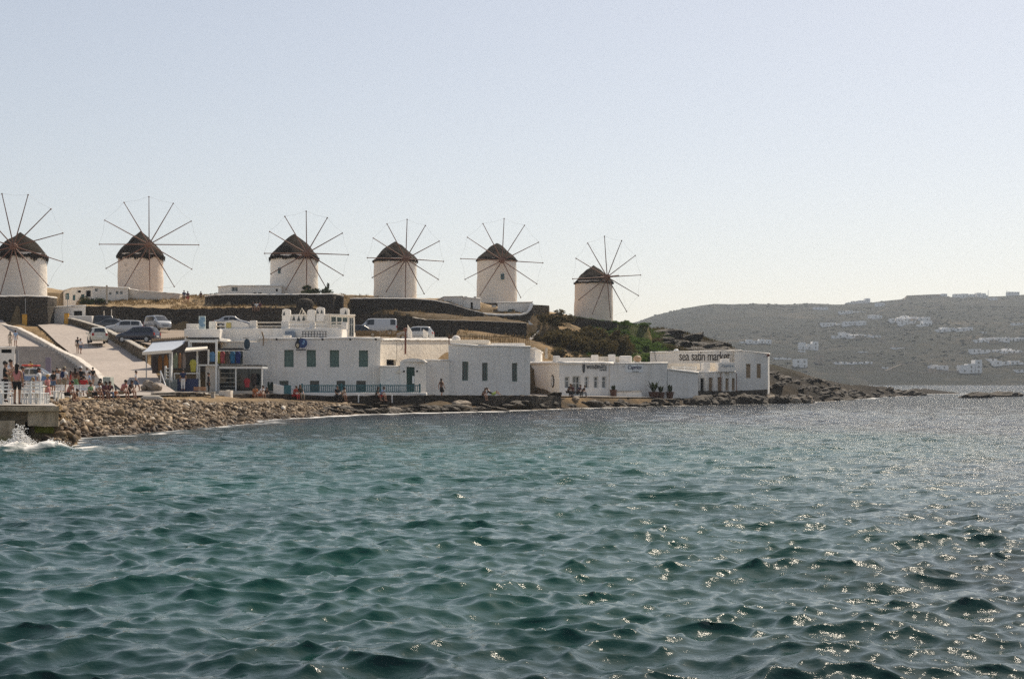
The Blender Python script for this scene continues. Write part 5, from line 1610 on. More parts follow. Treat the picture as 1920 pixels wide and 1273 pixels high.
aw = thing('lean_to_awning', 'slanting grey-blue canvas awning with white front edge at the left of the shop', 'awning', P(300, 660, 113))
mb = MB()
a, b, c, d = P(266.5, 660, 112), P(321, 656, 112.5), P(351, 637, 118.5), P(286, 642, 118.5)
up = Vector((0, 0, 0.06))
nseg = 8
for k in range(nseg):
    q0, q1 = k / nseg, (k + 1) / nseg
    sg_ = lambda q: Vector((0, 0, -0.10 * math.sin(math.pi * q)))
    A0, B0 = a.lerp(d, q0) + sg_(q0), b.lerp(c, q0) + sg_(q0); A1, B1 = a.lerp(d, q1) + sg_(q1), b.lerp(c, q1) + sg_(q1)
    mb.add([A0, B0, B1, A1, A0 - up, B0 - up, B1 - up, A1 - up], [(0, 1, 2, 3), (7, 6, 5, 4), (0, 4, 5, 1), (1, 5, 6, 2), (3, 2, 6, 7), (0, 3, 7, 4)])
mb.build('canvas', plain('canvas_grey_blue', (0.38, 0.42, 0.48), 0.8, 0.12, scale=3), aw, aw.location)
mb = MB(); up = Vector((0, 0, 0.24)); y_ = Vector((0, -0.06, 0)); mb.add([a - up + y_, b - up + y_, b + y_, a + y_, a - up, b - up, b, a], [(0, 1, 2, 3), (4, 7, 6, 5), (0, 4, 5, 1), (3, 2, 6, 7), (0, 3, 7, 4), (1, 5, 6, 2)])
mb.build('valance', M_CREAM, aw, aw.location)
mb = MB(); mb.tube([d + Vector((0, 0, 0.15)), c + Vector((0, 0, 0.15))], 0.07, 6)
for k in range(17):
    q = d.lerp(c, k / 16); mb.sphere(q + Vector((0, 0, 0.22)), 0.08, 6, 4)
mb.build('ridge_trim', M_BROWNW, aw, aw.location)
for p in (a + Vector((0.3, 0.1, 0)), b + Vector((-0.15, 0.1, 0))):
    mb = MB(); mb.tube([p, Vector((p.x, p.y, 1.6))], 0.045, 6); mb.build('post', M_METAL, aw, aw.location)
aw2 = thing('shop_canopy', 'short pale canopy over the middle of the clothes shop', 'canopy', P(368, 656, 116))
mb = MB(); a, b = P(346.5, 657, 114.8), P(389, 653, 114.8); c, d = P(389, 649, 117), P(350, 651, 117)
mb.add([a, b, c, d] + [p - Vector((0, 0, .14)) for p in (a, b, c, d)], [(0, 1, 2, 3), (7, 6, 5, 4), (0, 4, 5, 1), (1, 5, 6, 2), (2, 6, 7, 3), (3, 7, 4, 0)])
mb.build('canvas', M_CREAM, aw2, aw2.location)

# garments hanging for sale, each its own thing
def garment(px, py0, py1, w, D, col, label, sleeves=True):
    t_ = P(px, py0, D); s = (PZ(py0, D) - PZ(py1, D)); ww = w * D / F
    mb = MB(); n = 12; rings = []
    for j in range(7):
        q = j / 6
        rx = ww / 2 * (0.45 + 0.55 * min(1, q * 2.2)) * (1 + 0.12 * math.sin(q * 5)); ry = 0.10
        for k in range(n):
            a_ = 2 * math.pi * k / n
            fl = 1 + 0.14 * math.sin(a_ * 4 + px)
            rings.append((t_.x + rx * fl * math.cos(a_), D + ry * fl * math.sin(a_), t_.z - s * q))
    mb.add(rings, [(j * n + k, (j + 1) * n + k, (j + 1) * n + (k + 1) % n, j * n + (k + 1) % n) for j in range(6) for k in range(n)] + [tuple(range(n))])
    if sleeves:
        for sg_ in (-1, 1):
            mb.tube([(t_.x + sg_ * ww * 0.2, D, t_.z - 0.06), (t_.x + sg_ * ww * 0.5, D, t_.z - s * 0.45)], [0.1, 0.08], 8)
    o = mb.build('hanging_garment', plain('cloth_%02d%02d%02d' % tuple(int(c * 99) for c in col), col, 0.9, 0.15), base=t_, smooth=True)
    tag(o, label, 'garment', 'clothes hung out at the shop')
garment(362, 674, 697, 11, 114.3, (0.42, 0.38, 0.06), 'bright yellow dress hanging at the shop front')
garment(398, 660, 678, 9, 116.0, (0.10, 0.22, 0.38), 'blue shirt hanging beside the white post of the upper display', True)
garment(409, 659, 681, 8, 117.8, (0.42, 0.36, 0.06), 'mustard garment in the upper display')
garment(417, 659, 681, 8, 117.8, (0.45, 0.10, 0.11), 'red garment in the upper display')
garment(427, 660, 682, 8, 117.9, (0.16, 0.12, 0.10), 'dark brown garment in the upper display')
garment(436, 659, 681, 9, 117.8, (0.05, 0.20, 0.36), 'deep blue garment in the upper display')
garment(446, 659, 681, 8, 117.8, (0.03, 0.05, 0.20), 'navy garment in the upper display')
garment(290, 668, 700, 10, 113.8, (0.06, 0.045, 0.04), 'black dress under the slanting awning, leftmost', False)
garment(300, 666, 695, 9, 113.9, (0.22, 0.10, 0.03), 'brown dress under the slanting awning', False)
garment(311, 665, 692, 9, 114.0, (0.30, 0.13, 0.03), 'rust coloured dress under the slanting awning', False)
garment(329, 662, 690, 8, 115.5, (0.26, 0.30, 0.20), 'sage green dress behind the shop counter', False)
garment(337, 662, 690, 7, 115.6, (0.36, 0.18, 0.08), 'orange-brown dress behind the shop counter', False)
garment(345, 662, 690, 7, 115.7, (0.34, 0.28, 0.24), 'beige dress behind the shop counter', False)
garment(463, 709, 726, 10, 117.6, (0.42, 0.05, 0.06), 'red top hung in the lower shop window')
garment(476, 700, 722, 10, 118.6, (0.07, 0.06, 0.06), 'black top hung in the lower shop window')
garment(343, 703, 722, 8, 114.2, (0.50, 0.52, 0.54), 'pale grey garment over the shop counter', False)
garment(306, 700, 720, 8, 113.2, (0.16, 0.14, 0.12), 'dark scarf stack at the foot of the awning', False)
rk_ = thing('display_rack', 'white wooden display rack under the awning post', 'rack', P(315, 712, 113.2))
for y_ in (690, 697, 703, 709):
    mb = MB(); pbox(mb, 309, 320, y_, y_ + 1.6, 113.0, 0.4); mb.build('shelf', M_WHITEP, rk_, rk_.location)
for x_ in (308.5, 319.5):
    mb = MB(); pbox(mb, x_, x_ + 1.3, 686, 713, 112.9, 0.5); mb.build('upright', M_WHITEP, rk_, rk_.location)
mb = MB(); mb.tube([P(301, 695, 111.8), P(308, 716, 111.4), P(312, 728, 111)], 0.05, 6); mb.tube([P(301, 695, 111.8), P(301, 728, 112)], 0.04, 6); mb.tube([P(312, 728, 111), P(312, 733, 111)], 0.04, 6)
tag(mb.build('handrail', M_WHITEP, base=P(305, 728, 111.5)), 'sloping white handrail at the shop steps', 'handrail')
# ------------------------------------------------------------------ pier
def weathered(name, c0, c1, dark, moss=None):
    g = N(name)
    c = g.mix(g.noise(0.8, 8, 0.7), c0, c1)
    c = g.mix(g.math('MULTIPLY', g.ramp(g.noise(1.1, 7, 0.7, stretch=(2.2, 2.2, 0.35)), [(0.45, (0, 0, 0)), (0.68, (1, 1, 1))]), 0.75), c, dark)
    c = g.mix(g.ramp(g.noise(6, 6, 0.7), [(0.55, (0, 0, 0)), (0.7, (0.7, 0.7, 0.7))]), c, tuple(k * 0.5 for k in c0))
    if moss:
        z = g.n('ShaderNodeSeparateXYZ'); g.l(g.n('ShaderNodeNewGeometry').outputs['Position'], z.inputs[0])
        f = g.math('MULTIPLY', g.ramp(g.math('ADD', z.outputs[2], g.math('MULTIPLY', g.noise(2.5, 5), 0.5)), [(0.45, (1, 1, 1)), (0.75, (0, 0, 0))]), 0.7)
        c = g.mix(f, c, moss)
    return g.done(c, 0.92, g.bump(g.noise(3, 8, 0.7), 1.0, 0.12), 0.25)
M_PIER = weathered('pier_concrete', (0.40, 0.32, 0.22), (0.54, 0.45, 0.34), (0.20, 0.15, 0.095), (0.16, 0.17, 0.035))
M_PIERD = weathered('pier_concrete_dark', (0.24, 0.185, 0.125), (0.36, 0.29, 0.20), (0.11, 0.085, 0.055), (0.10, 0.11, 0.03))  # darker copy of the concrete, carries the shade of recessed parts
M_MOSS = plain('moss', (0.15, 0.16, 0.025), 0.95, 0.4, scale=9, bump=1.0)
def rough_block(mb, x0, y0, z0, x1, y1, z1, step=0.35, amp=0.05, seed=0, dxb=0.0):
    """block with slightly broken faces: a subdivided box pushed about by noise"""
    nx_, ny_, nz_ = [max(1, int(round(abs(b - a) / step))) for a, b in ((x0, x1), (y0, y1), (z0, z1))]
    nx_ = min(nx_, 60); ny_ = min(ny_, 40)
    idm = {}; verts = []; faces = []
    def vid(i, j, k):
        if (i, j, k) not in idm:
            p = Vector((x0 + (x1 - x0) * i / nx_ + dxb * j / ny_, y0 + (y1 - y0) * j / ny_, z0 + (z1 - z0) * k / nz_))
            n = mnoise.noise_vector(p * 1.3 + Vector((seed, 0, 0))) + 0.5 * mnoise.noise_vector(p * 4)
            ed = sum((i in (0, nx_), j in (0, ny_), k in (0, nz_)))
            c = Vector(((x0 + x1) / 2, (y0 + y1) / 2, (z0 + z1) / 2))
            if ed >= 2:
                p += (c - p).normalized() * 0.03
            idm[(i, j, k)] = len(verts); verts.append(p + n * amp)
        return idm[(i, j, k)]
    for i in range(nx_):
        for j in range(ny_):
            faces.append((vid(i, j, nz_), vid(i + 1, j, nz_), vid(i + 1, j + 1, nz_), vid(i, j + 1, nz_)))
            faces.append((vid(i, j + 1, 0), vid(i + 1, j + 1, 0), vid(i + 1, j, 0), vid(i, j, 0)))
    for i in range(nx_):
        for k in range(nz_):
            faces.append((vid(i, 0, k), vid(i + 1, 0, k), vid(i + 1, 0, k + 1), vid(i, 0, k + 1)))
            faces.append((vid(i, ny_, k + 1), vid(i + 1, ny_, k + 1), vid(i + 1, ny_, k), vid(i, ny_, k)))
    for j in range(ny_):
        for k in range(nz_):
            faces.append((vid(nx_, j, k), vid(nx_, j + 1, k), vid(nx_, j + 1, k + 1), vid(nx_, j, k + 1)))
            faces.append((vid(0, j, k + 1), vid(0, j + 1, k + 1), vid(0, j + 1, k), vid(0, j, k)))
    mb.add(verts, faces)
    return mb
pier = thing('pier', 'weathered concrete pier with mossy foot at the left edge by the white chairs', 'pier', (PX(50, 56), 56, 0))
b_ = pier.location
mb = MB(); rough_block(mb, -32, 54.3, 1.36, PX(113, 54.4), 66, 1.545, 0.6, 0.025, 1, -4.2); mb.build('top_slab', M_PIER, pier, b_)
mb = MB(); rough_block(mb, PX(53, 54.6), 54.55, 0.78, PX(111, 54.6), 64, 1.37, 0.3, 0.06, 2, -3.6); mb.build('upper_block', M_PIER, pier, b_)
mb = MB(); rough_block(mb, -32, 54.9, 0.9, PX(52, 54.9), 64, 1.37, 0.4, 0.06, 3, -3.6); mb.build('shadowed_course', M_PIERD, pier, b_)  # shade below the slab edge is put into the dark concrete
mb = MB(); rough_block(mb, -32, 54.2, -0.8, PX(30, 54.2), 60, 1.0, 0.35, 0.07, 4, -2.4); mb.build('lower_block', M_PIER, pier, b_)
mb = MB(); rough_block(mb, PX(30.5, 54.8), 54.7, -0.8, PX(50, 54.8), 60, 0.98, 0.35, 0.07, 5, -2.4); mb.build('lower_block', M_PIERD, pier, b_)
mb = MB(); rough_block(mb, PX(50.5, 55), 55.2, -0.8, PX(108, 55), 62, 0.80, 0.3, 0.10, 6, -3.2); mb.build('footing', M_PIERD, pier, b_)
mb = MB(); rough_block(mb, PX(64, 55), 54.95, 0.50, PX(99, 55), 55.4, 0.80, 0.12, 0.05, 7); mb.build('moss_cushion', M_MOSS, pier, b_)

# ------------------------------------------------------------------ broad steps beside the ramp road
st = thing('stairway', 'broad flight of shallow paved steps beside the ramp road', 'stairway', (PX(60, 118), 118, 2.1))
NS = 18
for k in range(NS):
    q = k / NS
    D0 = 118 + 28 * q; D1 = 118 + 28 * (k + 1.15) / NS
    z = 2.25 + 3.8 * (k + 1) / NS
    xr = PX(np.interp(D0, [118, 122, 130, 140, 148], [172, 164, 143, 110, 80]), D0)
    mb = MB(); mb.box(-75, D0, z - 0.55, xr, D1 + 0.3, z)
    mb.build('step', M_PLAZA if k % 2 else M_ROAD, st, st.location, bevel=0.02, seg=1)

# ------------------------------------------------------------------ rocks
g = N('shore_rock')
c = g.ramp(g.noise(1.6, 8, 0.7), [(0.3, (0.014, 0.011, 0.008)), (0.55, (0.038, 0.028, 0.018)), (0.78, (0.09, 0.066, 0.04))])
c = g.mix(g.ramp(g.n('ShaderNodeObjectInfo').outputs['Random'], [(0.0, (0, 0, 0)), (1.0, (0.35, 0.35, 0.35))]), c, (0.075, 0.056, 0.034))
M_ROCK = g.done(c, 0.75, g.bump(g.math('ADD', g.noise(1.4, 9, 0.75), g.math('MULTIPLY', g.noise(7, 5, 0.7), 0.3)), 1.0, 0.35), 0.4)
g = N('pale_rock')
c = g.ramp(g.noise(2.5, 8, 0.7), [(0.3, (0.17, 0.13, 0.09)), (0.7, (0.40, 0.34, 0.27))])
M_ROCKP = g.done(c, 0.85, g.bump(g.noise(3, 8, 0.7), 1.0, 0.15), 0.3)
rock_meshes = []
for v in range(6):
    bm = bmesh.new(); bmesh.ops.create_icosphere(bm, subdivisions=3, radius=1.0)
    rnd = random.Random(50 + v)
    cuts = [(Vector((rnd.gauss(0, 1), rnd.gauss(0, 1), rnd.gauss(0, 0.8))).normalized(), rnd.uniform(0.45, 0.85)) for _ in range(9)]
    for vt in bm.verts:
        p = vt.co.copy()
        for n_, d_ in cuts:
            s = p.dot(n_) - d_
            if s > 0:
                p -= n_ * s * 0.92
        p += p.normalized() * 0.22 * mnoise.noise(p * 2.1 + Vector((v * 9, 0, 0))) + p.normalized() * 0.08 * mnoise.noise(p * 6)
        vt.co = p
    me = bpy.data.meshes.new('rock'); bm.to_mesh(me); bm.free()
    me.materials.append(M_ROCK)
    rock_meshes.append(me)
rock_pale = []
for v in (0, 3):
    m2 = rock_meshes[v].copy(); m2.materials.clear(); m2.materials.append(M_ROCKP); rock_pale.append(m2)
rr_ = random.Random(77)
def rock(px, D, sx, sy, sz, label, group, z=None, pale=False, rot=None, name='rock'):
    me = rr_.choice(rock_pale if pale else rock_meshes)
    o = bpy.data.objects.new(name, me); COL.objects.link(o)
    x = PX(px, D)
    o.location = (x, D, (float(gz_at(x, D)) if z is None else z) + sz * 0.15)
    o.scale = (sx, sy, sz)
    o.rotation_euler = (rr_.uniform(-0.25, 0.25), rr_.uniform(-0.25, 0.25), rr_.uniform(0, 6.28) if rot is None else rot)
    tag(o, label, 'rock', group)
    return o
# ledge under the sea wall
sh_x = np.array([a for a, b in SHORE]); sh_d = np.array([b for a, b in SHORE])
for k in range(84):
    px = 585 + 465 * (k + rr_.random()) / 84
    D = float(np.interp(px, sh_x, sh_d)) + rr_.uniform(-0.8, 4.0) ** 1 * rr_.uniform(0.4, 1.0)
    s = rr_.uniform(0.3, 0.85)
    rock(px, D, s * rr_.uniform(1.0, 2.2), s * rr_.uniform(0.7, 1.2), s * rr_.uniform(0.22, 0.42), 'jagged dark rock on the shore ledge below the sea wall', 'rocks below the sea wall')
for px, D, s in ((652, 108.5, 0.5), (700, 110, 0.4), (866, 118.5, 0.75), (872, 118, 0.5), (812, 115.5, 0.35), (985, 126.5, 0.5), (1080, 135, 0.45), (1110, 137.2, 0.4), (745, 112.5, 0.5), (618, 106.5, 0.35)):
    rock(px, D, s * 1.5, s, s * 0.7, 'pale sunlit rock among the dark ledge rocks', 'pale rocks on the ledge', pale=True)
for k in range(46):
    px = 1046 + 262 * (k + rr_.random()) / 46
    D = float(np.interp(px, sh_x, sh_d)) + rr_.uniform(-0.6, 2.6)
    s = rr_.uniform(0.35, 0.8)
    rock(px, D, s * rr_.uniform(1.0, 1.8), s, s * rr_.uniform(0.4, 0.7), 'wet dark rock at the foot of the cafe and script-sign wall', 'rocks below the cafe', z=rr_.uniform(-0.15, 0.35))
for k in range(34):
    px = 1300 + 150 * (k + rr_.random()) / 34
    D = float(np.interp(px, sh_x, sh_d)) + rr_.uniform(-1.8, 0.6)
    s = rr_.uniform(0.5, 1.2)
    rock(px, D, s * 1.4, s, s * rr_.uniform(0.6, 1.0), 'black wet boulder under the restaurant porch', 'boulders under the porch', z=rr_.uniform(-0.2, 0.5))
# headland
for k in range(120):
    px = 1436 + 262 * (k + rr_.random()) / 120
    q = (px - 1436) / 262
    D = float(np.interp(px, sh_x, sh_d)) + rr_.uniform(-1, 26) * (1 - 0.4 * q)
    x = PX(px, D); z = float(gz_at(x, D))
    s = rr_.uniform(0.4, 0.95) * (1 - 0.25 * q)
    rock(px, D, s * rr_.uniform(1.1, 2.2), s, s * rr_.uniform(0.45, 0.8), 'dark broken rock on the headland right of the restaurant', 'headland rocks', z=max(z, -0.2))
for k in range(34):
    px = 1440 + 80 * rr_.random()
    D = 163 + rr_.uniform(-3.5, 2.0) + (px - 1440) * 0.05
    rock(px, D, rr_.uniform(0.5, 1.5), rr_.uniform(0.5, 1.0), rr_.uniform(0.35, 0.75), 'boulder at the water below the headland', 'boulders below the headland', z=rr_.uniform(-0.2, 0.3), pale=rr_.random() < 0.18)
for px, D, sx, sz, lab in ((1591, 190, 1.3, 0.5, 'small lone rock awash left of the headland tip'), (1836, 215, 2.9, 0.95, 'largest dark rock awash off the headland, right side'), (1812, 218, 1.2, 0.5, 'small round rock left of the largest offshore rock'), (1868, 232, 3.4, 0.8, 'flat dark rock just right of the largest offshore rock'), (1893, 236, 2.3, 0.6, 'thin flat rock farthest right offshore'), (1716, 252, 2.0, 0.5, 'low rock just beyond the headland tip')):
    rock(px, D, sx, 1.2, sz, lab, 'rocks awash', z=-0.05, rot=0.1, name='sea_rock')
for px in (1697, 1676, 1650):
    rock(px, 246, 2.4, 1.6, 0.8, 'black rock at the low tip of the headland', 'rocks at the headland tip', z=0.1, rot=0.2)
# the bald rocky knoll behind the restaurant
for k in range(46):
    px = 1232 + 150 * rr_.random(); D = 196 + 18 * rr_.random()
    s = rr_.uniform(0.6, 1.5)
    rock(px, D, s * 2.2, s, s * 0.42, 'dark flat outcrop on the knoll behind the restaurant', 'outcrops on the knoll')

# ------------------------------------------------------------------ shingle beach: loose stones, uncountable
rg = np.random.default_rng(8)
ico = bmesh.new(); bmesh.ops.create_icosphere(ico, subdivisions=1, radius=1.0)
iv = np.array([v.co[:] for v in ico.verts]); ifc = np.array([[v.index for v in f.verts] for f in ico.faces]); ico.free()
cand = 110000
cpx = rg.uniform(60, 660, cand); cpx[:2600] = rg.uniform(48, 135, 2600); q = rg.random(cand)
sD = np.interp(cpx, sh_x, sh_d)
cD = sD - 1.5 + q ** 1.25 * np.interp(cpx, [60, 125, 300, 450, 560, 660], [16, 21, 21, 17, 11, 7])
cD[:2600] = rg.uniform(52.2, 62, 2600)
cx_ = (cpx - 960) / F * cD
cz = gz_at(cx_, cD)
ok = (cz > -0.35) & (cz < 1.45) & ~((cpx < 108) & (cD > 54.6) & (cD < 67)) & ~((cpx < 92) & (cD > 60))
crest = np.clip((cz - 0.95) / 0.5, 0, 1)
ok &= rg.random(cand) > crest * 0.72
sel = np.where(ok)[0][:32000]
n = len(sel)
sz = np.clip(rg.lognormal(-2.75, 0.5, n), 0.03, 0.28) * np.where(crest[sel] > 0.5, 0.7, 1.0)
ax_ = rg.normal(size=(n, 3)); ax_ /= np.linalg.norm(ax_, axis=1, keepdims=True)
ang = rg.uniform(0, np.pi, n)
jit = 1 + rg.normal(0, 0.16, (n, len(iv)))
V = iv[None] * jit[..., None] * np.stack([sz * rg.uniform(0.9, 1.6, n), sz * rg.uniform(0.8, 1.2, n), sz * rg.uniform(0.45, 0.8, n)], 1)[:, None, :]
ca, sa = np.cos(ang)[:, None, None], np.sin(ang)[:, None, None]
K = ax_[:, None, :]
V = V * ca + np.cross(np.broadcast_to(K, V.shape), V) * sa + K * (V * K).sum(-1, keepdims=True) * (1 - ca)
V += np.stack([cx_[sel], cD[sel], cz[sel] + sz * 0.25], 1)[:, None, :]
FF = (ifc[None] + (np.arange(n) * len(iv))[:, None, None]).reshape(-1, 3)
me = bpy.data.meshes.new('shingle')
me.vertices.add(n * len(iv)); me.vertices.foreach_set('co', V.ravel())
me.loops.add(FF.size); me.loops.foreach_set('vertex_index', FF.ravel())
me.polygons.add(len(FF)); me.polygons.foreach_set('loop_start', np.arange(len(FF)) * 3)
g = N('shingle_stones')
rp = g.n('ShaderNodeNewGeometry').outputs['Random Per Island']
c = g.ramp(rp, [(0.0, (0.035, 0.022, 0.011)), (0.25, (0.085, 0.054, 0.027)), (0.5, (0.155, 0.102, 0.052)), (0.75, (0.24, 0.165, 0.09)), (0.95, (0.40, 0.30, 0.19)), (1.0, (0.68, 0.62, 0.52))])
pos = g.n('ShaderNodeNewGeometry').outputs['Position']; zz_ = g.n('ShaderNodeSeparateXYZ'); g.l(pos, zz_.inputs[0])
c = g.mix(g.ramp(zz_.outputs[2], [(0.10, (1, 1, 1)), (0.35, (0, 0, 0))]), c, g.mix(1.0, c, (0.42, 0.38, 0.34), 'MULTIPLY'))
c = g.mix(g.math('MULTIPLY', g.noise(8, 5), 0.5), c, g.mix(1.0, c, (0.55, 0.5, 0.45), 'MULTIPLY'))
me.materials.append(g.done(c, 0.72, g.bump(g.noise(14, 5), 0.6, 0.03), 0.35))
me.update(calc_edges=True)
o = bpy.data.objects.new('shingle', me); COL.objects.link(o)
o['kind'] = 'stuff'; o['label'] = 'tan and brown shingle stones covering the beach'; o['category'] = 'shingle'

# sea spray where waves hit the pier
rnd = random.Random(21)
mb = MB()
def drop(c, r):
    mb.add([Vector(c) + Vector(v) * r * rnd.uniform(0.6, 1.3) for v in iv], [tuple(int(q) for q in f) for f in ifc])
for k in range(2600):
    px0, D0, hgt, w = rnd.choice([(36, 53.2, 0.9, 0.5), (36, 53.2, 0.8, 0.4), (46, 53.0, 0.45, 0.7), (92, 51.2, 0.36, 0.5), (108, 51.0, 0.28, 0.7), (8, 52.8, 0.25, 0.9)])
    u_ = rnd.gauss(0, w * 0.45); q = abs(rnd.gauss(0, 0.55)); z = hgt * max(0, 1 - abs(u_) / w) * min(1, q) + rnd.uniform(-0.02, 0.06)
    drop((PX(px0, D0) + u_, D0 + rnd.gauss(0, 0.22), 0.05 + z), rnd.uniform(0.006, 0.034))
g = N('white_foam'); M_FOAM = g.done((0.86, 0.85, 0.82), 0.7, g.bump(g.noise(20, 4), 0.8, 0.03), 0.3)
o = mb.build('sea_spray', M_FOAM, smooth=True); o['kind'] = 'stuff'; o['label'] = 'white spray of waves breaking on the pier foot'; o['category'] = 'spray'

# benches, kerbs and logs on the beach edge
lg = MB(); lg.tube([P(264, 749.5, 91), P(270, 748.5, 91), P(298, 748.5, 91), P(305, 749.5, 91)], [0.12, 0.24, 0.24, 0.14], 9)
tag(lg.build('stone_slab', M_CONC, base=P(285, 753, 91), smooth=True), 'long rounded grey slab lying on the beach below the shop', 'slab')
wall_path('kerb_wall', 'low crumbling dark kerb wall between the beach and the shop', [(286, 97, 738, 1.0), (310, 97.6, 736.5, 1.0), (345, 98.2, 736, 1.0), (372, 99, 738, 1.0), (402, 103.6, 741, 0.8)], 0.5, M_STONE_T, M_CONC, cap_h=0.07, rough=0.1)
def bench(px, D, w, lab, col, legs=True):
    t = thing('bench', lab, 'bench', (PX(px, D), D, 1.3))
    hh = w * D / F / 2
    for k in range(4):
        mb = MB(); mb.box(-hh, -0.25 + k * 0.13, 0.42, hh, -0.14 + k * 0.13, 0.47); mb.build('seat_slat', col, t)
    for sx in (-1, 1):
        mb = MB(); mb.box(sx * hh * 0.75 - 0.12, -0.2, 0, sx * hh * 0.75 + 0.12, 0.2, 0.417); mb.build('leg', M_CONC, t)
    return t
bt = bench(373, 101.5, 24, 'orange wooden bench at the left of the white shop pier', plain('bench_wood', (0.42, 0.24, 0.13), 0.7))
for k in range(2):
    mb = MB(); mb.box(-0.45, 0.28, 0.55 + k * 0.14, 0.45, 0.32, 0.66 + k * 0.14); mb.build('back_slat', plain('bench_wood', (0.42, 0.24, 0.13)), bt)
bench(388, 99.5, 30, 'pale concrete bench on two legs at the beach edge', M_CONC)
mb = MB(); rough_block(mb, PX(410, 105), 105, 1.0, PX(433, 105), 105.8, PZ(732, 105), 0.25, 0.04); tag(mb.build('stone_block', M_CREAM, base=P(421, 741, 105)), 'cream stone block at the edge of the walkway below the shop window', 'block')
for k, (px, py, s) in enumerate(((277, 716, 0.42), (284, 722, 0.5), (296, 724, 0.32), (291, 719, 0.4), (272, 722, 0.35))):
    rock(px, 104, s * 1.2, s, s * 0.8, ('white-topped stone', 'biggest grey stone', 'small white stone', 'flat grey stone', 'leftmost stone')[k] + ' in the pile at the shop corner', 'stones at the shop corner', z=PZ(py + 6, 104), pale=True)
mb = MB(); rough_block(mb, PX(193, 106), 106, 1.7, PX(207, 106), 107, PZ(706, 106), 0.2, 0.06); tag(mb.build('planter_block', plain('pale_green_stone', (0.35, 0.38, 0.33), 0.9), base=P(200, 722, 106)), 'pale greenish block at the foot of the ramp road', 'block')
# ------------------------------------------------------------------ plants
def leaf_mat(name, c0, c1):
    g = N(name)
    rp = g.n('ShaderNodeNewGeometry').outputs['Random Per Island']
    c = g.mix(rp, c0, c1)
    g.b.inputs['Subsurface Weight'].default_value = 0.0
    m = g.done(c, 0.9, None, 0.06)
    tr = g.n('ShaderNodeBsdfTranslucent'); g.l(c, tr.inputs['Color'])
    ad = g.n('ShaderNodeMixShader'); ad.inputs[0].default_value = 0.3
    g.l(g.b.outputs[0], ad.inputs[1]); g.l(tr.outputs[0], ad.inputs[2]); g.l(ad.outputs[0], g.out.inputs['Surface'])
    return m
M_LEAF_G = leaf_mat('leaf_green', (0.05, 0.095, 0.016), (0.13, 0.20, 0.035))
M_LEAF_O = leaf_mat('leaf_olive_brown', (0.045, 0.038, 0.014), (0.125, 0.092, 0.034))
M_LEAF_D = leaf_mat('leaf_dark', (0.02, 0.03, 0.012), (0.05, 0.065, 0.025))
M_STRAW = leaf_mat('dry_straw', (0.15, 0.10, 0.045), (0.33, 0.235, 0.115))
M_STEM = plain('stem_bark', (0.09, 0.065, 0.045), 0.9, 0.2)
def foliage_mesh(name, mat, seed, n=900, leaf=0.11, lobes=9, flat=0.75):
    """leaf-sized faces spread through an uneven cluster of clumps, unit radius, base at z = 0"""
    rnd = random.Random(seed)
    cl = [(Vector((rnd.gauss(0, 0.42), rnd.gauss(0, 0.42), abs(rnd.gauss(0.45, 0.28)) * flat)), rnd.uniform(0.22, 0.45)) for _ in range(lobes)]
    mb = MB()
    for i in range(n):
        c, r = rnd.choice(cl)
        d = Vector((rnd.gauss(0, 1), rnd.gauss(0, 1), rnd.gauss(0, 1))).normalized()
        p = c + d * r * rnd.uniform(0.55, 1.05)
        if p.z < 0.0:
            p.z = rnd.uniform(0, 0.1)
        u = Vector((rnd.gauss(0, 1), rnd.gauss(0, 1), rnd.gauss(0, 1))).normalized()
        w = u.cross(d)
        if w.length < 0.1:
            continue
        w.normalize(); s = leaf * rnd.uniform(0.6, 1.5)
        mb.add([p - u * s, p + w * s * 0.45, p + u * s, p - w * s * 0.45], [(0, 1, 2, 3)])
    return mb.mesh(name, mat)
stem_mb = MB()
for k in range(5):
    a_ = k * 1.26
    stem_mb.tube([(0, 0, -0.2), (0.12 * math.cos(a_), 0.12 * math.sin(a_), 0.25), (0.38 * math.cos(a_), 0.38 * math.sin(a_), 0.6)], [0.05, 0.035, 0.012], 5)
stem_me = stem_mb.mesh('stem', M_STEM)
FOL = {'g': [foliage_mesh('foliage', M_LEAF_G, 10 + k, 1300, 0.085) for k in range(3)], 'o': [foliage_mesh('foliage', M_LEAF_O, 20 + k, 1300, 0.085) for k in range(3)], 'd': [foliage_mesh('foliage', M_LEAF_D, 30 + k, 1100, 0.09) for k in range(2)]}
pr = random.Random(3)
def shrub(px, D, r, hgt, kind, label, group=None, z=None, name='shrub'):
    x = PX(px, D); zz_ = float(gz_at(x, D)) if z is None else z
    t = thing(name, label, 'shrub', (x, D, zz_ - 0.1), pr.uniform(0, 6.28), group)
    t.scale = (r, r, hgt)
    for nm, me in (('foliage', pr.choice(FOL[kind])), ('stem', stem_me)):
        o = bpy.data.objects.new(nm, me); COL.objects.link(o); o.parent = t
    return t
for k in range(46):
    px = pr.uniform(1028, 1165); q = pr.random(); D = 160 + 25 * q
    shrub(px - 20 * (q < .3), D, pr.uniform(1.5, 2.6), pr.uniform(1.0, 1.9), 'o', 'olive-brown bush on the slope below the rightmost windmill', 'olive-brown bushes on the slope')
for k in range(64):
    q = pr.random(); D = 162 + 42 * q
    px = pr.uniform(1118 + 22 * (1 - q), 1236 - 30 * q)
    shrub(px, D, pr.uniform(1.1, 2.0), pr.uniform(0.6, 1.15), 'g', 'bright green bush on the slope below the ruined wall stub', 'green bushes on the slope')
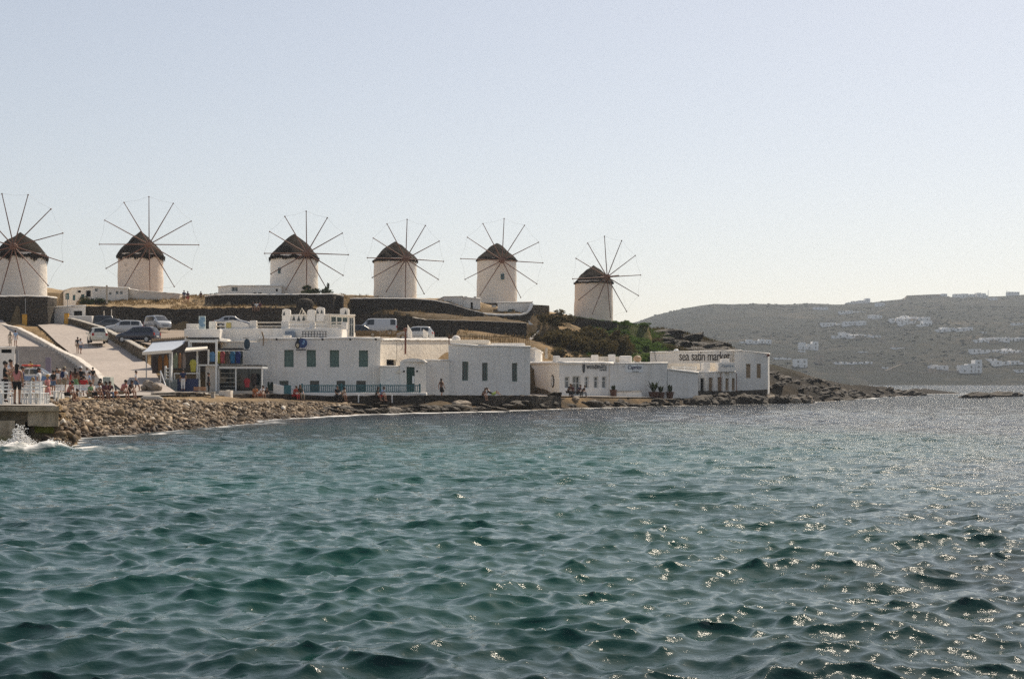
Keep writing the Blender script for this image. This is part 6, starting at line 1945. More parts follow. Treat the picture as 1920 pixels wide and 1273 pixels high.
for px, D, r, hg, k_, lab in ((584, 184, 2.2, 1.35, 'd', 'dark domed bush at the foot of the third windmill'), (612, 185, 0.7, 1.5, 'd', 'thin straggly bush right of the third windmill'), (646, 187, 0.8, 1.3, 'o', 'sparse dry bush at the end of the third terrace'),
                              (78, 176, 1.4, 1.6, 'd', 'dark bush left of the small white hut'), (112, 180, 1.5, 1.0, 'd', 'low dark bush behind the small hut roof'), (185, 182, 1.6, 0.9, 'd', 'low dark bush in front of the long low house'), (165, 181, 1.3, 0.7, 'd', 'smaller dark bush under the arched openings of the long low house'),
                              (397, 190, 0.9, 0.8, 'd', 'small bush left of the annex'), (290, 185, 1.0, 0.4, 'o', 'dry weed clump under the curved garden wall'), (1235, 186, 1.6, 1.2, 'o', 'brown bush at the right edge of the green slope')):
    shrub(px, D, r, hg, k_, lab)

# dry grass on the terraces and slopes, uncountable
rg = np.random.default_rng(31)
def grass(name, n, pxr, Dr, mat, hgt, label, zmin=3.0, zmax=30):
    px = rg.uniform(*pxr, n * 2); D = rg.uniform(*Dr, n * 2); x = (px - 960) / F * D
    z = gz_at(x, D); cl = vnoise(x, D, 3.0) + 0.5 * vnoise(x, D, 1.0)
    inpatch = np.zeros(len(x), bool)
    ok = (z > zmin) & (z < zmax) & (cl > -0.12)
    s = np.where(ok)[0][:n]
    mb = MB(); rnd = random.Random(5)
    V = []; Fc = []
    for i in s:
        for b in range(3):
            a_ = rnd.uniform(0, 6.28); h = hgt * rnd.uniform(0.5, 1.3); w = 0.05
            bx, by = x[i] + rnd.uniform(-.2, .2), D[i] + rnd.uniform(-.2, .2)
            k = len(V)
            V += [(bx - w * math.cos(a_), by - w * math.sin(a_), z[i] - 0.05), (bx + w * math.cos(a_), by + w * math.sin(a_), z[i] - 0.05), (bx + rnd.uniform(-.4, .4) * h, by + rnd.uniform(-.4, .4) * h, z[i] + h)]
            Fc.append((k, k + 1, k + 2))
    me = bpy.data.meshes.new(name); me.from_pydata(V, [], Fc); me.materials.append(mat); me.update()
    o = bpy.data.objects.new(name, me); COL.objects.link(o)
    o['kind'] = 'stuff'; o['label'] = label; o['category'] = 'grass'
grass('dry_grass', 5200, (150, 650), (177.5, 200), M_STRAW, 0.28, 'dry straw-coloured grass on the windmill terrace')
grass('dry_grass', 900, (640, 1030), (158, 200), M_STRAW, 0.4, 'dry straw-coloured grass between the terrace walls')
grass('slope_grass', 6000, (1100, 1262), (165, 214), M_LEAF_G, 0.45, 'green ground cover on the slope below the rightmost windmill')
grass('scrub', 5000, (1215, 1440), (185, 218), M_LEAF_O, 0.4, 'brown scrub on the knoll behind the restaurant')

# tan pole fence in front of the terrace wall
fn = thing('pole_fence', 'thin tan pole fence along the dry field above the plain block', 'fence', P(920, 640, 157))
nP = 46; pm = MB(); pm.tube([(0, 0, -0.3), (0, 0, 0.95)], 0.035, 5); pole_me = pm.mesh('pole', M_STRAW)
for k in range(nP):
    px = 842 + 150 * k / (nP - 1); D = 157; x = PX(px, D); o = bpy.data.objects.new('pole', pole_me); COL.objects.link(o); o.parent = fn
    o.location = Vector((x, D, PZ(644, D) + random.Random(k).uniform(-.1, .1))) - fn.location
    o.rotation_euler = (random.Random(k).uniform(-.08, .08), random.Random(k + 9).uniform(-.08, .08), 0)
mb = MB(); mb.tube([P(842, 631, 157) - Vector((0, .05, 0)), P(992, 632, 157) - Vector((0, .05, 0))], 0.03, 5); mb.build('rail', M_STRAW, fn, fn.location)
fn = thing('picket_fence', 'pinkish cane fence on the roof edge in front of the white van', 'fence', P(712, 630, 140))
pm = MB(); pm.tube([(0, 0, 0), (0, 0, 0.62)], 0.03, 5); cane_me = pm.mesh('cane', M_STRAW)
for k in range(52):
    px = 667 + 92 * k / 51; o = bpy.data.objects.new('cane', cane_me); COL.objects.link(o); o.parent = fn
    o.location = Vector((PX(px, 140), 140, PZ(631.5 + random.Random(k).uniform(-.8, .8), 140))) - fn.location
mb = MB(); mb.tube([P(666, 622, 139.93), P(760, 621, 139.93)], 0.03, 5); mb.build('rail', M_STRAW, fn, fn.location)

# round stone drums on the third terrace
for px, D, y0, y1, w, lab in ((571, 178.5, 560, 584, 30, 'round dark stone cistern with a rounded lid in front of the third windmill'), (635, 184, 553.5, 569, 18, 'small dark stone drum right of the third windmill terrace')):
    t = thing('cistern', lab, 'cistern', P(px, y1, D)); r_ = w / 2 * D / F; hh = (y1 - y0) * D / F
    mb = MB(); mb.lathe([(r_, -0.8), (r_ * 1.02, hh * 0.5), (r_ * 0.98, hh * 0.62)], 20, jit=0.1); mb.build('drum', M_STONE, t)
    mb = MB(); mb.lathe([(r_ * 1.05, hh * 0.60), (r_ * 1.05, hh * 0.72), (r_ * 0.9, hh * 0.9), (r_ * 0.5, hh), (0.02, hh * 1.01)], 20, jit=0.06); mb.build('lid', M_STONE, t, smooth=True)

# potted plants outside the restaurants
M_TERRA = plain('terracotta', (0.10, 0.045, 0.028), 0.85, 0.2)
def pot_plant(px, D, ybase, pot_h, pot_r, plant_h, spread, kind, lab):
    t = thing('potted_plant', lab, 'plant', P(px, ybase, D))
    mb = MB(); mb.lathe([(pot_r * 0.68, 0), (pot_r * 0.9, pot_h * 0.6), (pot_r, pot_h * 0.88), (pot_r * 1.1, pot_h * 0.9), (pot_r * 1.1, pot_h), (pot_r * 0.85, pot_h), (pot_r * 0.8, pot_h * 0.9), (0.01, pot_h * 0.9)], 18); mb.build('pot', M_TERRA, t, smooth=False)
    rnd = random.Random(int(px))
    for k in range(9 if kind == 'cactus' else 16):
        a_ = rnd.uniform(0, 6.28); l = rnd.uniform(0.6, 1.0)
        mb = MB(); tip = Vector((math.cos(a_) * spread * l, math.sin(a_) * spread * l * 0.7, pot_h + plant_h * rnd.uniform(0.55, 1.0)))
        b0 = Vector((math.cos(a_) * 0.08, math.sin(a_) * 0.08, pot_h * 0.9)); mid = b0.lerp(tip, 0.55) + Vector((0, 0, 0.12))
        if kind == 'cactus':
            mb.tube([b0, mid, tip], [0.09, 0.10, 0.04], 7)
        else:
            side = Vector((-math.sin(a_), math.cos(a_), 0.2)) * 0.13
            nn = Vector((0, 0, 0.03))
            mb.add([b0, mid - side, mid + side, tip, mid + nn * 2], [(0, 1, 4), (0, 4, 2), (4, 1, 3), (2, 4, 3)])
            mb.tube([b0, mid, tip], [0.03, 0.025, 0.01], 5)
        mb.build('leaf', M_LEAF_D, t)
pot_plant(1226, 147.6, 748, 0.75, 0.55, 1.25, 0.75, 'leaf', 'broad leafy plant in a big dark pot below the script sign')
pot_plant(1239, 148.0, 748, 0.7, 0.40, 0.7, 0.4, 'leaf', 'low plant in a dark pot right beside the big leafy one')
pot_plant(1256, 149.2, 748, 0.75, 0.42, 0.8, 0.3, 'cactus', 'narrow upright plant in a pot at the terrace corner')
pot_plant(1150, 143.8, 749, 1.0, 0.34, 0.5, 0.2, 'cactus', 'tall dark urn with stubby cactus at the right end of the cafe')
# ------------------------------------------------------------------ vehicles
M_TYRE = plain('tyre_rubber', (0.02, 0.02, 0.02), 0.85, 0.2)
M_RIM = plain('wheel_rim', (0.45, 0.45, 0.46), 0.35, 0.1, 0.7, bump=0)
M_CARGLASS = plain('car_glass', (0.02, 0.025, 0.028), 0.06, 0.1, spec=0.7, bump=0)
M_LAMPR = plain('tail_lamp', (0.35, 0.015, 0.012), 0.25, 0.1, bump=0)
M_LAMPW = plain('head_lamp', (0.7, 0.7, 0.68), 0.15, 0.05, bump=0)
M_TRIM = plain('black_trim', (0.03, 0.03, 0.032), 0.6, 0.15, bump=0)
def car_paint(name, col, rough=0.3):
    if name in _mats:
        return _mats[name]
    g = N(name)
    c = g.mix(g.math('MULTIPLY', g.noise(1.5, 6), 0.35), col, tuple(k * 0.7 + 0.03 for k in col))
    g.b.inputs['Coat Weight'].default_value = 0.5
    _mats[name] = g.done(c, rough, None, 0.5)
    return _mats[name]
STYLE = {   # half length, half width, belt, ground clearance, profile of the roof line rear to front (x, z), wheel x, wheel r
    'hatch': (1.95, 0.82, 0.92, 0.2, [(-1.95, 0.60), (-1.93, 0.90), (-1.86, 1.02), (-1.62, 1.38), (-1.35, 1.45), (-0.3, 1.48), (0.25, 1.43), (0.95, 1.0), (1.1, 0.95), (1.7, 0.82), (1.92, 0.68), (1.95, 0.52)], (-1.22, 1.22), 0.29),
    'sedan': (2.15, 0.85, 0.92, 0.2, [(-2.15, 0.62), (-2.12, 0.93), (-1.6, 1.0), (-1.05, 1.36), (-0.7, 1.43), (0.0, 1.45), (0.35, 1.40), (1.05, 0.98), (1.2, 0.93), (1.9, 0.80), (2.12, 0.66), (2.15, 0.5)], (-1.3, 1.32), 0.30),
    'suv': (2.15, 0.90, 1.08, 0.26, [(-2.15, 0.7), (-2.12, 1.05), (-2.03, 1.2), (-1.8, 1.60), (-1.5, 1.66), (-0.2, 1.69), (0.25, 1.63), (0.95, 1.17), (1.1, 1.12), (1.85, 1.0), (2.12, 0.82), (2.15, 0.58)], (-1.32, 1.34), 0.34),
    'minivan': (2.2, 0.90, 1.05, 0.22, [(-2.2, 0.7), (-2.18, 1.1), (-2.1, 1.3), (-1.95, 1.70), (-1.6, 1.76), (0.2, 1.77), (0.6, 1.70), (1.5, 1.16), (1.65, 1.08), (2.05, 0.92), (2.18, 0.75), (2.2, 0.55)], (-1.4, 1.42), 0.32),
    'van': (2.3, 0.92, 1.15, 0.24, [(-2.3, 0.7), (-2.29, 1.2), (-2.27, 1.8), (-2.2, 1.90), (-1.8, 1.94), (0.6, 1.94), (0.95, 1.88), (1.55, 1.25), (1.75, 1.15), (2.15, 1.0), (2.28, 0.8), (2.3, 0.55)], (-1.45, 1.48), 0.33)}
tyre_mb = MB()
def wheel_mesh(r):
    mb = MB(); prof = [(r * 0.62, -0.09), (r * 0.93, -0.10), (r, -0.07), (r, 0.07), (r * 0.93, 0.10), (r * 0.62, 0.09)]
    n = 22; v = [(rr2 * math.cos(2 * math.pi * k / n), y, rr2 * math.sin(2 * math.pi * k / n)) for rr2, y in prof for k in range(n)]
    mb.add(v, [(j * n + k, (j + 1) * n + k, (j + 1) * n + (k + 1) % n, j * n + (k + 1) % n) for j in range(5) for k in range(n)])
    t = mb.mesh('tyre', M_TYRE, smooth=True)
    mb = MB(); v = []
    for sy in (-1, 1):
        mb.tube([(0, sy * 0.03, 0), (0, sy * 0.085, 0)], r * 0.63, n)
        for k in range(5):
            a_ = 2 * math.pi * k / 5
            mb.tube([(0.05 * math.cos(a_), sy * 0.09, 0.05 * math.sin(a_)), (r * 0.55 * math.cos(a_), sy * 0.088, r * 0.55 * math.sin(a_))], 0.025, 5)
    return t, mb.mesh('rim', M_RIM)
def car(style, paint, label, px, D, heading, z, scale=1.0, name='parked_car', group='parked cars', side_windows=True, stripe=None, cargo=None):
    hl, hw, belt, gc, prof, wx, wr = STYLE[style]
    t = thing(name, label, 'van' if style == 'van' else 'car', (PX(px, D), D, z), R(heading), group)
    t.scale = (scale,) * 3
    pxs = [p[0] for p in prof]; pzs = [p[1] for p in prof]
    xs = sorted(set([round(v, 3) for v in list(np.linspace(-hl, hl, 25)) + pxs]))
    top = lambda x: float(np.interp(x, pxs, pzs))
    cab = [p[0] for p in prof if p[1] > belt + 0.12]
    c0, c1 = min(cab), max(cab)
    def half(x):
        e = abs(x) / hl
        w = hw * (1 - 0.10 * e ** 4 - 0.06 * max(0, e - 0.9) * 10)
        zt = top(x); zb = gc + 0.10 * max(0, e - 0.85) / 0.15
        zs = min(belt, zt - 0.05)
        cabin = max(0.0, min(1.0, (zt - belt) / 0.3))
        wr_ = w - 0.05 - 0.15 * cabin
        return [(0, zb), (w - 0.10, zb), (w - 0.01, zb + 0.14), (w + 0.015, (zb + zs) / 2), (w, zs - 0.06), (w - 0.025, zs), (wr_ + 0.01, max(zs + 0.005, zt - 0.10)), (wr_ - 0.05, max(zs + 0.01, zt - 0.025)), (wr_ - 0.22, zt), (0, zt + 0.02)]
    secs = [[(x, y, zz_) for y, zz_ in half(x)] + [(x, -y, zz_) for y, zz_ in reversed(half(x)[1:-1])] for x in xs]
    m = len(secs[0])
    mb = MB(); mb.add([p for s in secs for p in s], [(i * m + k, (i + 1) * m + k, (i + 1) * m + (k + 1) % m, i * m + (k + 1) % m) for i in range(len(xs) - 1) for k in range(m)] + [tuple(range(m))[::-1] if False else tuple(range(m)), tuple(range((len(xs) - 1) * m + m - 1, (len(xs) - 1) * m - 1, -1))])
    mb.f = [tuple(reversed(f)) for f in mb.f]
    mb.build('body', paint, t, smooth=True)
    def glass(nm, xa, xb, rows, inset=0.012):
        g_ = MB(); n = 6
        for sgn in ((1, -1) if rows == 'side' else (1,)):
            pts = []
            for i in range(n + 1):
                x = xa + (xb - xa) * i / n; hh = half(x)
                if rows == 'side':
                    lo, hi = Vector((x, hh[5][0], hh[5][1])), Vector((x, hh[6][0], hh[6][1]))
                    a_ = lo.lerp(hi, 0.08); b2 = lo.lerp(hi, 0.95); o = Vector((0, 0.013, 0.004))
                    pts += [Vector((p.x, sgn * (p.y + o.y), p.z + o.z)) for p in (a_, b2)]
                else:
                    w_ = hh[8][0] * 1.12 + 0.05
                    sl = (top(x + 0.02) - top(x - 0.02)) / 0.04
                    nn = Vector((-sl, 0, 1)).normalized() * 0.022
                    for q in (-1, -0.5, 0, 0.5, 1):
                        pts.append(Vector((x, q * w_, top(x) + 0.02 * (1 - abs(q)) - 0.012 * (abs(q) > 0.9))) + nn)
            c_ = 2 if rows == 'side' else 5
            fs = [(i * c_ + k, (i + 1) * c_ + k, (i + 1) * c_ + k + 1, i * c_ + k + 1) for i in range(n) for k in range(c_ - 1)]
            if sgn < 0:
                fs = [tuple(reversed(f)) for f in fs]
            g_.add(pts, fs)
            if rows == 'side':
                g_.build(nm, M_CARGLASS, t); g_ = MB()
        if rows != 'side':
            g_.build(nm, M_CARGLASS, t)
    ip = {p[0]: p[1] for p in prof}
    rear = [p for p in prof if p[0] < 0 and p[1] > belt - 0.12]
    front = [p for p in prof if p[0] > 0 and p[1] > belt - 0.05]
    r_lo = next(p[0] for p in prof if p[1] >= belt - 0.02); r_hi = next(p[0] for p in prof if p[1] > belt + 0.36)
    glass('rear_window', r_lo + (r_hi - r_lo) * 0.15, r_hi - 0.02, 'top')
    f_hi = [p[0] for p in prof if p[1] > belt + 0.42][-1]; f_lo = [p[0] for p in prof if p[1] >= belt + 0.02][-1]
    glass('windscreen', f_hi + 0.05, f_lo - 0.04, 'top')
    if side_windows:
        mid = (r_hi + f_hi) / 2
        glass('side_window', r_hi + 0.12, mid - 0.04, 'side'); glass('side_window', mid + 0.05, f_hi + 0.22, 'side')
    else:
        glass('side_window', f_hi - 0.7, f_hi + 0.2, 'side'); glass('side_window', r_hi + 0.15, r_hi + 0.7, 'side')
    tme, rme = wheel_mesh(wr)
    for x_ in wx:
        for sy in (-1, 1):
            w_ = bpy.data.objects.new('wheel', tme); COL.objects.link(w_); w_.parent = t; w_.location = (x_, sy * (hw - 0.09), wr)
            r2 = bpy.data.objects.new('rim', rme); COL.objects.link(r2); r2.parent = w_
            ar = MB(); n = 14
            ar.add([(x_ + (wr + 0.02) * math.cos(math.pi * k / n), sy * (hw * 0.99), wr + (wr + 0.02) * math.sin(math.pi * k / n)) for k in range(n + 1)] + [(x_ + (wr + 0.08) * math.cos(math.pi * k / n), sy * (hw + 0.012), wr + (wr + 0.08) * math.sin(math.pi * k / n)) for k in range(n + 1)], [(k, k + 1, k + n + 2, k + n + 1) for k in range(n)])
            ar.build('wheel_arch', M_TRIM, t)
    for sy in (-1, 1):
        mb = MB(); mb.box(-hl - 0.012, sy * hw * 0.62, belt - 0.28, -hl + 0.12, sy * hw * 0.88, belt - 0.02); mb.build('tail_light', M_LAMPR, t, bevel=0.02)
        mb = MB(); mb.sphere((hl - 0.13, sy * hw * 0.66, gc + 0.46), (0.15, 0.17, 0.09), 10, 8); mb.build('headlight', M_LAMPW, t, smooth=True)
        mb = MB(); mb.sphere((f_lo - 0.25, sy * (hw + 0.09), belt + 0.05), (0.07, 0.11, 0.08), 8, 6); mb.build('mirror', paint, t, smooth=True)
    mb = MB(); mb.box(-hl - 0.03, -hw * 0.82, gc + 0.05, -hl + 0.1, hw * 0.82, gc + 0.26); mb.build('rear_bumper', paint if style != 'van' else M_TRIM, t, bevel=0.04)
    mb = MB(); mb.box(hl - 0.1, -hw * 0.8, gc + 0.05, hl + 0.03, hw * 0.8, gc + 0.24); mb.build('front_bumper', paint, t, bevel=0.04)
    mb = MB(); mb.box(hl - 0.04, -0.4, gc + 0.27, hl + 0.012, 0.4, gc + 0.37); mb.build('grille', M_TRIM, t)
    mb = MB(); mb.box(-hl - 0.04, -0.25, gc + 0.30, -hl + 0.02, 0.25, gc + 0.41); mb.build('number_plate', M_WHITEP, t)
    if stripe:
        for sy in (-1, 1):
            mb = MB(); mb.box(-hl * 0.75, sy * (hw + 0.004), gc + 0.25, hl * 0.8, sy * (hw + 0.022), belt - 0.12); mb.build('painted_stripe', stripe, t)
    if cargo:
        mb = MB()
        for x_ in (-0.7, 0.1):
            mb.tube([(x_, -0.6, top(x_) + 0.08), (x_, 0.6, top(x_) + 0.08)], 0.025, 6)
            for sy in (-.6, .6):
                mb.tube([(x_, sy, top(x_) + 0.08), (x_, sy, top(x_) - 0.04)], 0.025, 6)
        mb.build('roof_rack', M_TRIM, t)
    return t
P_WHITE = car_paint('paint_cream_white', (0.62, 0.60, 0.50)); P_SILV = car_paint('paint_silver', (0.42, 0.43, 0.44), 0.28); P_NAVY = car_paint('paint_navy', (0.012, 0.014, 0.035), 0.22)
P_BLACK = car_paint('paint_black', (0.014, 0.014, 0.016), 0.25); P_BLUE = car_paint('paint_blue', (0.05, 0.13, 0.30)); P_WH2 = car_paint('paint_white', (0.52, 0.53, 0.53)); P_GREY = car_paint('paint_dark_grey', (0.06, 0.065, 0.07), 0.28)
car('hatch', P_WHITE, 'cream white hatchback seen from behind, parked on the ramp road', 183, 146, 112, 6.42, 1.08)
car('suv', P_WH2, 'white car behind the ramp wall, nose to the left', 232, 156, 193, 7.55, 0.98)
car('hatch', P_NAVY, 'navy blue car nearest the ramp wall, tail to the right', 259, 143.5, 168, 6.42, 1.08)
car('sedan', P_GREY, 'dark car with red tail light behind the white one', 206, 165, 178, 8.35)
car('suv', P_BLACK, 'black car farthest left, half hidden by the white block wall', 183, 170.5, 185, 8.7)
car('minivan', P_SILV, 'silver minivan facing the camera alone by the dark retaining wall', 295, 166, -52, 8.42)
car('sedan', P_SILV, 'silver car whose roof shows above the gabled roof parapet', 436, 168, 5, 8.75)
car('van', P_WH2, 'white delivery van parked right of the rooftop room', 706, 164, 184, 7.75, 1.02, side_windows=False, name='delivery_van')
car('sedan', P_BLACK, 'black car roof in front of the white van', 678, 157.5, 4, 7.35, 0.95)
car('hatch', P_WH2, 'white car with glowing red tail light between two roof fins', 779, 153, 176, 6.92)
car('sedan', P_SILV, 'silver and blue car with a loaded roof behind the white chairs', 68, 112, 3, 2.12, 1.0, stripe=P_BLUE, cargo=True)
mb = MB(); A = Vector((PX(60, 112), 112, 2.12 + 1.55))
for k, (dx, w, hh) in enumerate(((-0.45, 0.5, 0.16), (0.25, 0.6, 0.13))):
    mb.box(A.x + dx - w / 2, A.y - 0.4, A.z, A.x + dx + w / 2, A.y + 0.4, A.z + hh)
    tag(mb.build('roof_bag', plain('bag_red', (0.40, 0.05, 0.04), 0.8), base=A, bevel=0.05), ('left' if k == 0 else 'right') + ' red bag on the roof of the silver and blue car', 'bag'); mb = MB()

def scooter(px, D, z, heading, label):
    t = thing('scooter', label, 'scooter', (PX(px, D), D, z), R(heading), 'parked scooters')
    for x_ in (-0.6, 0.62):
        mb = MB(); n = 16; prof = [(0.14, -0.05), (0.24, -0.06), (0.27, 0), (0.24, 0.06), (0.14, 0.05)]
        v = [(x_ + r_ * math.cos(2 * math.pi * k / n), y, 0.27 + r_ * math.sin(2 * math.pi * k / n)) for r_, y in prof for k in range(n)]
        mb.add(v, [(j * n + k, (j + 1) * n + k, (j + 1) * n + (k + 1) % n, j * n + (k + 1) % n) for j in range(4) for k in range(n)]); mb.build('wheel', M_TYRE, t)
    mb = MB(); mb.sphere((-0.42, 0, 0.58), (0.48, 0.17, 0.24), 12, 8); mb.build('rear_body', P_BLACK, t, smooth=True)
    mb = MB(); mb.sphere((-0.35, 0, 0.82), (0.42, 0.15, 0.08), 12, 6); mb.build('seat', M_TRIM, t, smooth=True)
    mb = MB(); mb.box(-0.1, -0.14, 0.30, 0.42, 0.14, 0.37); mb.build('footboard', P_BLACK, t, bevel=0.02)
    mb = MB(); mb.add([(0.40, -0.2, 0.3), (0.40, 0.2, 0.3), (0.50, 0.17, 0.95), (0.50, -0.17, 0.95), (0.46, -0.2, 0.3), (0.46, 0.2, 0.3), (0.56, 0.17, 0.95), (0.56, -0.17, 0.95)], [(0, 1, 2, 3), (7, 6, 5, 4), (0, 4, 5, 1), (1, 5, 6, 2), (2, 6, 7, 3), (3, 7, 4, 0)]); mb.build('leg_shield', P_BLACK, t)
    mb = MB(); mb.tube([(0.62, 0, 0.3), (0.5, 0, 1.0)], 0.035, 6); mb.tube([(0.46, -0.32, 1.05), (0.5, 0, 1.0), (0.46, 0.32, 1.05)], 0.025, 6); mb.build('handlebar', M_TRIM, t)
    mb = MB(); mb.sphere((0.57, 0, 0.95), (0.07, 0.09, 0.09), 8, 6); mb.build('headlight', M_LAMPW, t)
scooter(70, 172, 9.75, 20, 'dark parked scooter beside the small white hut'); scooter(5, 170, 9.7, 160, 'scooter at the left edge near the yellow barrier')
# road barrier posts
for px, D, z, lab in ((46, 167, 9.0, 'yellow barrier post on the left of the ramp road'), (125, 169, 9.2, 'yellow barrier post by the ramp wall')):
    t = thing('barrier_post', lab, 'barrier', (PX(px, D), D, z))
    M_YEL = plain('barrier_yellow', (0.62, 0.32, 0.03), 0.5, 0.12)
    mb = MB(); mb.box(-0.25, -0.2, 0, 0.25, 0.2, 1.35); mb.build('cabinet', M_YEL, t, bevel=0.05)
    mb = MB(); mb.box(-0.27, -0.22, 1.352, 0.27, 0.22, 1.42); mb.build('lid', M_BROWNW, t, bevel=0.02)
    mb = MB(); mb.tube([(0.1, 0, 1.42), (0.1, 0, 3.2 if px < 100 else 3.6)], 0.035, 6); mb.build('mast', M_METAL, t)
for px, D, y0, y1, lab in ((195, 174.2, 583, 601, 'left thin pale pole against the dark retaining wall'), (209, 174.2, 580, 603, 'right thin pale pole against the dark retaining wall')):
    mb = MB(); mb.tube([P(px, y1, D), P(px, y0, D)], 0.06, 6); tag(mb.build('lamp_pole', M_CREAM, base=P(px, y1, D)), lab, 'pole')
# ------------------------------------------------------------------ people
SKIN = plain('skin_tan', (0.36, 0.19, 0.115), 0.55, 0.08, bump=0)
SKIN2 = plain('skin_brown', (0.20, 0.10, 0.06), 0.55, 0.08, bump=0)
HAIR = plain('hair_dark', (0.018, 0.012, 0.009), 0.6, 0.2); HAIRB = plain('hair_blond', (0.28, 0.18, 0.08), 0.6, 0.2)
def cloth(n, c): return plain('fabric_' + n, c, 0.9, 0.12, scale=9)
W_ = cloth('white', (0.72, 0.70, 0.68)); PK = cloth('pink', (0.55, 0.22, 0.20)); RD = cloth('red', (0.40, 0.03, 0.03)); BK = cloth('black', (0.018, 0.017, 0.018)); NV = cloth('navy', (0.02, 0.03, 0.08)); LB = cloth('light_blue', (0.30, 0.42, 0.58))
GN = cloth('green', (0.14, 0.26, 0.12)); LG = cloth('lime', (0.40, 0.50, 0.12)); GY = cloth('grey', (0.22, 0.22, 0.23)); KH = cloth('khaki', (0.28, 0.23, 0.16)); DN = cloth('denim', (0.10, 0.15, 0.24)); OR = cloth('orange', (0.48, 0.17, 0.06)); BR = cloth('brown', (0.12, 0.065, 0.045)); CR = cloth('cream', (0.55, 0.47, 0.36)); PU = cloth('plum', (0.12, 0.04, 0.06))
V3 = Vector
def pose(kind):
    J = dict(pel=V3((0, 0, .95)), spi=V3((0, 0, 1.14)), che=V3((0, .01, 1.36)), nek=V3((0, 0, 1.49)), jaw=V3((0, .025, 1.57)), top=V3((0, .01, 1.70)))
    for s, q in ((-1, 'l'), (1, 'r')):
        J['hip' + q] = V3((s * .095, 0, .90)); J['kne' + q] = V3((s * .10, .02, .50)); J['ank' + q] = V3((s * .10, -.02, .09)); J['toe' + q] = V3((s * .115, .15, .035))
        J['sho' + q] = V3((s * .175, 0, 1.42)); J['elb' + q] = V3((s * .235, -.03, 1.14)); J['wri' + q] = V3((s * .23, .05, .90)); J['han' + q] = V3((s * .22, .09, .80))
    def shift(keys, d):
        for k in keys:
            J[k] = J[k] + V3(d)
    up = ['spi', 'che', 'nek', 'jaw', 'top', 'shol', 'shor', 'elbl', 'elbr', 'wril', 'wrir', 'hanl', 'hanr']
    if kind == 'walk':
        J['knel'] += V3((0, .20, .02)); J['ankl'] += V3((0, .26, .02)); J['toel'] += V3((0, .28, .04)); J['kner'] += V3((0, -.02, 0)); J['ankr'] += V3((0, -.26, .06)); J['toer'] += V3((0, -.24, .0))
        J['wril'] += V3((0, -.14, .02)); J['hanl'] += V3((0, -.18, .02)); J['elbl'] += V3((0, -.06, 0)); J['wrir'] += V3((0, .14, .04)); J['hanr'] += V3((0, .2, .06)); J['elbr'] += V3((0, .05, 0))
    if kind in ('phone', 'armup'):
        J['elbr'] = V3((.24, .12, 1.2)); J['wrir'] = V3((.10, .30, 1.36)); J['hanr'] = V3((.06, .33, 1.45))
        J['elbl'] = V3((-.24, .10, 1.18)); J['wril'] = V3((-.08, .28, 1.32)); J['hanl'] = V3((-.03, .32, 1.41))
    if kind.startswith('sit'):
        dz = -.50
        for k in list(J):
            J[k] = J[k] + V3((0, 0, dz)) if k[:3] not in ('kne', 'ank', 'toe') else J[k]
        for s, q in ((-1, 'l'), (1, 'r')):
            J['kne' + q] = V3((s * .13, .44, .46)); J['ank' + q] = V3((s * .12, .46, .05)); J['toe' + q] = V3((s * .13, .62, .0))
            J['wri' + q] = V3((s * .13, .34, .56)); J['han' + q] = V3((s * .10, .42, .55)); J['elb' + q] = V3((s * .24, .08, .68))
        lean = {'sit': .06, 'sitlean': .22, 'sitback': -.06, 'sithunch': .30}[kind]
        for k, f in (('spi', .35), ('che', .8), ('nek', 1.0), ('jaw', 1.15), ('top', 1.15), ('shol', .85), ('shor', .85), ('elbl', .6), ('elbr', .6)):
            J[k] = J[k] + V3((0, lean * f, -abs(lean) * f * .25))
    if kind == 'recline':
        J.update(pel=V3((0, 0, .12)), spi=V3((0, -.17, .20)), che=V3((0, -.36, .34)), nek=V3((0, -.45, .43)), jaw=V3((0, -.47, .52)), top=V3((0, -.52, .64)))
        for s, q in ((-1, 'l'), (1, 'r')):
            J['hip' + q] = V3((s * .095, .03, .12)); J['kne' + q] = V3((s * .12, .40, .38 if s < 0 else .2)); J['ank' + q] = V3((s * .12, .62, .08)); J['toe' + q] = V3((s * .13, .74, .12))
            J['sho' + q] = V3((s * .175, -.38, .36)); J['elb' + q] = V3((s * .25, -.52, .16)); J['wri' + q] = V3((s * .24, -.60, .04)); J['han' + q] = V3((s * .24, -.66, .03))
    return J
_pending = []
def skin_obj(name, chain, rad, mat, parent, sub=1):
    """one continuous surface grown from a joint skeleton"""
    names = []
    for a, b in chain:
        for k in (a, b):
            if k not in names:
                names.append(k)
    me = bpy.data.meshes.new(name)
    me.from_pydata([tuple(rad[k][0]) for k in names], [(names.index(a), names.index(b)) for a, b in chain], [])
    o = bpy.data.objects.new(name, me); COL.objects.link(o)
    sk = o.modifiers.new('skin', 'SKIN'); sk.use_smooth_shade = True
    lay = me.skin_vertices[0].data
    for i, k in enumerate(names):
        r = rad[k][1]; lay[i].radius = r if isinstance(r, tuple) else (r, r); lay[i].use_root = (i == 0)
    sb = o.modifiers.new('sub', 'SUBSURF'); sb.levels = sub; sb.render_levels = sub
    me.materials.append(mat)
    o.parent = parent
    _pending.append(o)
    return o
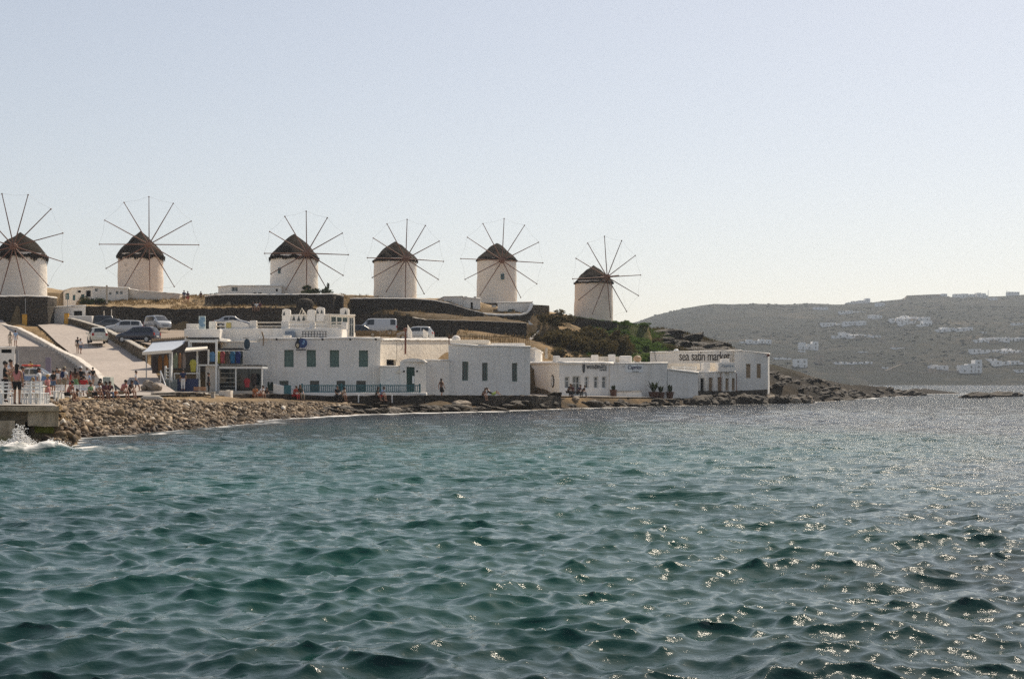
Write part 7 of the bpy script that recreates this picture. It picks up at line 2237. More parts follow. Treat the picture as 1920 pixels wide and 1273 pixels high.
def person(label, px, D, py_feet, face, hgt, kind='stand', top=None, bottom=None, legs='shorts', hair='short', skin=None, hat=None, z=None, sleeves=True, group=None, bag=None):
    """face: 0 looks at the camera, 90 looks to the right, 180 looks away"""
    zz_ = PZ(py_feet, D) if z is None else z
    t = thing('person', label, 'person', (PX(px, D), D, zz_), R(180 + face), group)
    s = hgt / 1.74; t.scale = (s, s, s)
    J = pose(kind); skin = skin or SKIN
    rb = {'pel': (.125, .10), 'spi': (.115, .09), 'che': (.135, .10), 'nek': (.055, .055), 'jaw': (.068, .075), 'top': (.082, .095)}
    for q in 'lr':
        rb.update({'hip' + q: .085, 'kne' + q: .058, 'ank' + q: .038, 'toe' + q: .03, 'sho' + q: .058, 'elb' + q: .042, 'wri' + q: .028, 'han' + q: .030})
    ch = [('pel', 'spi'), ('spi', 'che'), ('che', 'nek'), ('nek', 'jaw'), ('jaw', 'top')]
    for q in 'lr':
        ch += [('pel', 'hip' + q), ('hip' + q, 'kne' + q), ('kne' + q, 'ank' + q), ('ank' + q, 'toe' + q), ('che', 'sho' + q), ('sho' + q, 'elb' + q), ('elb' + q, 'wri' + q), ('wri' + q, 'han' + q)]
    body = skin_obj('body', ch, {k: (J[k], rb[k]) for k in J}, skin, t)
    # fingers, nose and ears, grown on to the body
    fb = MB()
    for q, sgn in (('l', -1), ('r', 1)):
        d = (J['han' + q] - J['wri' + q]).normalized(); sd = d.cross(V3((0, 0, 1)) if abs(d.z) < .9 else V3((0, 1, 0))).normalized(); nn = d.cross(sd)
        for k, (o_, l) in enumerate(((-.03, .06), (-.01, .075), (.01, .072), (.03, .058))):
            p0 = J['han' + q] + sd * o_; fb.tube([p0, p0 + d * l * .55, p0 + d * l * .8 + nn * .02], [.011, .010, .007], 5)
        p0 = J['wri' + q].lerp(J['han' + q], .5) + sd * (-.035); fb.tube([p0, p0 + sd * -.03 + d * .03, p0 + sd * -.03 + d * .06], [.012, .011, .008], 5)
    hd = J['jaw'].lerp(J['top'], .45); fb.tube([hd + V3((0, .08, .03)), hd + V3((0, .115, -.02))], [.008, .018], 5)
    for sgn in (-1, 1):
        fb.sphere(hd + V3((sgn * .088, -.005, 0)), (.012, .022, .032), 6, 5)
    fb.build('hands_and_face', skin, t, smooth=True)
    hm = HAIRB if hair.startswith('blond') else HAIR
    hb = MB(); hc = J['jaw'].lerp(J['top'], .72) + V3((0, -.022, .012))
    hb.sphere(hc, (.098, .108, .105), 12, 8)
    if 'long' in hair:
        hb.sphere(hc + V3((0, -.055, -.13)), (.085, .05, .17), 10, 8)
        hb.sphere(hc + V3((0, -.07, -.27)), (.07, .04, .12), 10, 8)
    if 'bun' in hair:
        hb.sphere(hc + V3((0, -.10, .04)), .05, 8, 6)
    hb.build('hair', hm, t, smooth=True)
    if top is not None:
        c2 = [('tpe', 'tsp'), ('tsp', 'che'), ('che', 'tne')]
        rj = {'tpe': (J['pel'] + V3((0, 0, .02)), (.145, .118)), 'tsp': (J['spi'], (.135, .108)), 'che': (J['che'], (.155, .118)), 'tne': (J['nek'] - V3((0, 0, .035)), .075)}
        for q in 'lr':
            c2.append(('che', 'sho' + q)); rj['sho' + q] = (J['sho' + q], .073)
            if sleeves:
                c2.append(('sho' + q, 'sle' + q)); rj['sle' + q] = (J['sho' + q].lerp(J['elb' + q], .7 if sleeves is True else 1.0), .062)
                if sleeves == 'long':
                    c2.append(('sle' + q, 'cuf' + q)); rj['cuf' + q] = (J['elb' + q].lerp(J['wri' + q], .9), .045)
        skin_obj('shirt', c2, rj, top, t)
    if bottom is not None:
        if legs == 'skirt' or legs == 'dress':
            mb = MB(); k0 = (J['knel'] + J['kner']) / 2; p0 = J['pel'] + V3((0, 0, .04)); n = 14; rows = []
            for j in range(6):
                u = j / 5; c_ = p0.lerp(k0, u * (1.0 if legs == 'skirt' else 1.25)); r_ = .15 + .09 * u
                for k in range(n):
                    a_ = 2 * math.pi * k / n; fl = 1 + .06 * math.sin(5 * a_) * u
                    rows.append(c_ + V3((r_ * fl * math.cos(a_), r_ * .8 * fl * math.sin(a_), 0)))
            mb.add(rows, [(j * n + k, (j + 1) * n + k, (j + 1) * n + (k + 1) % n, j * n + (k + 1) % n) for j in range(5) for k in range(n)] + [tuple(range(n))]); mb.build('skirt', bottom, t, smooth=True)
        else:
            c2 = []; rj = {'pel': (J['pel'], (.142, .118))}; f_ = .75 if legs == 'shorts' else 1.0
            for q in 'lr':
                c2 += [('pel', 'hip' + q), ('hip' + q, 'kk' + q)]; rj['hip' + q] = (J['hip' + q], .102); rj['kk' + q] = (J['hip' + q].lerp(J['kne' + q], f_), .085 if legs == 'shorts' else .07)
                if legs == 'trousers':
                    c2.append(('kk' + q, 'cf' + q)); rj['cf' + q] = (J['kne' + q].lerp(J['ank' + q], .9), .055)
            skin_obj(legs, c2, rj, bottom, t)
    if kind != 'recline':
        for q in 'lr':
            mb = MB(); a_ = J['ank' + q]; b2 = J['toe' + q]; mb.tube([a_ + (a_ - b2).normalized() * .03 + V3((0, 0, -.035)), a_ + V3((0, 0, -.03)), b2 + V3((0, .02, .005))], [.035, .045, .035], 8); mb.build('shoe', BR if legs == 'shorts' else BK, t, smooth=True)
    if hat:
        hb = MB(); c_ = J['top'] + V3((0, 0, -.005)); brim = .19 if hat != W_ else .14
        hb.lathe([(brim, 0.0), (.105, .015), (.10, .085), (.06, .115), (.005, .118)], 16, c_); hb.lathe([(brim, -.006), (.09, .008)], 16, c_); hb.build('hat', hat, t, smooth=True)
    if bag:
        hb = MB(); c_ = J['che'] + V3((0, -.19, -.10)); hb.sphere(c_, (.15, .09, .22), 10, 8); hb.build('backpack', bag, t, smooth=True)
    return t
STRAW_HAT = cloth('straw', (0.50, 0.33, 0.14))
# on and behind the pier
person('woman in pink top and black shorts standing with her back turned at the pier edge', 32, 57.5, 758.5, 180, 1.64, 'stand', PK, BK, 'shorts', 'long', sleeves=False)
person('man in dark clothes standing sideways beside the woman in pink', 10, 59.5, 754, 100, 1.70, 'phone', BK, BK, 'trousers', 'short')
person('person in white shirt stooping behind the man in dark clothes', 20, 66, 744, 60, 1.72, 'phone', W_, KH, 'shorts', 'short')
person('child in pink with a straw hat standing at the end of the chairs', 89, 60, 755, 75, 1.16, 'stand', PK, PK, 'skirt', 'blond', hat=STRAW_HAT)
person('person in white leaning over a chair, dark hair', 50, 66, 746, 100, 1.45, 'sitlean', W_, NV, 'shorts', 'short', z=1.56)
person('blond person seated among the white chairs behind', 60, 70, 743, 150, 1.6, 'sit', CR, KH, 'shorts', 'blond', z=1.56)
person('person in pink vest seated on the beach edge, hands on knees', 126, 80, 752, 75, 1.70, 'sithunch', PK, BK, 'shorts', 'short', sleeves=False)
person('backpacker in white shirt and sun hat walking away behind the beach edge', 120, 90, 740, 160, 1.74, 'walk', W_, KH, 'shorts', 'short', hat=KH, bag=NV)
person('woman in green skirt standing among the seated group', 141, 92, 738, 200, 1.66, 'stand', BR, GN, 'skirt', 'long')
person('person in black with white cap standing behind the red shirt', 151, 95, 736, 170, 1.70, 'stand', BK, BK, 'trousers', 'short', hat=W_)
person('person in red shirt seated with back to the camera on the white bench', 157, 90, 741, 185, 1.74, 'sitback', RD, DN, 'shorts', 'short')
person('person in white t-shirt and black shorts seated reaching to the knees', 178, 83, 751, 70, 1.70, 'sithunch', W_, BK, 'shorts', 'short')
person('dark-haired woman in brown seated behind the white t-shirt', 187, 85.5, 748, 60, 1.72, 'sit', BR, BK, 'shorts', 'long', skin=SKIN2)
person('slim person in plum seated next to the woman in brown', 192, 84.5, 750, 75, 1.62, 'sitlean', PU, NV, 'shorts', 'short', skin=SKIN2)
person('person in dark red shirt and jeans seated on the beach edge', 203, 86, 749, 40, 1.62, 'sitlean', PU, DN, 'trousers', 'short')
person('person in pink shirt and khaki shorts, left of the last seated pair', 227, 87, 748, 70, 1.74, 'sithunch', PK, KH, 'shorts', 'short')
person('person in black top, right of the last seated pair on the beach', 241, 88.5, 747, 75, 1.66, 'sitlean', BK, BK, 'shorts', 'long')
# on the steps and the ramp
person('walker in dark shirt, left of the pair halfway up the ramp', 145.5, 138.5, 669, 190, 1.58, 'walk', BK, KH, 'shorts', 'short', z=5.22)
person('walker in white shirt, right of the pair halfway up the ramp', 151, 137.8, 669, 170, 1.48, 'walk', W_, DN, 'shorts', 'short', z=5.16)
person('walker in white at the foot of the ramp', 163, 112, 707, 120, 1.42, 'walk', W_, W_, 'shorts', 'short', z=2.14)
person('walker in black shirt and grey shorts at the foot of the ramp', 174, 111, 709, 170, 1.46, 'walk', BK, GY, 'shorts', 'short', z=2.12)
person('girl in pale dress standing at the top of the steps, left of a pair', 19, 146.8, 641, 190, 1.52, 'stand', CR, CR, 'dress', 'long', z=6.1)
person('person in light blue shirt at the top of the steps, right of a pair', 29, 146.4, 641, 170, 1.66, 'stand', LB, W_, 'shorts', 'short', z=6.1)
person('seller in yellow seated on the steps beside a stall board', 57, 124, 686, 20, 1.5, 'sit', cloth('yellow', (0.6, 0.45, 0.05)), BK, 'shorts', 'short', z=3.2)
person('person in black sitting low on the steps behind the silver and blue car', 108, 120, 700, 10, 1.6, 'sithunch', BK, BK, 'trousers', 'short', z=2.6)
person('person in blue at the road top, leftmost of four', 12, 168, 597, 180, 1.7, 'walk', NV, NV, 'trousers', 'short', z=10.0)
person('person in white shirt at the road top, second of four', 19.5, 168, 597, 180, 1.7, 'walk', W_, BK, 'trousers', 'short', z=10.0)
person('person in black at the road top beside the mast, third of four', 37, 170, 597, 180, 1.74, 'stand', BK, BK, 'trousers', 'short', z=10.0)
person('person in dark red at the road top right of the mast', 47, 172, 596, 170, 1.68, 'stand', PU, BK, 'trousers', 'short', z=10.1)
# on the windmill terrace
person('man in dark shirt standing on the dry terrace, left of a couple', 345, 188, 569.5, 180, 1.76, 'stand', NV, KH, 'shorts', 'short', z=None)
person('woman in dark red standing on the dry terrace, right of a couple', 352, 188, 569.5, 190, 1.64, 'stand', PU, RD, 'shorts', 'long')
person('lone figure in brown on the dry terrace left of the stone terrace', 376.5, 192, 566, 200, 1.42, 'stand', BR, BR, 'shorts', 'short')
person('person in black sitting on the retaining wall, left of three', 474.5, 175.8, 577, 20, 1.7, 'sit', BK, BK, 'shorts', 'short', z=PZ(577, 175.8) - .45)
person('person in white top sitting on the retaining wall, middle of three', 481, 175.8, 577, 0, 1.7, 'sit', W_, GN, 'shorts', 'short', z=PZ(577, 175.8) - .45)
person('person in plum sitting on the retaining wall, right of three', 487.5, 175.8, 577, -20, 1.7, 'sit', PU, BK, 'shorts', 'long', z=PZ(577, 175.8) - .45)
# along the waterfront
person('man in black standing at the white shop pier', 391, 105.5, 735, 100, 1.72, 'stand', BK, BK, 'trousers', 'short', sleeves='long', z=1.42)
person('shopper in dark shirt and white trousers in front of the shop counter', 343, 113.2, 722, 200, 1.7, 'stand', NV, W_, 'trousers', 'short', z=1.75)
person('person in orange seated on the low sea wall below the shop window', 477, 109.2, 748, 30, 1.6, 'sitlean', OR, OR, 'shorts', 'long', z=PZ(739, 109.2) - .46)
person('person in white shirt seated on the low sea wall beside the one in orange', 487, 109.6, 748, 60, 1.7, 'sithunch', W_, OR, 'shorts', 'short', z=PZ(739, 109.6) - .46)
person('person in red seated on the sea wall at the left end of the teal railing', 551, 113.3, 740, 60, 1.72, 'sitlean', RD, RD, 'trousers', 'short', z=PZ(740, 113.3) - .46)
person('person in dark green seated right beside the one in red', 562, 113.7, 740, 40, 1.78, 'sit', cloth('dark_olive', (0.05, 0.05, 0.03)), KH, 'trousers', 'long', z=PZ(740, 113.7) - .46)
person('person in black seated on the sea wall, left of the middle pair', 631.5, 115.0, 741, 40, 1.74, 'sit', BK, BK, 'trousers', 'short', z=PZ(741, 115.0) - .46)
person('person in pale shirt seated on the sea wall, right of the middle pair', 640, 115.0, 741, 60, 1.66, 'sithunch', CR, KH, 'shorts', 'short', z=PZ(741, 115) - .46)
person('person in dark green seated on the sea wall, left of the right pair', 704, 115.8, 741, 80, 1.70, 'sitlean', cloth('pine', (0.03, 0.06, 0.05)), BK, 'shorts', 'long', z=PZ(741, 115.8) - .46)
person('person in light blue shirt seated on the sea wall, right of the right pair', 713, 115.8, 741, 70, 1.74, 'sithunch', LB, RD, 'shorts', 'short', z=PZ(741, 115.8) - .46)
person('woman in dark dress walking along the sea wall before the plain block', 827.5, 121.5, 745, 150, 1.66, 'walk', BR, BK, 'skirt', 'long', sleeves=False, z=1.09)
person('woman in brown seated on the sea wall under the plain block', 904, 121.4, 741, 60, 1.62, 'sithunch', BR, BK, 'shorts', 'long', z=PZ(741, 121.4) - .46)
person('person with lime green shorts lying on the sea wall beside the seated woman', 924, 122.6, 740, 90, 1.70, 'recline', BK, LG, 'shorts', 'short', z=PZ(741, 122.6))
person('person in black seated on the rocks before the cafe, leftmost of four', 1064.5, 132.5, 752, 50, 1.74, 'sithunch', BK, BK, 'trousers', 'short', z=1.12)
person('person in dark red seated on the rocks before the cafe, second of four', 1075, 132.8, 752, -40, 1.66, 'sitlean', PU, BK, 'trousers', 'long', z=1.08)
person('person in dark blue seated on the rocks before the cafe, third of four', 1083, 133.2, 752, 50, 1.72, 'sithunch', NV, BK, 'trousers', 'short', z=1.05)
person('person in black seated on the rocks before the cafe, rightmost of four', 1090.5, 133.6, 752, 70, 1.70, 'sithunch', BK, GY, 'trousers', 'short', z=1.0)
rp_ = random.Random(9)
for k, (px, D, lab, c1, c2, ps, fc) in enumerate(((100, 96, 'person in black shirt standing behind the short white bench', BK, DN, 'stand', 160), (133, 97, 'woman in red dress in the crowd behind the long white bench', RD, RD, 'stand', 120), (168, 98, 'boy in light blue at the right of the standing crowd', LB, KH, 'walk', 100), (111, 101, 'person in cream hat and white shirt far back in the crowd', W_, KH, 'stand', 30),
        (146, 103, 'person in khaki far back near the black box', KH, DN, 'stand', 200), (73, 72, 'woman in white dress beyond the chairs', W_, W_, 'stand', 90), (42, 75, 'man in navy behind the table on the pier', NV, BK, 'stand', 100), (216, 88, 'small child in orange sitting between the seated pairs', OR, BK, 'sit', 60), (136, 83, 'person in black sitting low on the stones', BK, BK, 'sithunch', 80), (168, 85, 'person in green sitting on the beach edge left of the white t-shirt', GN, KH, 'sit', 75), (255, 104, 'person in white walking at the foot of the shop', W_, DN, 'walk', 90), (497, 112.2, 'person in black seated last on the low sea wall below the shop window', BK, BK, 'sitlean', 50))):
    person(lab, px, D, 0, fc, rp_.uniform(1.5, 1.74) if 'child' not in lab else 1.1, ps, c1, c2, 'skirt' if 'dress' in lab else 'shorts', 'long' if 'woman' in lab else 'short', z={73: 1.56, 42: 1.56, 216: 1.28, 136: 1.05, 168: 1.3, 497: PZ(739, 112.2) - .46}.get(px if D < 90 or px == 497 else 0, 1.62), hat=CR if 'hat' in lab else None)
bpy.context.view_layer.update()
dg = bpy.context.evaluated_depsgraph_get()
_new = [(o, bpy.data.meshes.new_from_object(o.evaluated_get(dg))) for o in _pending]
for o, me in _new:
    o.modifiers.clear()
    old = o.data; o.data = me; me.name = o.name
    me.polygons.foreach_set('use_smooth', [True] * len(me.polygons))

# ------------------------------------------------------------------ white taverna chairs, stools, beach bench
def chair(px, D, rot, label, z=1.56, s=1.0):
    t = thing('chair', label, 'chair', (PX(px, D), D, z), R(rot), 'white taverna chairs on the pier'); t.scale = (s,) * 3
    for x_ in (-.2, .2):
        for y_ in (-.2, .2):
            mb = MB(); mb.box(x_ - .02, y_ - .02, 0, x_ + .02, y_ + .02, .44 if y_ < 0 else .95); mb.build('leg', M_WHITEP, t)
    mb = MB(); mb.box(-.23, -.23, .441, .23, .18, .475); mb.build('seat', M_WHITEP, t, bevel=.01)
    for z_ in (.58, .72, .86):
        mb = MB(); mb.box(-.18, .185, z_, .18, .215, z_ + .07); mb.build('back_slat', M_WHITEP, t)
    for y_ in (-.2, .2):
        mb = MB(); mb.box(-.18, y_ - .012, .2, .18, y_ + .012, .23); mb.build('stretcher', M_WHITEP, t)
for k, (px, D, r_, lab) in enumerate(((14, 57.6, 10, 'white wooden chair left of the woman in pink, front row'), (47, 57.9, -160, 'white wooden chair just right of the woman in pink'), (59, 58.3, 20, 'white wooden chair, second right of the woman in pink'), (71, 58.0, 170, 'white wooden chair, third right of the woman in pink'), (80, 58.6, 100, 'white wooden chair nearest the child in the straw hat'),
                                    (3, 58.2, 60, 'white wooden chair at the left edge of the frame'), (52, 61, 30, 'white wooden chair in the second row behind the woman in pink'), (66, 61.5, -30, 'white wooden chair in the second row, right'), (98, 68, 90, 'white wooden chair behind the child in the straw hat'), (24, 62, 120, 'white wooden chair behind the man in dark clothes'))):
    chair(px, D, r_, lab)
for px, D, lab in ((66, 59.6, 'white square table among the chairs on the pier'), (20, 60.5, 'white square table by the left frame edge')):
    t = thing('table', lab, 'table', (PX(px, D), D, 1.56))
    mb = MB(); mb.box(-.4, -.4, .72, .4, .4, .755); mb.build('table_top', M_WHITEP, t, bevel=.01)
    for x_ in (-.34, .34):
        for y_ in (-.34, .34):
            mb = MB(); mb.box(x_ - .03, y_ - .03, 0, x_ + .03, y_ + .03, .719); mb.build('leg', M_WHITEP, t)
for px, D, w, lab in ((150, 89.5, 44, 'long white slatted bench on the beach edge behind the seated people'), (110, 88, 18, 'short white bench left of the long one')):
    t = thing('bench', lab, 'bench', (PX(px, D), D, 1.42)); hh = w * D / F / 2
    for k in range(3):
        mb = MB(); mb.box(-hh, -.2 + k * .14, .40, hh, -.09 + k * .14, .44); mb.build('seat_slat', M_WHITEP, t)
    for k in range(3):
        mb = MB(); mb.box(-hh, .25, .52 + k * .13, hh, .28, .61 + k * .13); mb.build('back_slat', M_WHITEP, t)
    for q in (-.8, 0, .8):
        mb = MB(); mb.box(q * hh - .03, -.2, 0, q * hh + .03, .28, .39); mb.build('leg', M_WHITEP, t)
for px, D, y0, y1, w, col, lab in ((30, 121, 657, 685, 9, GY, 'dark display board on the steps, left one'), (90, 121, 670, 700, 10, cloth('mauve', (0.2, 0.17, 0.22)), 'tall poster board on the steps, right one'), (154, 101, 697, 722, 9, BK, 'black box standing among the people on the plaza')):
    mb = MB(); pbox(mb, px - w / 2, px + w / 2, y0, y1, D, 0.15); tag(mb.build('display_board', col, base=P(px, y1, D), bevel=.02), lab, 'board')
for k, (px, D, z_) in enumerate(((52, 123, 3.0), (62, 123, 3.0), (70, 123, 3.0))):
    mb = MB(); mb.sphere((PX(px, D), D, z_ + .45), (.2, .15, .25), 8, 6); mb.tube([(PX(px, D), D, z_ - .3), (PX(px, D), D, z_ + .4)], .03, 5)
    tag(mb.build('stall_goods', (cloth('yellow', (0.6, 0.45, 0.05)), LB, W_)[k], base=(PX(px, D), D, z_), smooth=True), ('yellow', 'pale blue', 'white')[k] + ' goods on a stick at the stall on the steps', 'goods')
# low white stall at the left edge with awning
h = House('kiosk', 'low white kiosk with dark hatch at the left edge below the steps', 'kiosk', [(-60, 108, 653), (28, 108, 650), (28, 114, 650), (-60, 114, 653)], 1.9, {0: [(2, 22, 655, 662, 'dark')]}, M_WHITE, parapet=.05)
# ------------------------------------------------------------------ houses across the bay
def hill_D(px, py):
    ds = np.arange(HD0 + 5, HD1, 4.0)
    y = HOR - (hill_z((px - 960) / F * ds, ds) - CAMH) * F / ds
    i = np.where(y <= py)[0]
    return float(ds[i[0]]) if len(i) else HD1 - 10
M_FARW = plain('far_whitewash', (0.80, 0.78, 0.75), 0.9, 0.08, scale=0.3, bump=0)
M_FARS = plain('far_stone', (0.34, 0.27, 0.20), 0.9, 0.15, scale=0.3, bump=0)
fr = random.Random(12)
def far_house(px, py, w, hpx, label, stone=False, blocks=3):
    """px, py: middle of its foot in the photo; w, hpx: size in photo pixels"""
    D = hill_D(px, py); s = D / F
    x = PX(px, D); zb = PZ(py, D)
    t = thing('far_house', label, 'house', (x, D, zb), 0, 'houses across the bay')
    W = w * s; H = hpx * s
    m = M_FARS if stone else M_FARW
    x0 = -W / 2
    for k in range(blocks):
        ww = W / blocks * fr.uniform(0.85, 1.1); hh = H * fr.uniform(0.6, 1.0); dy = fr.uniform(-1.5, 1.5)
        mb = MB(); mb.box(x0, dy, -6, x0 + ww - 0.05, dy + 9, hh); b = mb.build('block', m, t)
        nwin = max(1, int(ww / 3.2))
        for q in range(nwin):
            for fl in range(max(1, int(hh / 3.0))):
                cx2 = x0 + ww * (q + 0.5) / nwin
                wm = MB(); wm.box(cx2 - 0.55, dy - 0.06, fl * 2.9 + 0.9, cx2 + 0.55, dy + 0.3, fl * 2.9 + 2.3); wm.build('window', M_GLASS, b)
        x0 += W / blocks
    return t
FAR = [(1424, 645, 46, 10, 4, 'long white row house on the far slope just right of the restaurant', 0), (1518, 656, 36, 18, 3, 'large stepped pinkish white house at mid slope across the bay', 0), (1503, 690, 26, 18, 2, 'tall pale house low on the far slope above the headland', 0), (1541, 684, 14, 18, 1, 'narrow tan tower-like house right of the tall pale one', 1),
       (1602, 684, 74, 7, 6, 'long low white terrace of houses near the far shore', 0), (1562, 612, 42, 8, 3, 'pale houses high on the far slope, left group', 0), (1604, 610, 42, 8, 3, 'pale houses high on the far slope, right group', 0), (1607, 633, 50, 9, 4, 'white row beneath the two high groups', 0), (1606, 622, 20, 4, 2, 'small flat tan roofed house between rows', 1),
       (1641, 597, 20, 7, 2, 'small white house near the top of the zigzag track', 0), (1690, 604, 38, 10, 4, 'white cluster left of centre on the upper far slope', 0), (1727, 602, 36, 9, 3, 'white cluster right of centre on the upper far slope', 0), (1738, 611, 16, 10, 1, 'single cube house below the right upper cluster', 0),
       (1796, 622, 60, 9, 5, 'wide white hotel row on the right of the far slope', 0), (1848, 627, 9, 7, 1, 'lone small pinkish cube house', 0), (1868, 641, 50, 9, 4, 'white houses at the right, upper of three rows', 0), (1910, 641, 30, 9, 2, 'white house at the right frame edge, upper row', 0), (1868, 662, 90, 8, 6, 'long white hotel at the right, middle of three rows', 0), (1896, 685, 66, 10, 4, 'white hotel at the right, lower of three rows', 0),
       (1763, 694, 32, 13, 2, 'domed pale house low on the right of the far shore', 0), (1822, 700, 42, 26, 3, 'big block stepping down to the far shore', 0), (1615, 568, 34, 5, 3, 'houses on the skyline above the left track', 0), (1628, 566, 10, 8, 1, 'taller cube on the skyline', 0), (1772, 556, 10, 6, 1, 'small cube on the skyline behind the long wall', 0), (1810, 556, 40, 6, 3, 'low houses along the right skyline', 0), (1841, 556, 18, 10, 2, 'highest house on the skyline', 0), (1902, 552, 22, 5, 2, 'skyline house near the right edge', 0),
       (1598, 570, 18, 4, 1, 'flat skyline house left of the cube', 0), (1540, 581, 26, 6, 2, 'faint house under the left skyline', 0), (1600, 588, 50, 6, 4, 'faint row under the skyline cube', 0), (1468, 675, 30, 5, 2, 'low house just above the headland rocks', 0), (1660, 692, 10, 4, 1, 'boat shed at the far shore', 0), (1288, 640, 30, 7, 2, 'pale house glimpsed behind the knoll', 0), (1395, 643, 12, 4, 1, 'tiny house left of the long row', 0), (1690, 655, 30, 5, 2, 'low house in the middle of the far slope', 0), (1620, 662, 14, 4, 1, 'little cube in the middle of the far slope', 0), (1910, 610, 18, 5, 1, 'small house high at the right edge', 0)]
for px, py, w, hp, bl, lab, st_ in FAR:
    far_house(px, py, w, hp, lab, bool(st_), bl)
for k in range(44):
    c_ = fr.choice([(1590, 606), (1600, 630), (1690, 600), (1730, 606), (1800, 620), (1870, 640), (1880, 662), (1900, 684), (1760, 690), (1610, 682), (1520, 652), (1640, 575), (1820, 560), (1700, 655)])
    o_ = far_house(c_[0] + fr.gauss(0, 22), c_[1] + abs(fr.gauss(0, 7)) - 3, fr.uniform(8, 20), fr.uniform(5, 8.5), 'small pale house across the bay', fr.random() < 0.2, 1)
    o_['group'] = 'small houses across the bay'
# walls and tracks on the far slope
def far_wall(pts, hgt, label):
    ps = []
    for px, py in pts:
        D = hill_D(px, py); ps.append(P(px, py, D))
    mb = MB()
    for A, B in zip(ps[:-1], ps[1:]):
        mb.add([A + V3((0, 0, -3)), B + V3((0, 0, -3)), B + V3((0, 0, hgt)), A + V3((0, 0, hgt)), A + V3((0, 1.5, -3)), B + V3((0, 1.5, -3)), B + V3((0, 1.5, hgt)), A + V3((0, 1.5, hgt))], [(0, 1, 2, 3), (7, 6, 5, 4), (3, 2, 6, 7), (0, 3, 7, 4), (1, 5, 6, 2)])
    tag(mb.build('field_wall', M_FARS, base=ps[0]), label, 'wall', 'field walls across the bay')
far_wall([(1695, 564), (1700, 558), (1745, 556), (1775, 555)], 2.5, 'long straight field wall on the far skyline')
far_wall([(1632, 595), (1668, 578), (1690, 570), (1730, 579), (1770, 569)], 1.2, 'zigzag track wall climbing to the far skyline')
far_wall([(1628, 628), (1645, 637), (1660, 642)], 1.5, 'short sloping wall beside the white row across the bay')
far_wall([(1545, 692), (1590, 693), (1640, 694)], 1.2, 'low field wall above the far shore, left')
far_wall([(1660, 698), (1690, 686), (1705, 683)], 1.2, 'track wall rising from the far shore')
far_wall([(1825, 670), (1870, 668), (1920, 663)], 1.2, 'long terrace wall at the right across the bay')
far_wall([(1735, 700), (1800, 698)], 1.2, 'low wall at the far shore, right')
for px, py, hp, lab in ((1853, 553, 12, 'left thin mast on the far skyline'), (1888, 552, 10, 'right thin mast on the far skyline')):
    D = hill_D(px, py); mb = MB(); mb.tube([P(px, py + 2, D), P(px, py - hp + 3, D)], 0.35, 5); tag(mb.build('mast', M_METAL, base=P(px, py, D)), lab, 'mast')
# dark scrub trees dotted over the far slope
tree_me = foliage_mesh('far_scrub', M_LEAF_D, 77, 260, 0.2, 6)
fx = MB(); rgf = np.random.default_rng(4)
V = []; Fc = []
for k in range(2200):
    px = rgf.uniform(1195, 1960); D = rgf.uniform(960, 1745); x = (px - 960) / F * D; z = float(hill_z(x, D))
    if z < 2 or float(fbm(x, D, 110, 3)) < -0.05: continue
    s = rgf.uniform(0.5, 1.5); kk = len(V)
    for v in iv:
        q = 1 + rgf.normal(0, 0.22); V.append((x + v[0] * s * q * 1.5, D + v[1] * s * q * 1.5, z + (v[2] * 0.6 + 0.3) * s * q))
    Fc += [tuple(int(a) + kk for a in f) for f in ifc]
me = bpy.data.meshes.new('far_scrub'); me.from_pydata(V, [], Fc); me.materials.append(plain('far_scrub_leaf', (0.024, 0.028, 0.016), 0.95, 0.35, scale=0.2)); me.update()
bpy.data.meshes.remove(tree_me)
o = bpy.data.objects.new('far_scrub', me); COL.objects.link(o); o['kind'] = 'stuff'; o['label'] = 'dark scrub dotted over the far hillside'; o['category'] = 'scrub'

# ------------------------------------------------------------------ tell look-alikes apart by what they stand beside
ORD = 'first second third fourth fifth sixth seventh eighth ninth tenth eleventh twelfth thirteenth fourteenth fifteenth sixteenth seventeenth eighteenth nineteenth twentieth'.split()
def relabel(group, noun, bins, split=None):
    """bins: (px_from, px_to, phrase); split: words for the nearer and the farther half of a bin"""
    obs = [o for o in COL.objects if o.get('group') == group]
    col = lambda o: o.location.x / o.location.y * F + 960
    for a, b, ph in bins:
        sel = [o for o in obs if a <= col(o) < b]
        if not sel:
            continue
        parts = [(sel, '')]
        if split:
            sel.sort(key=lambda o: o.location.y)
            m = (len(sel) + 1) // 2
            parts = [(sel[:m], split[0] + ' '), (sel[m:], split[1] + ' ')]
        for lst, adj in parts:
            lst.sort(key=col)
            for i, o in enumerate(lst):
                w = ORD[i] if i < len(ORD) else str(i + 1) + 'th'
                o['label'] = (w + ' ' + adj + noun + ' from the left ' + ph) if len(lst) > 1 else (adj + noun + ' ' + ph)
relabel('rocks below the sea wall', 'jagged dark rock', [(0, 640, 'below the left railing end'), (640, 713, 'below the right half of the railing'), (713, 800, 'below the stair house'), (800, 841, 'below the low wing'), (841, 896, 'below the left block window'), (896, 955, 'below the middle block window'), (955, 1000, 'below the right block window'), (1000, 1300, 'below the gap beside the cafe')])
relabel('pale rocks on the ledge', 'pale sunlit rock', [(0, 700, 'below the teal railing'), (700, 830, 'below the stair house'), (830, 950, 'below the plain block'), (950, 2000, 'towards the cafe')])
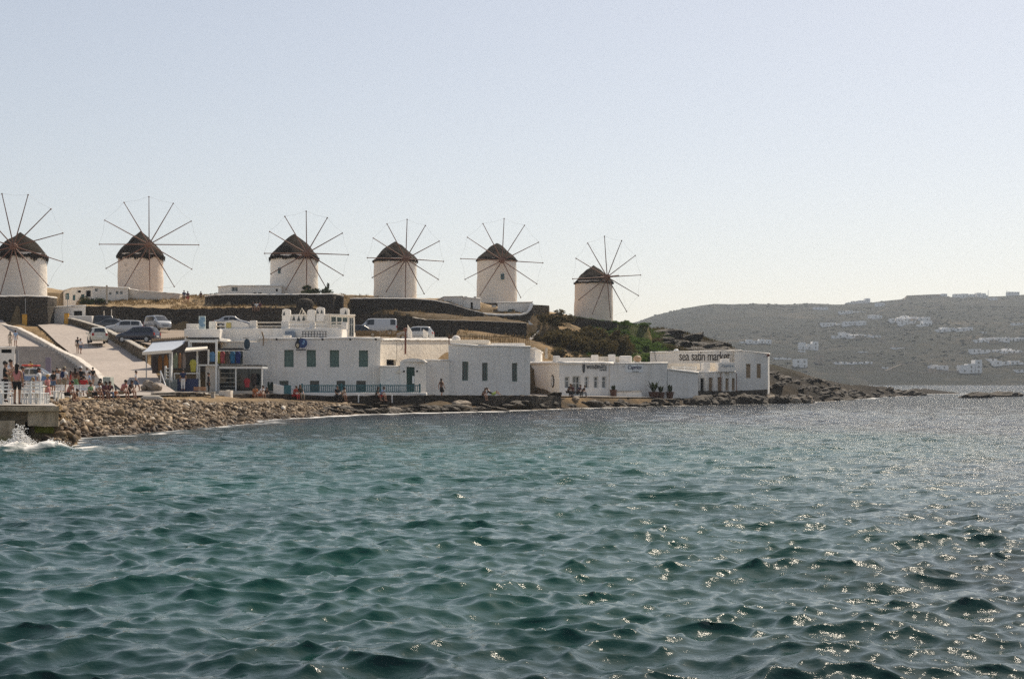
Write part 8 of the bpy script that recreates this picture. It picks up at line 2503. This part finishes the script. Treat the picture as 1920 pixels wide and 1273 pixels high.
relabel('rocks below the cafe', 'wet dark rock', [(0, 1100, 'below the cafe door'), (1100, 1150, 'below the cafe lettering'), (1150, 1205, 'below the white wall bench'), (1205, 1252, 'below the big potted plant'), (1252, 2000, 'below the low terrace house')])
relabel('boulders under the porch', 'black wet boulder', [(0, 1345, 'under the left porch doors'), (1345, 1380, 'under the right porch doors'), (1380, 1410, 'under the left brown window'), (1410, 2000, 'under the right brown window')])
relabel('headland rocks', 'dark broken rock', [(0, 1475, 'beside the restaurant end'), (1475, 1515, 'on the near headland hump'), (1515, 1560, 'on the middle headland'), (1560, 1610, 'past the headland middle'), (1610, 1660, 'on the low headland'), (1660, 2000, 'near the headland tip')], ('shoreward', 'upper'))
relabel('boulders below the headland', 'boulder at the water', [(0, 1460, 'under the restaurant corner'), (1460, 1490, 'below the near headland hump'), (1490, 2000, 'left of the headland middle')])
relabel('outcrops on the knoll', 'dark flat outcrop', [(0, 1275, 'on the knoll beside the green slope'), (1275, 1325, 'on the knoll above the lettering'), (1325, 2000, 'on the knoll right of the lettering')], ('lower', 'upper'))
relabel('rocks at the headland tip', 'black rock', [(0, 3000, 'at the low headland tip')])
relabel('olive-brown bushes on the slope', 'olive-brown bush', [(0, 1050, 'below the stone hut'), (1050, 1090, 'left below the rightmost windmill'), (1090, 1130, 'straight below the rightmost windmill'), (1130, 2000, 'beside the green bushes')], ('lower', 'upper'))
relabel('green bushes on the slope', 'bright green bush', [(0, 1150, 'next to the brown bushes'), (1150, 1175, 'under the gap before the ruined wall'), (1175, 1200, 'under the ruined wall stub'), (1200, 2000, 'at the right slope edge')], ('lower', 'upper'))
relabel('small houses across the bay', 'small far house', [(0, 1560, 'near the big stepped house'), (1560, 1625, 'around the two high groups'), (1625, 1680, 'below the skyline cube'), (1680, 1720, 'around the left upper cluster'), (1720, 1780, 'around the right upper cluster'), (1780, 1840, 'around the wide hotel row'), (1840, 1880, 'left part of the three hotel rows'), (1880, 2600, 'right part of the three hotel rows')], ('nearer', 'higher'))
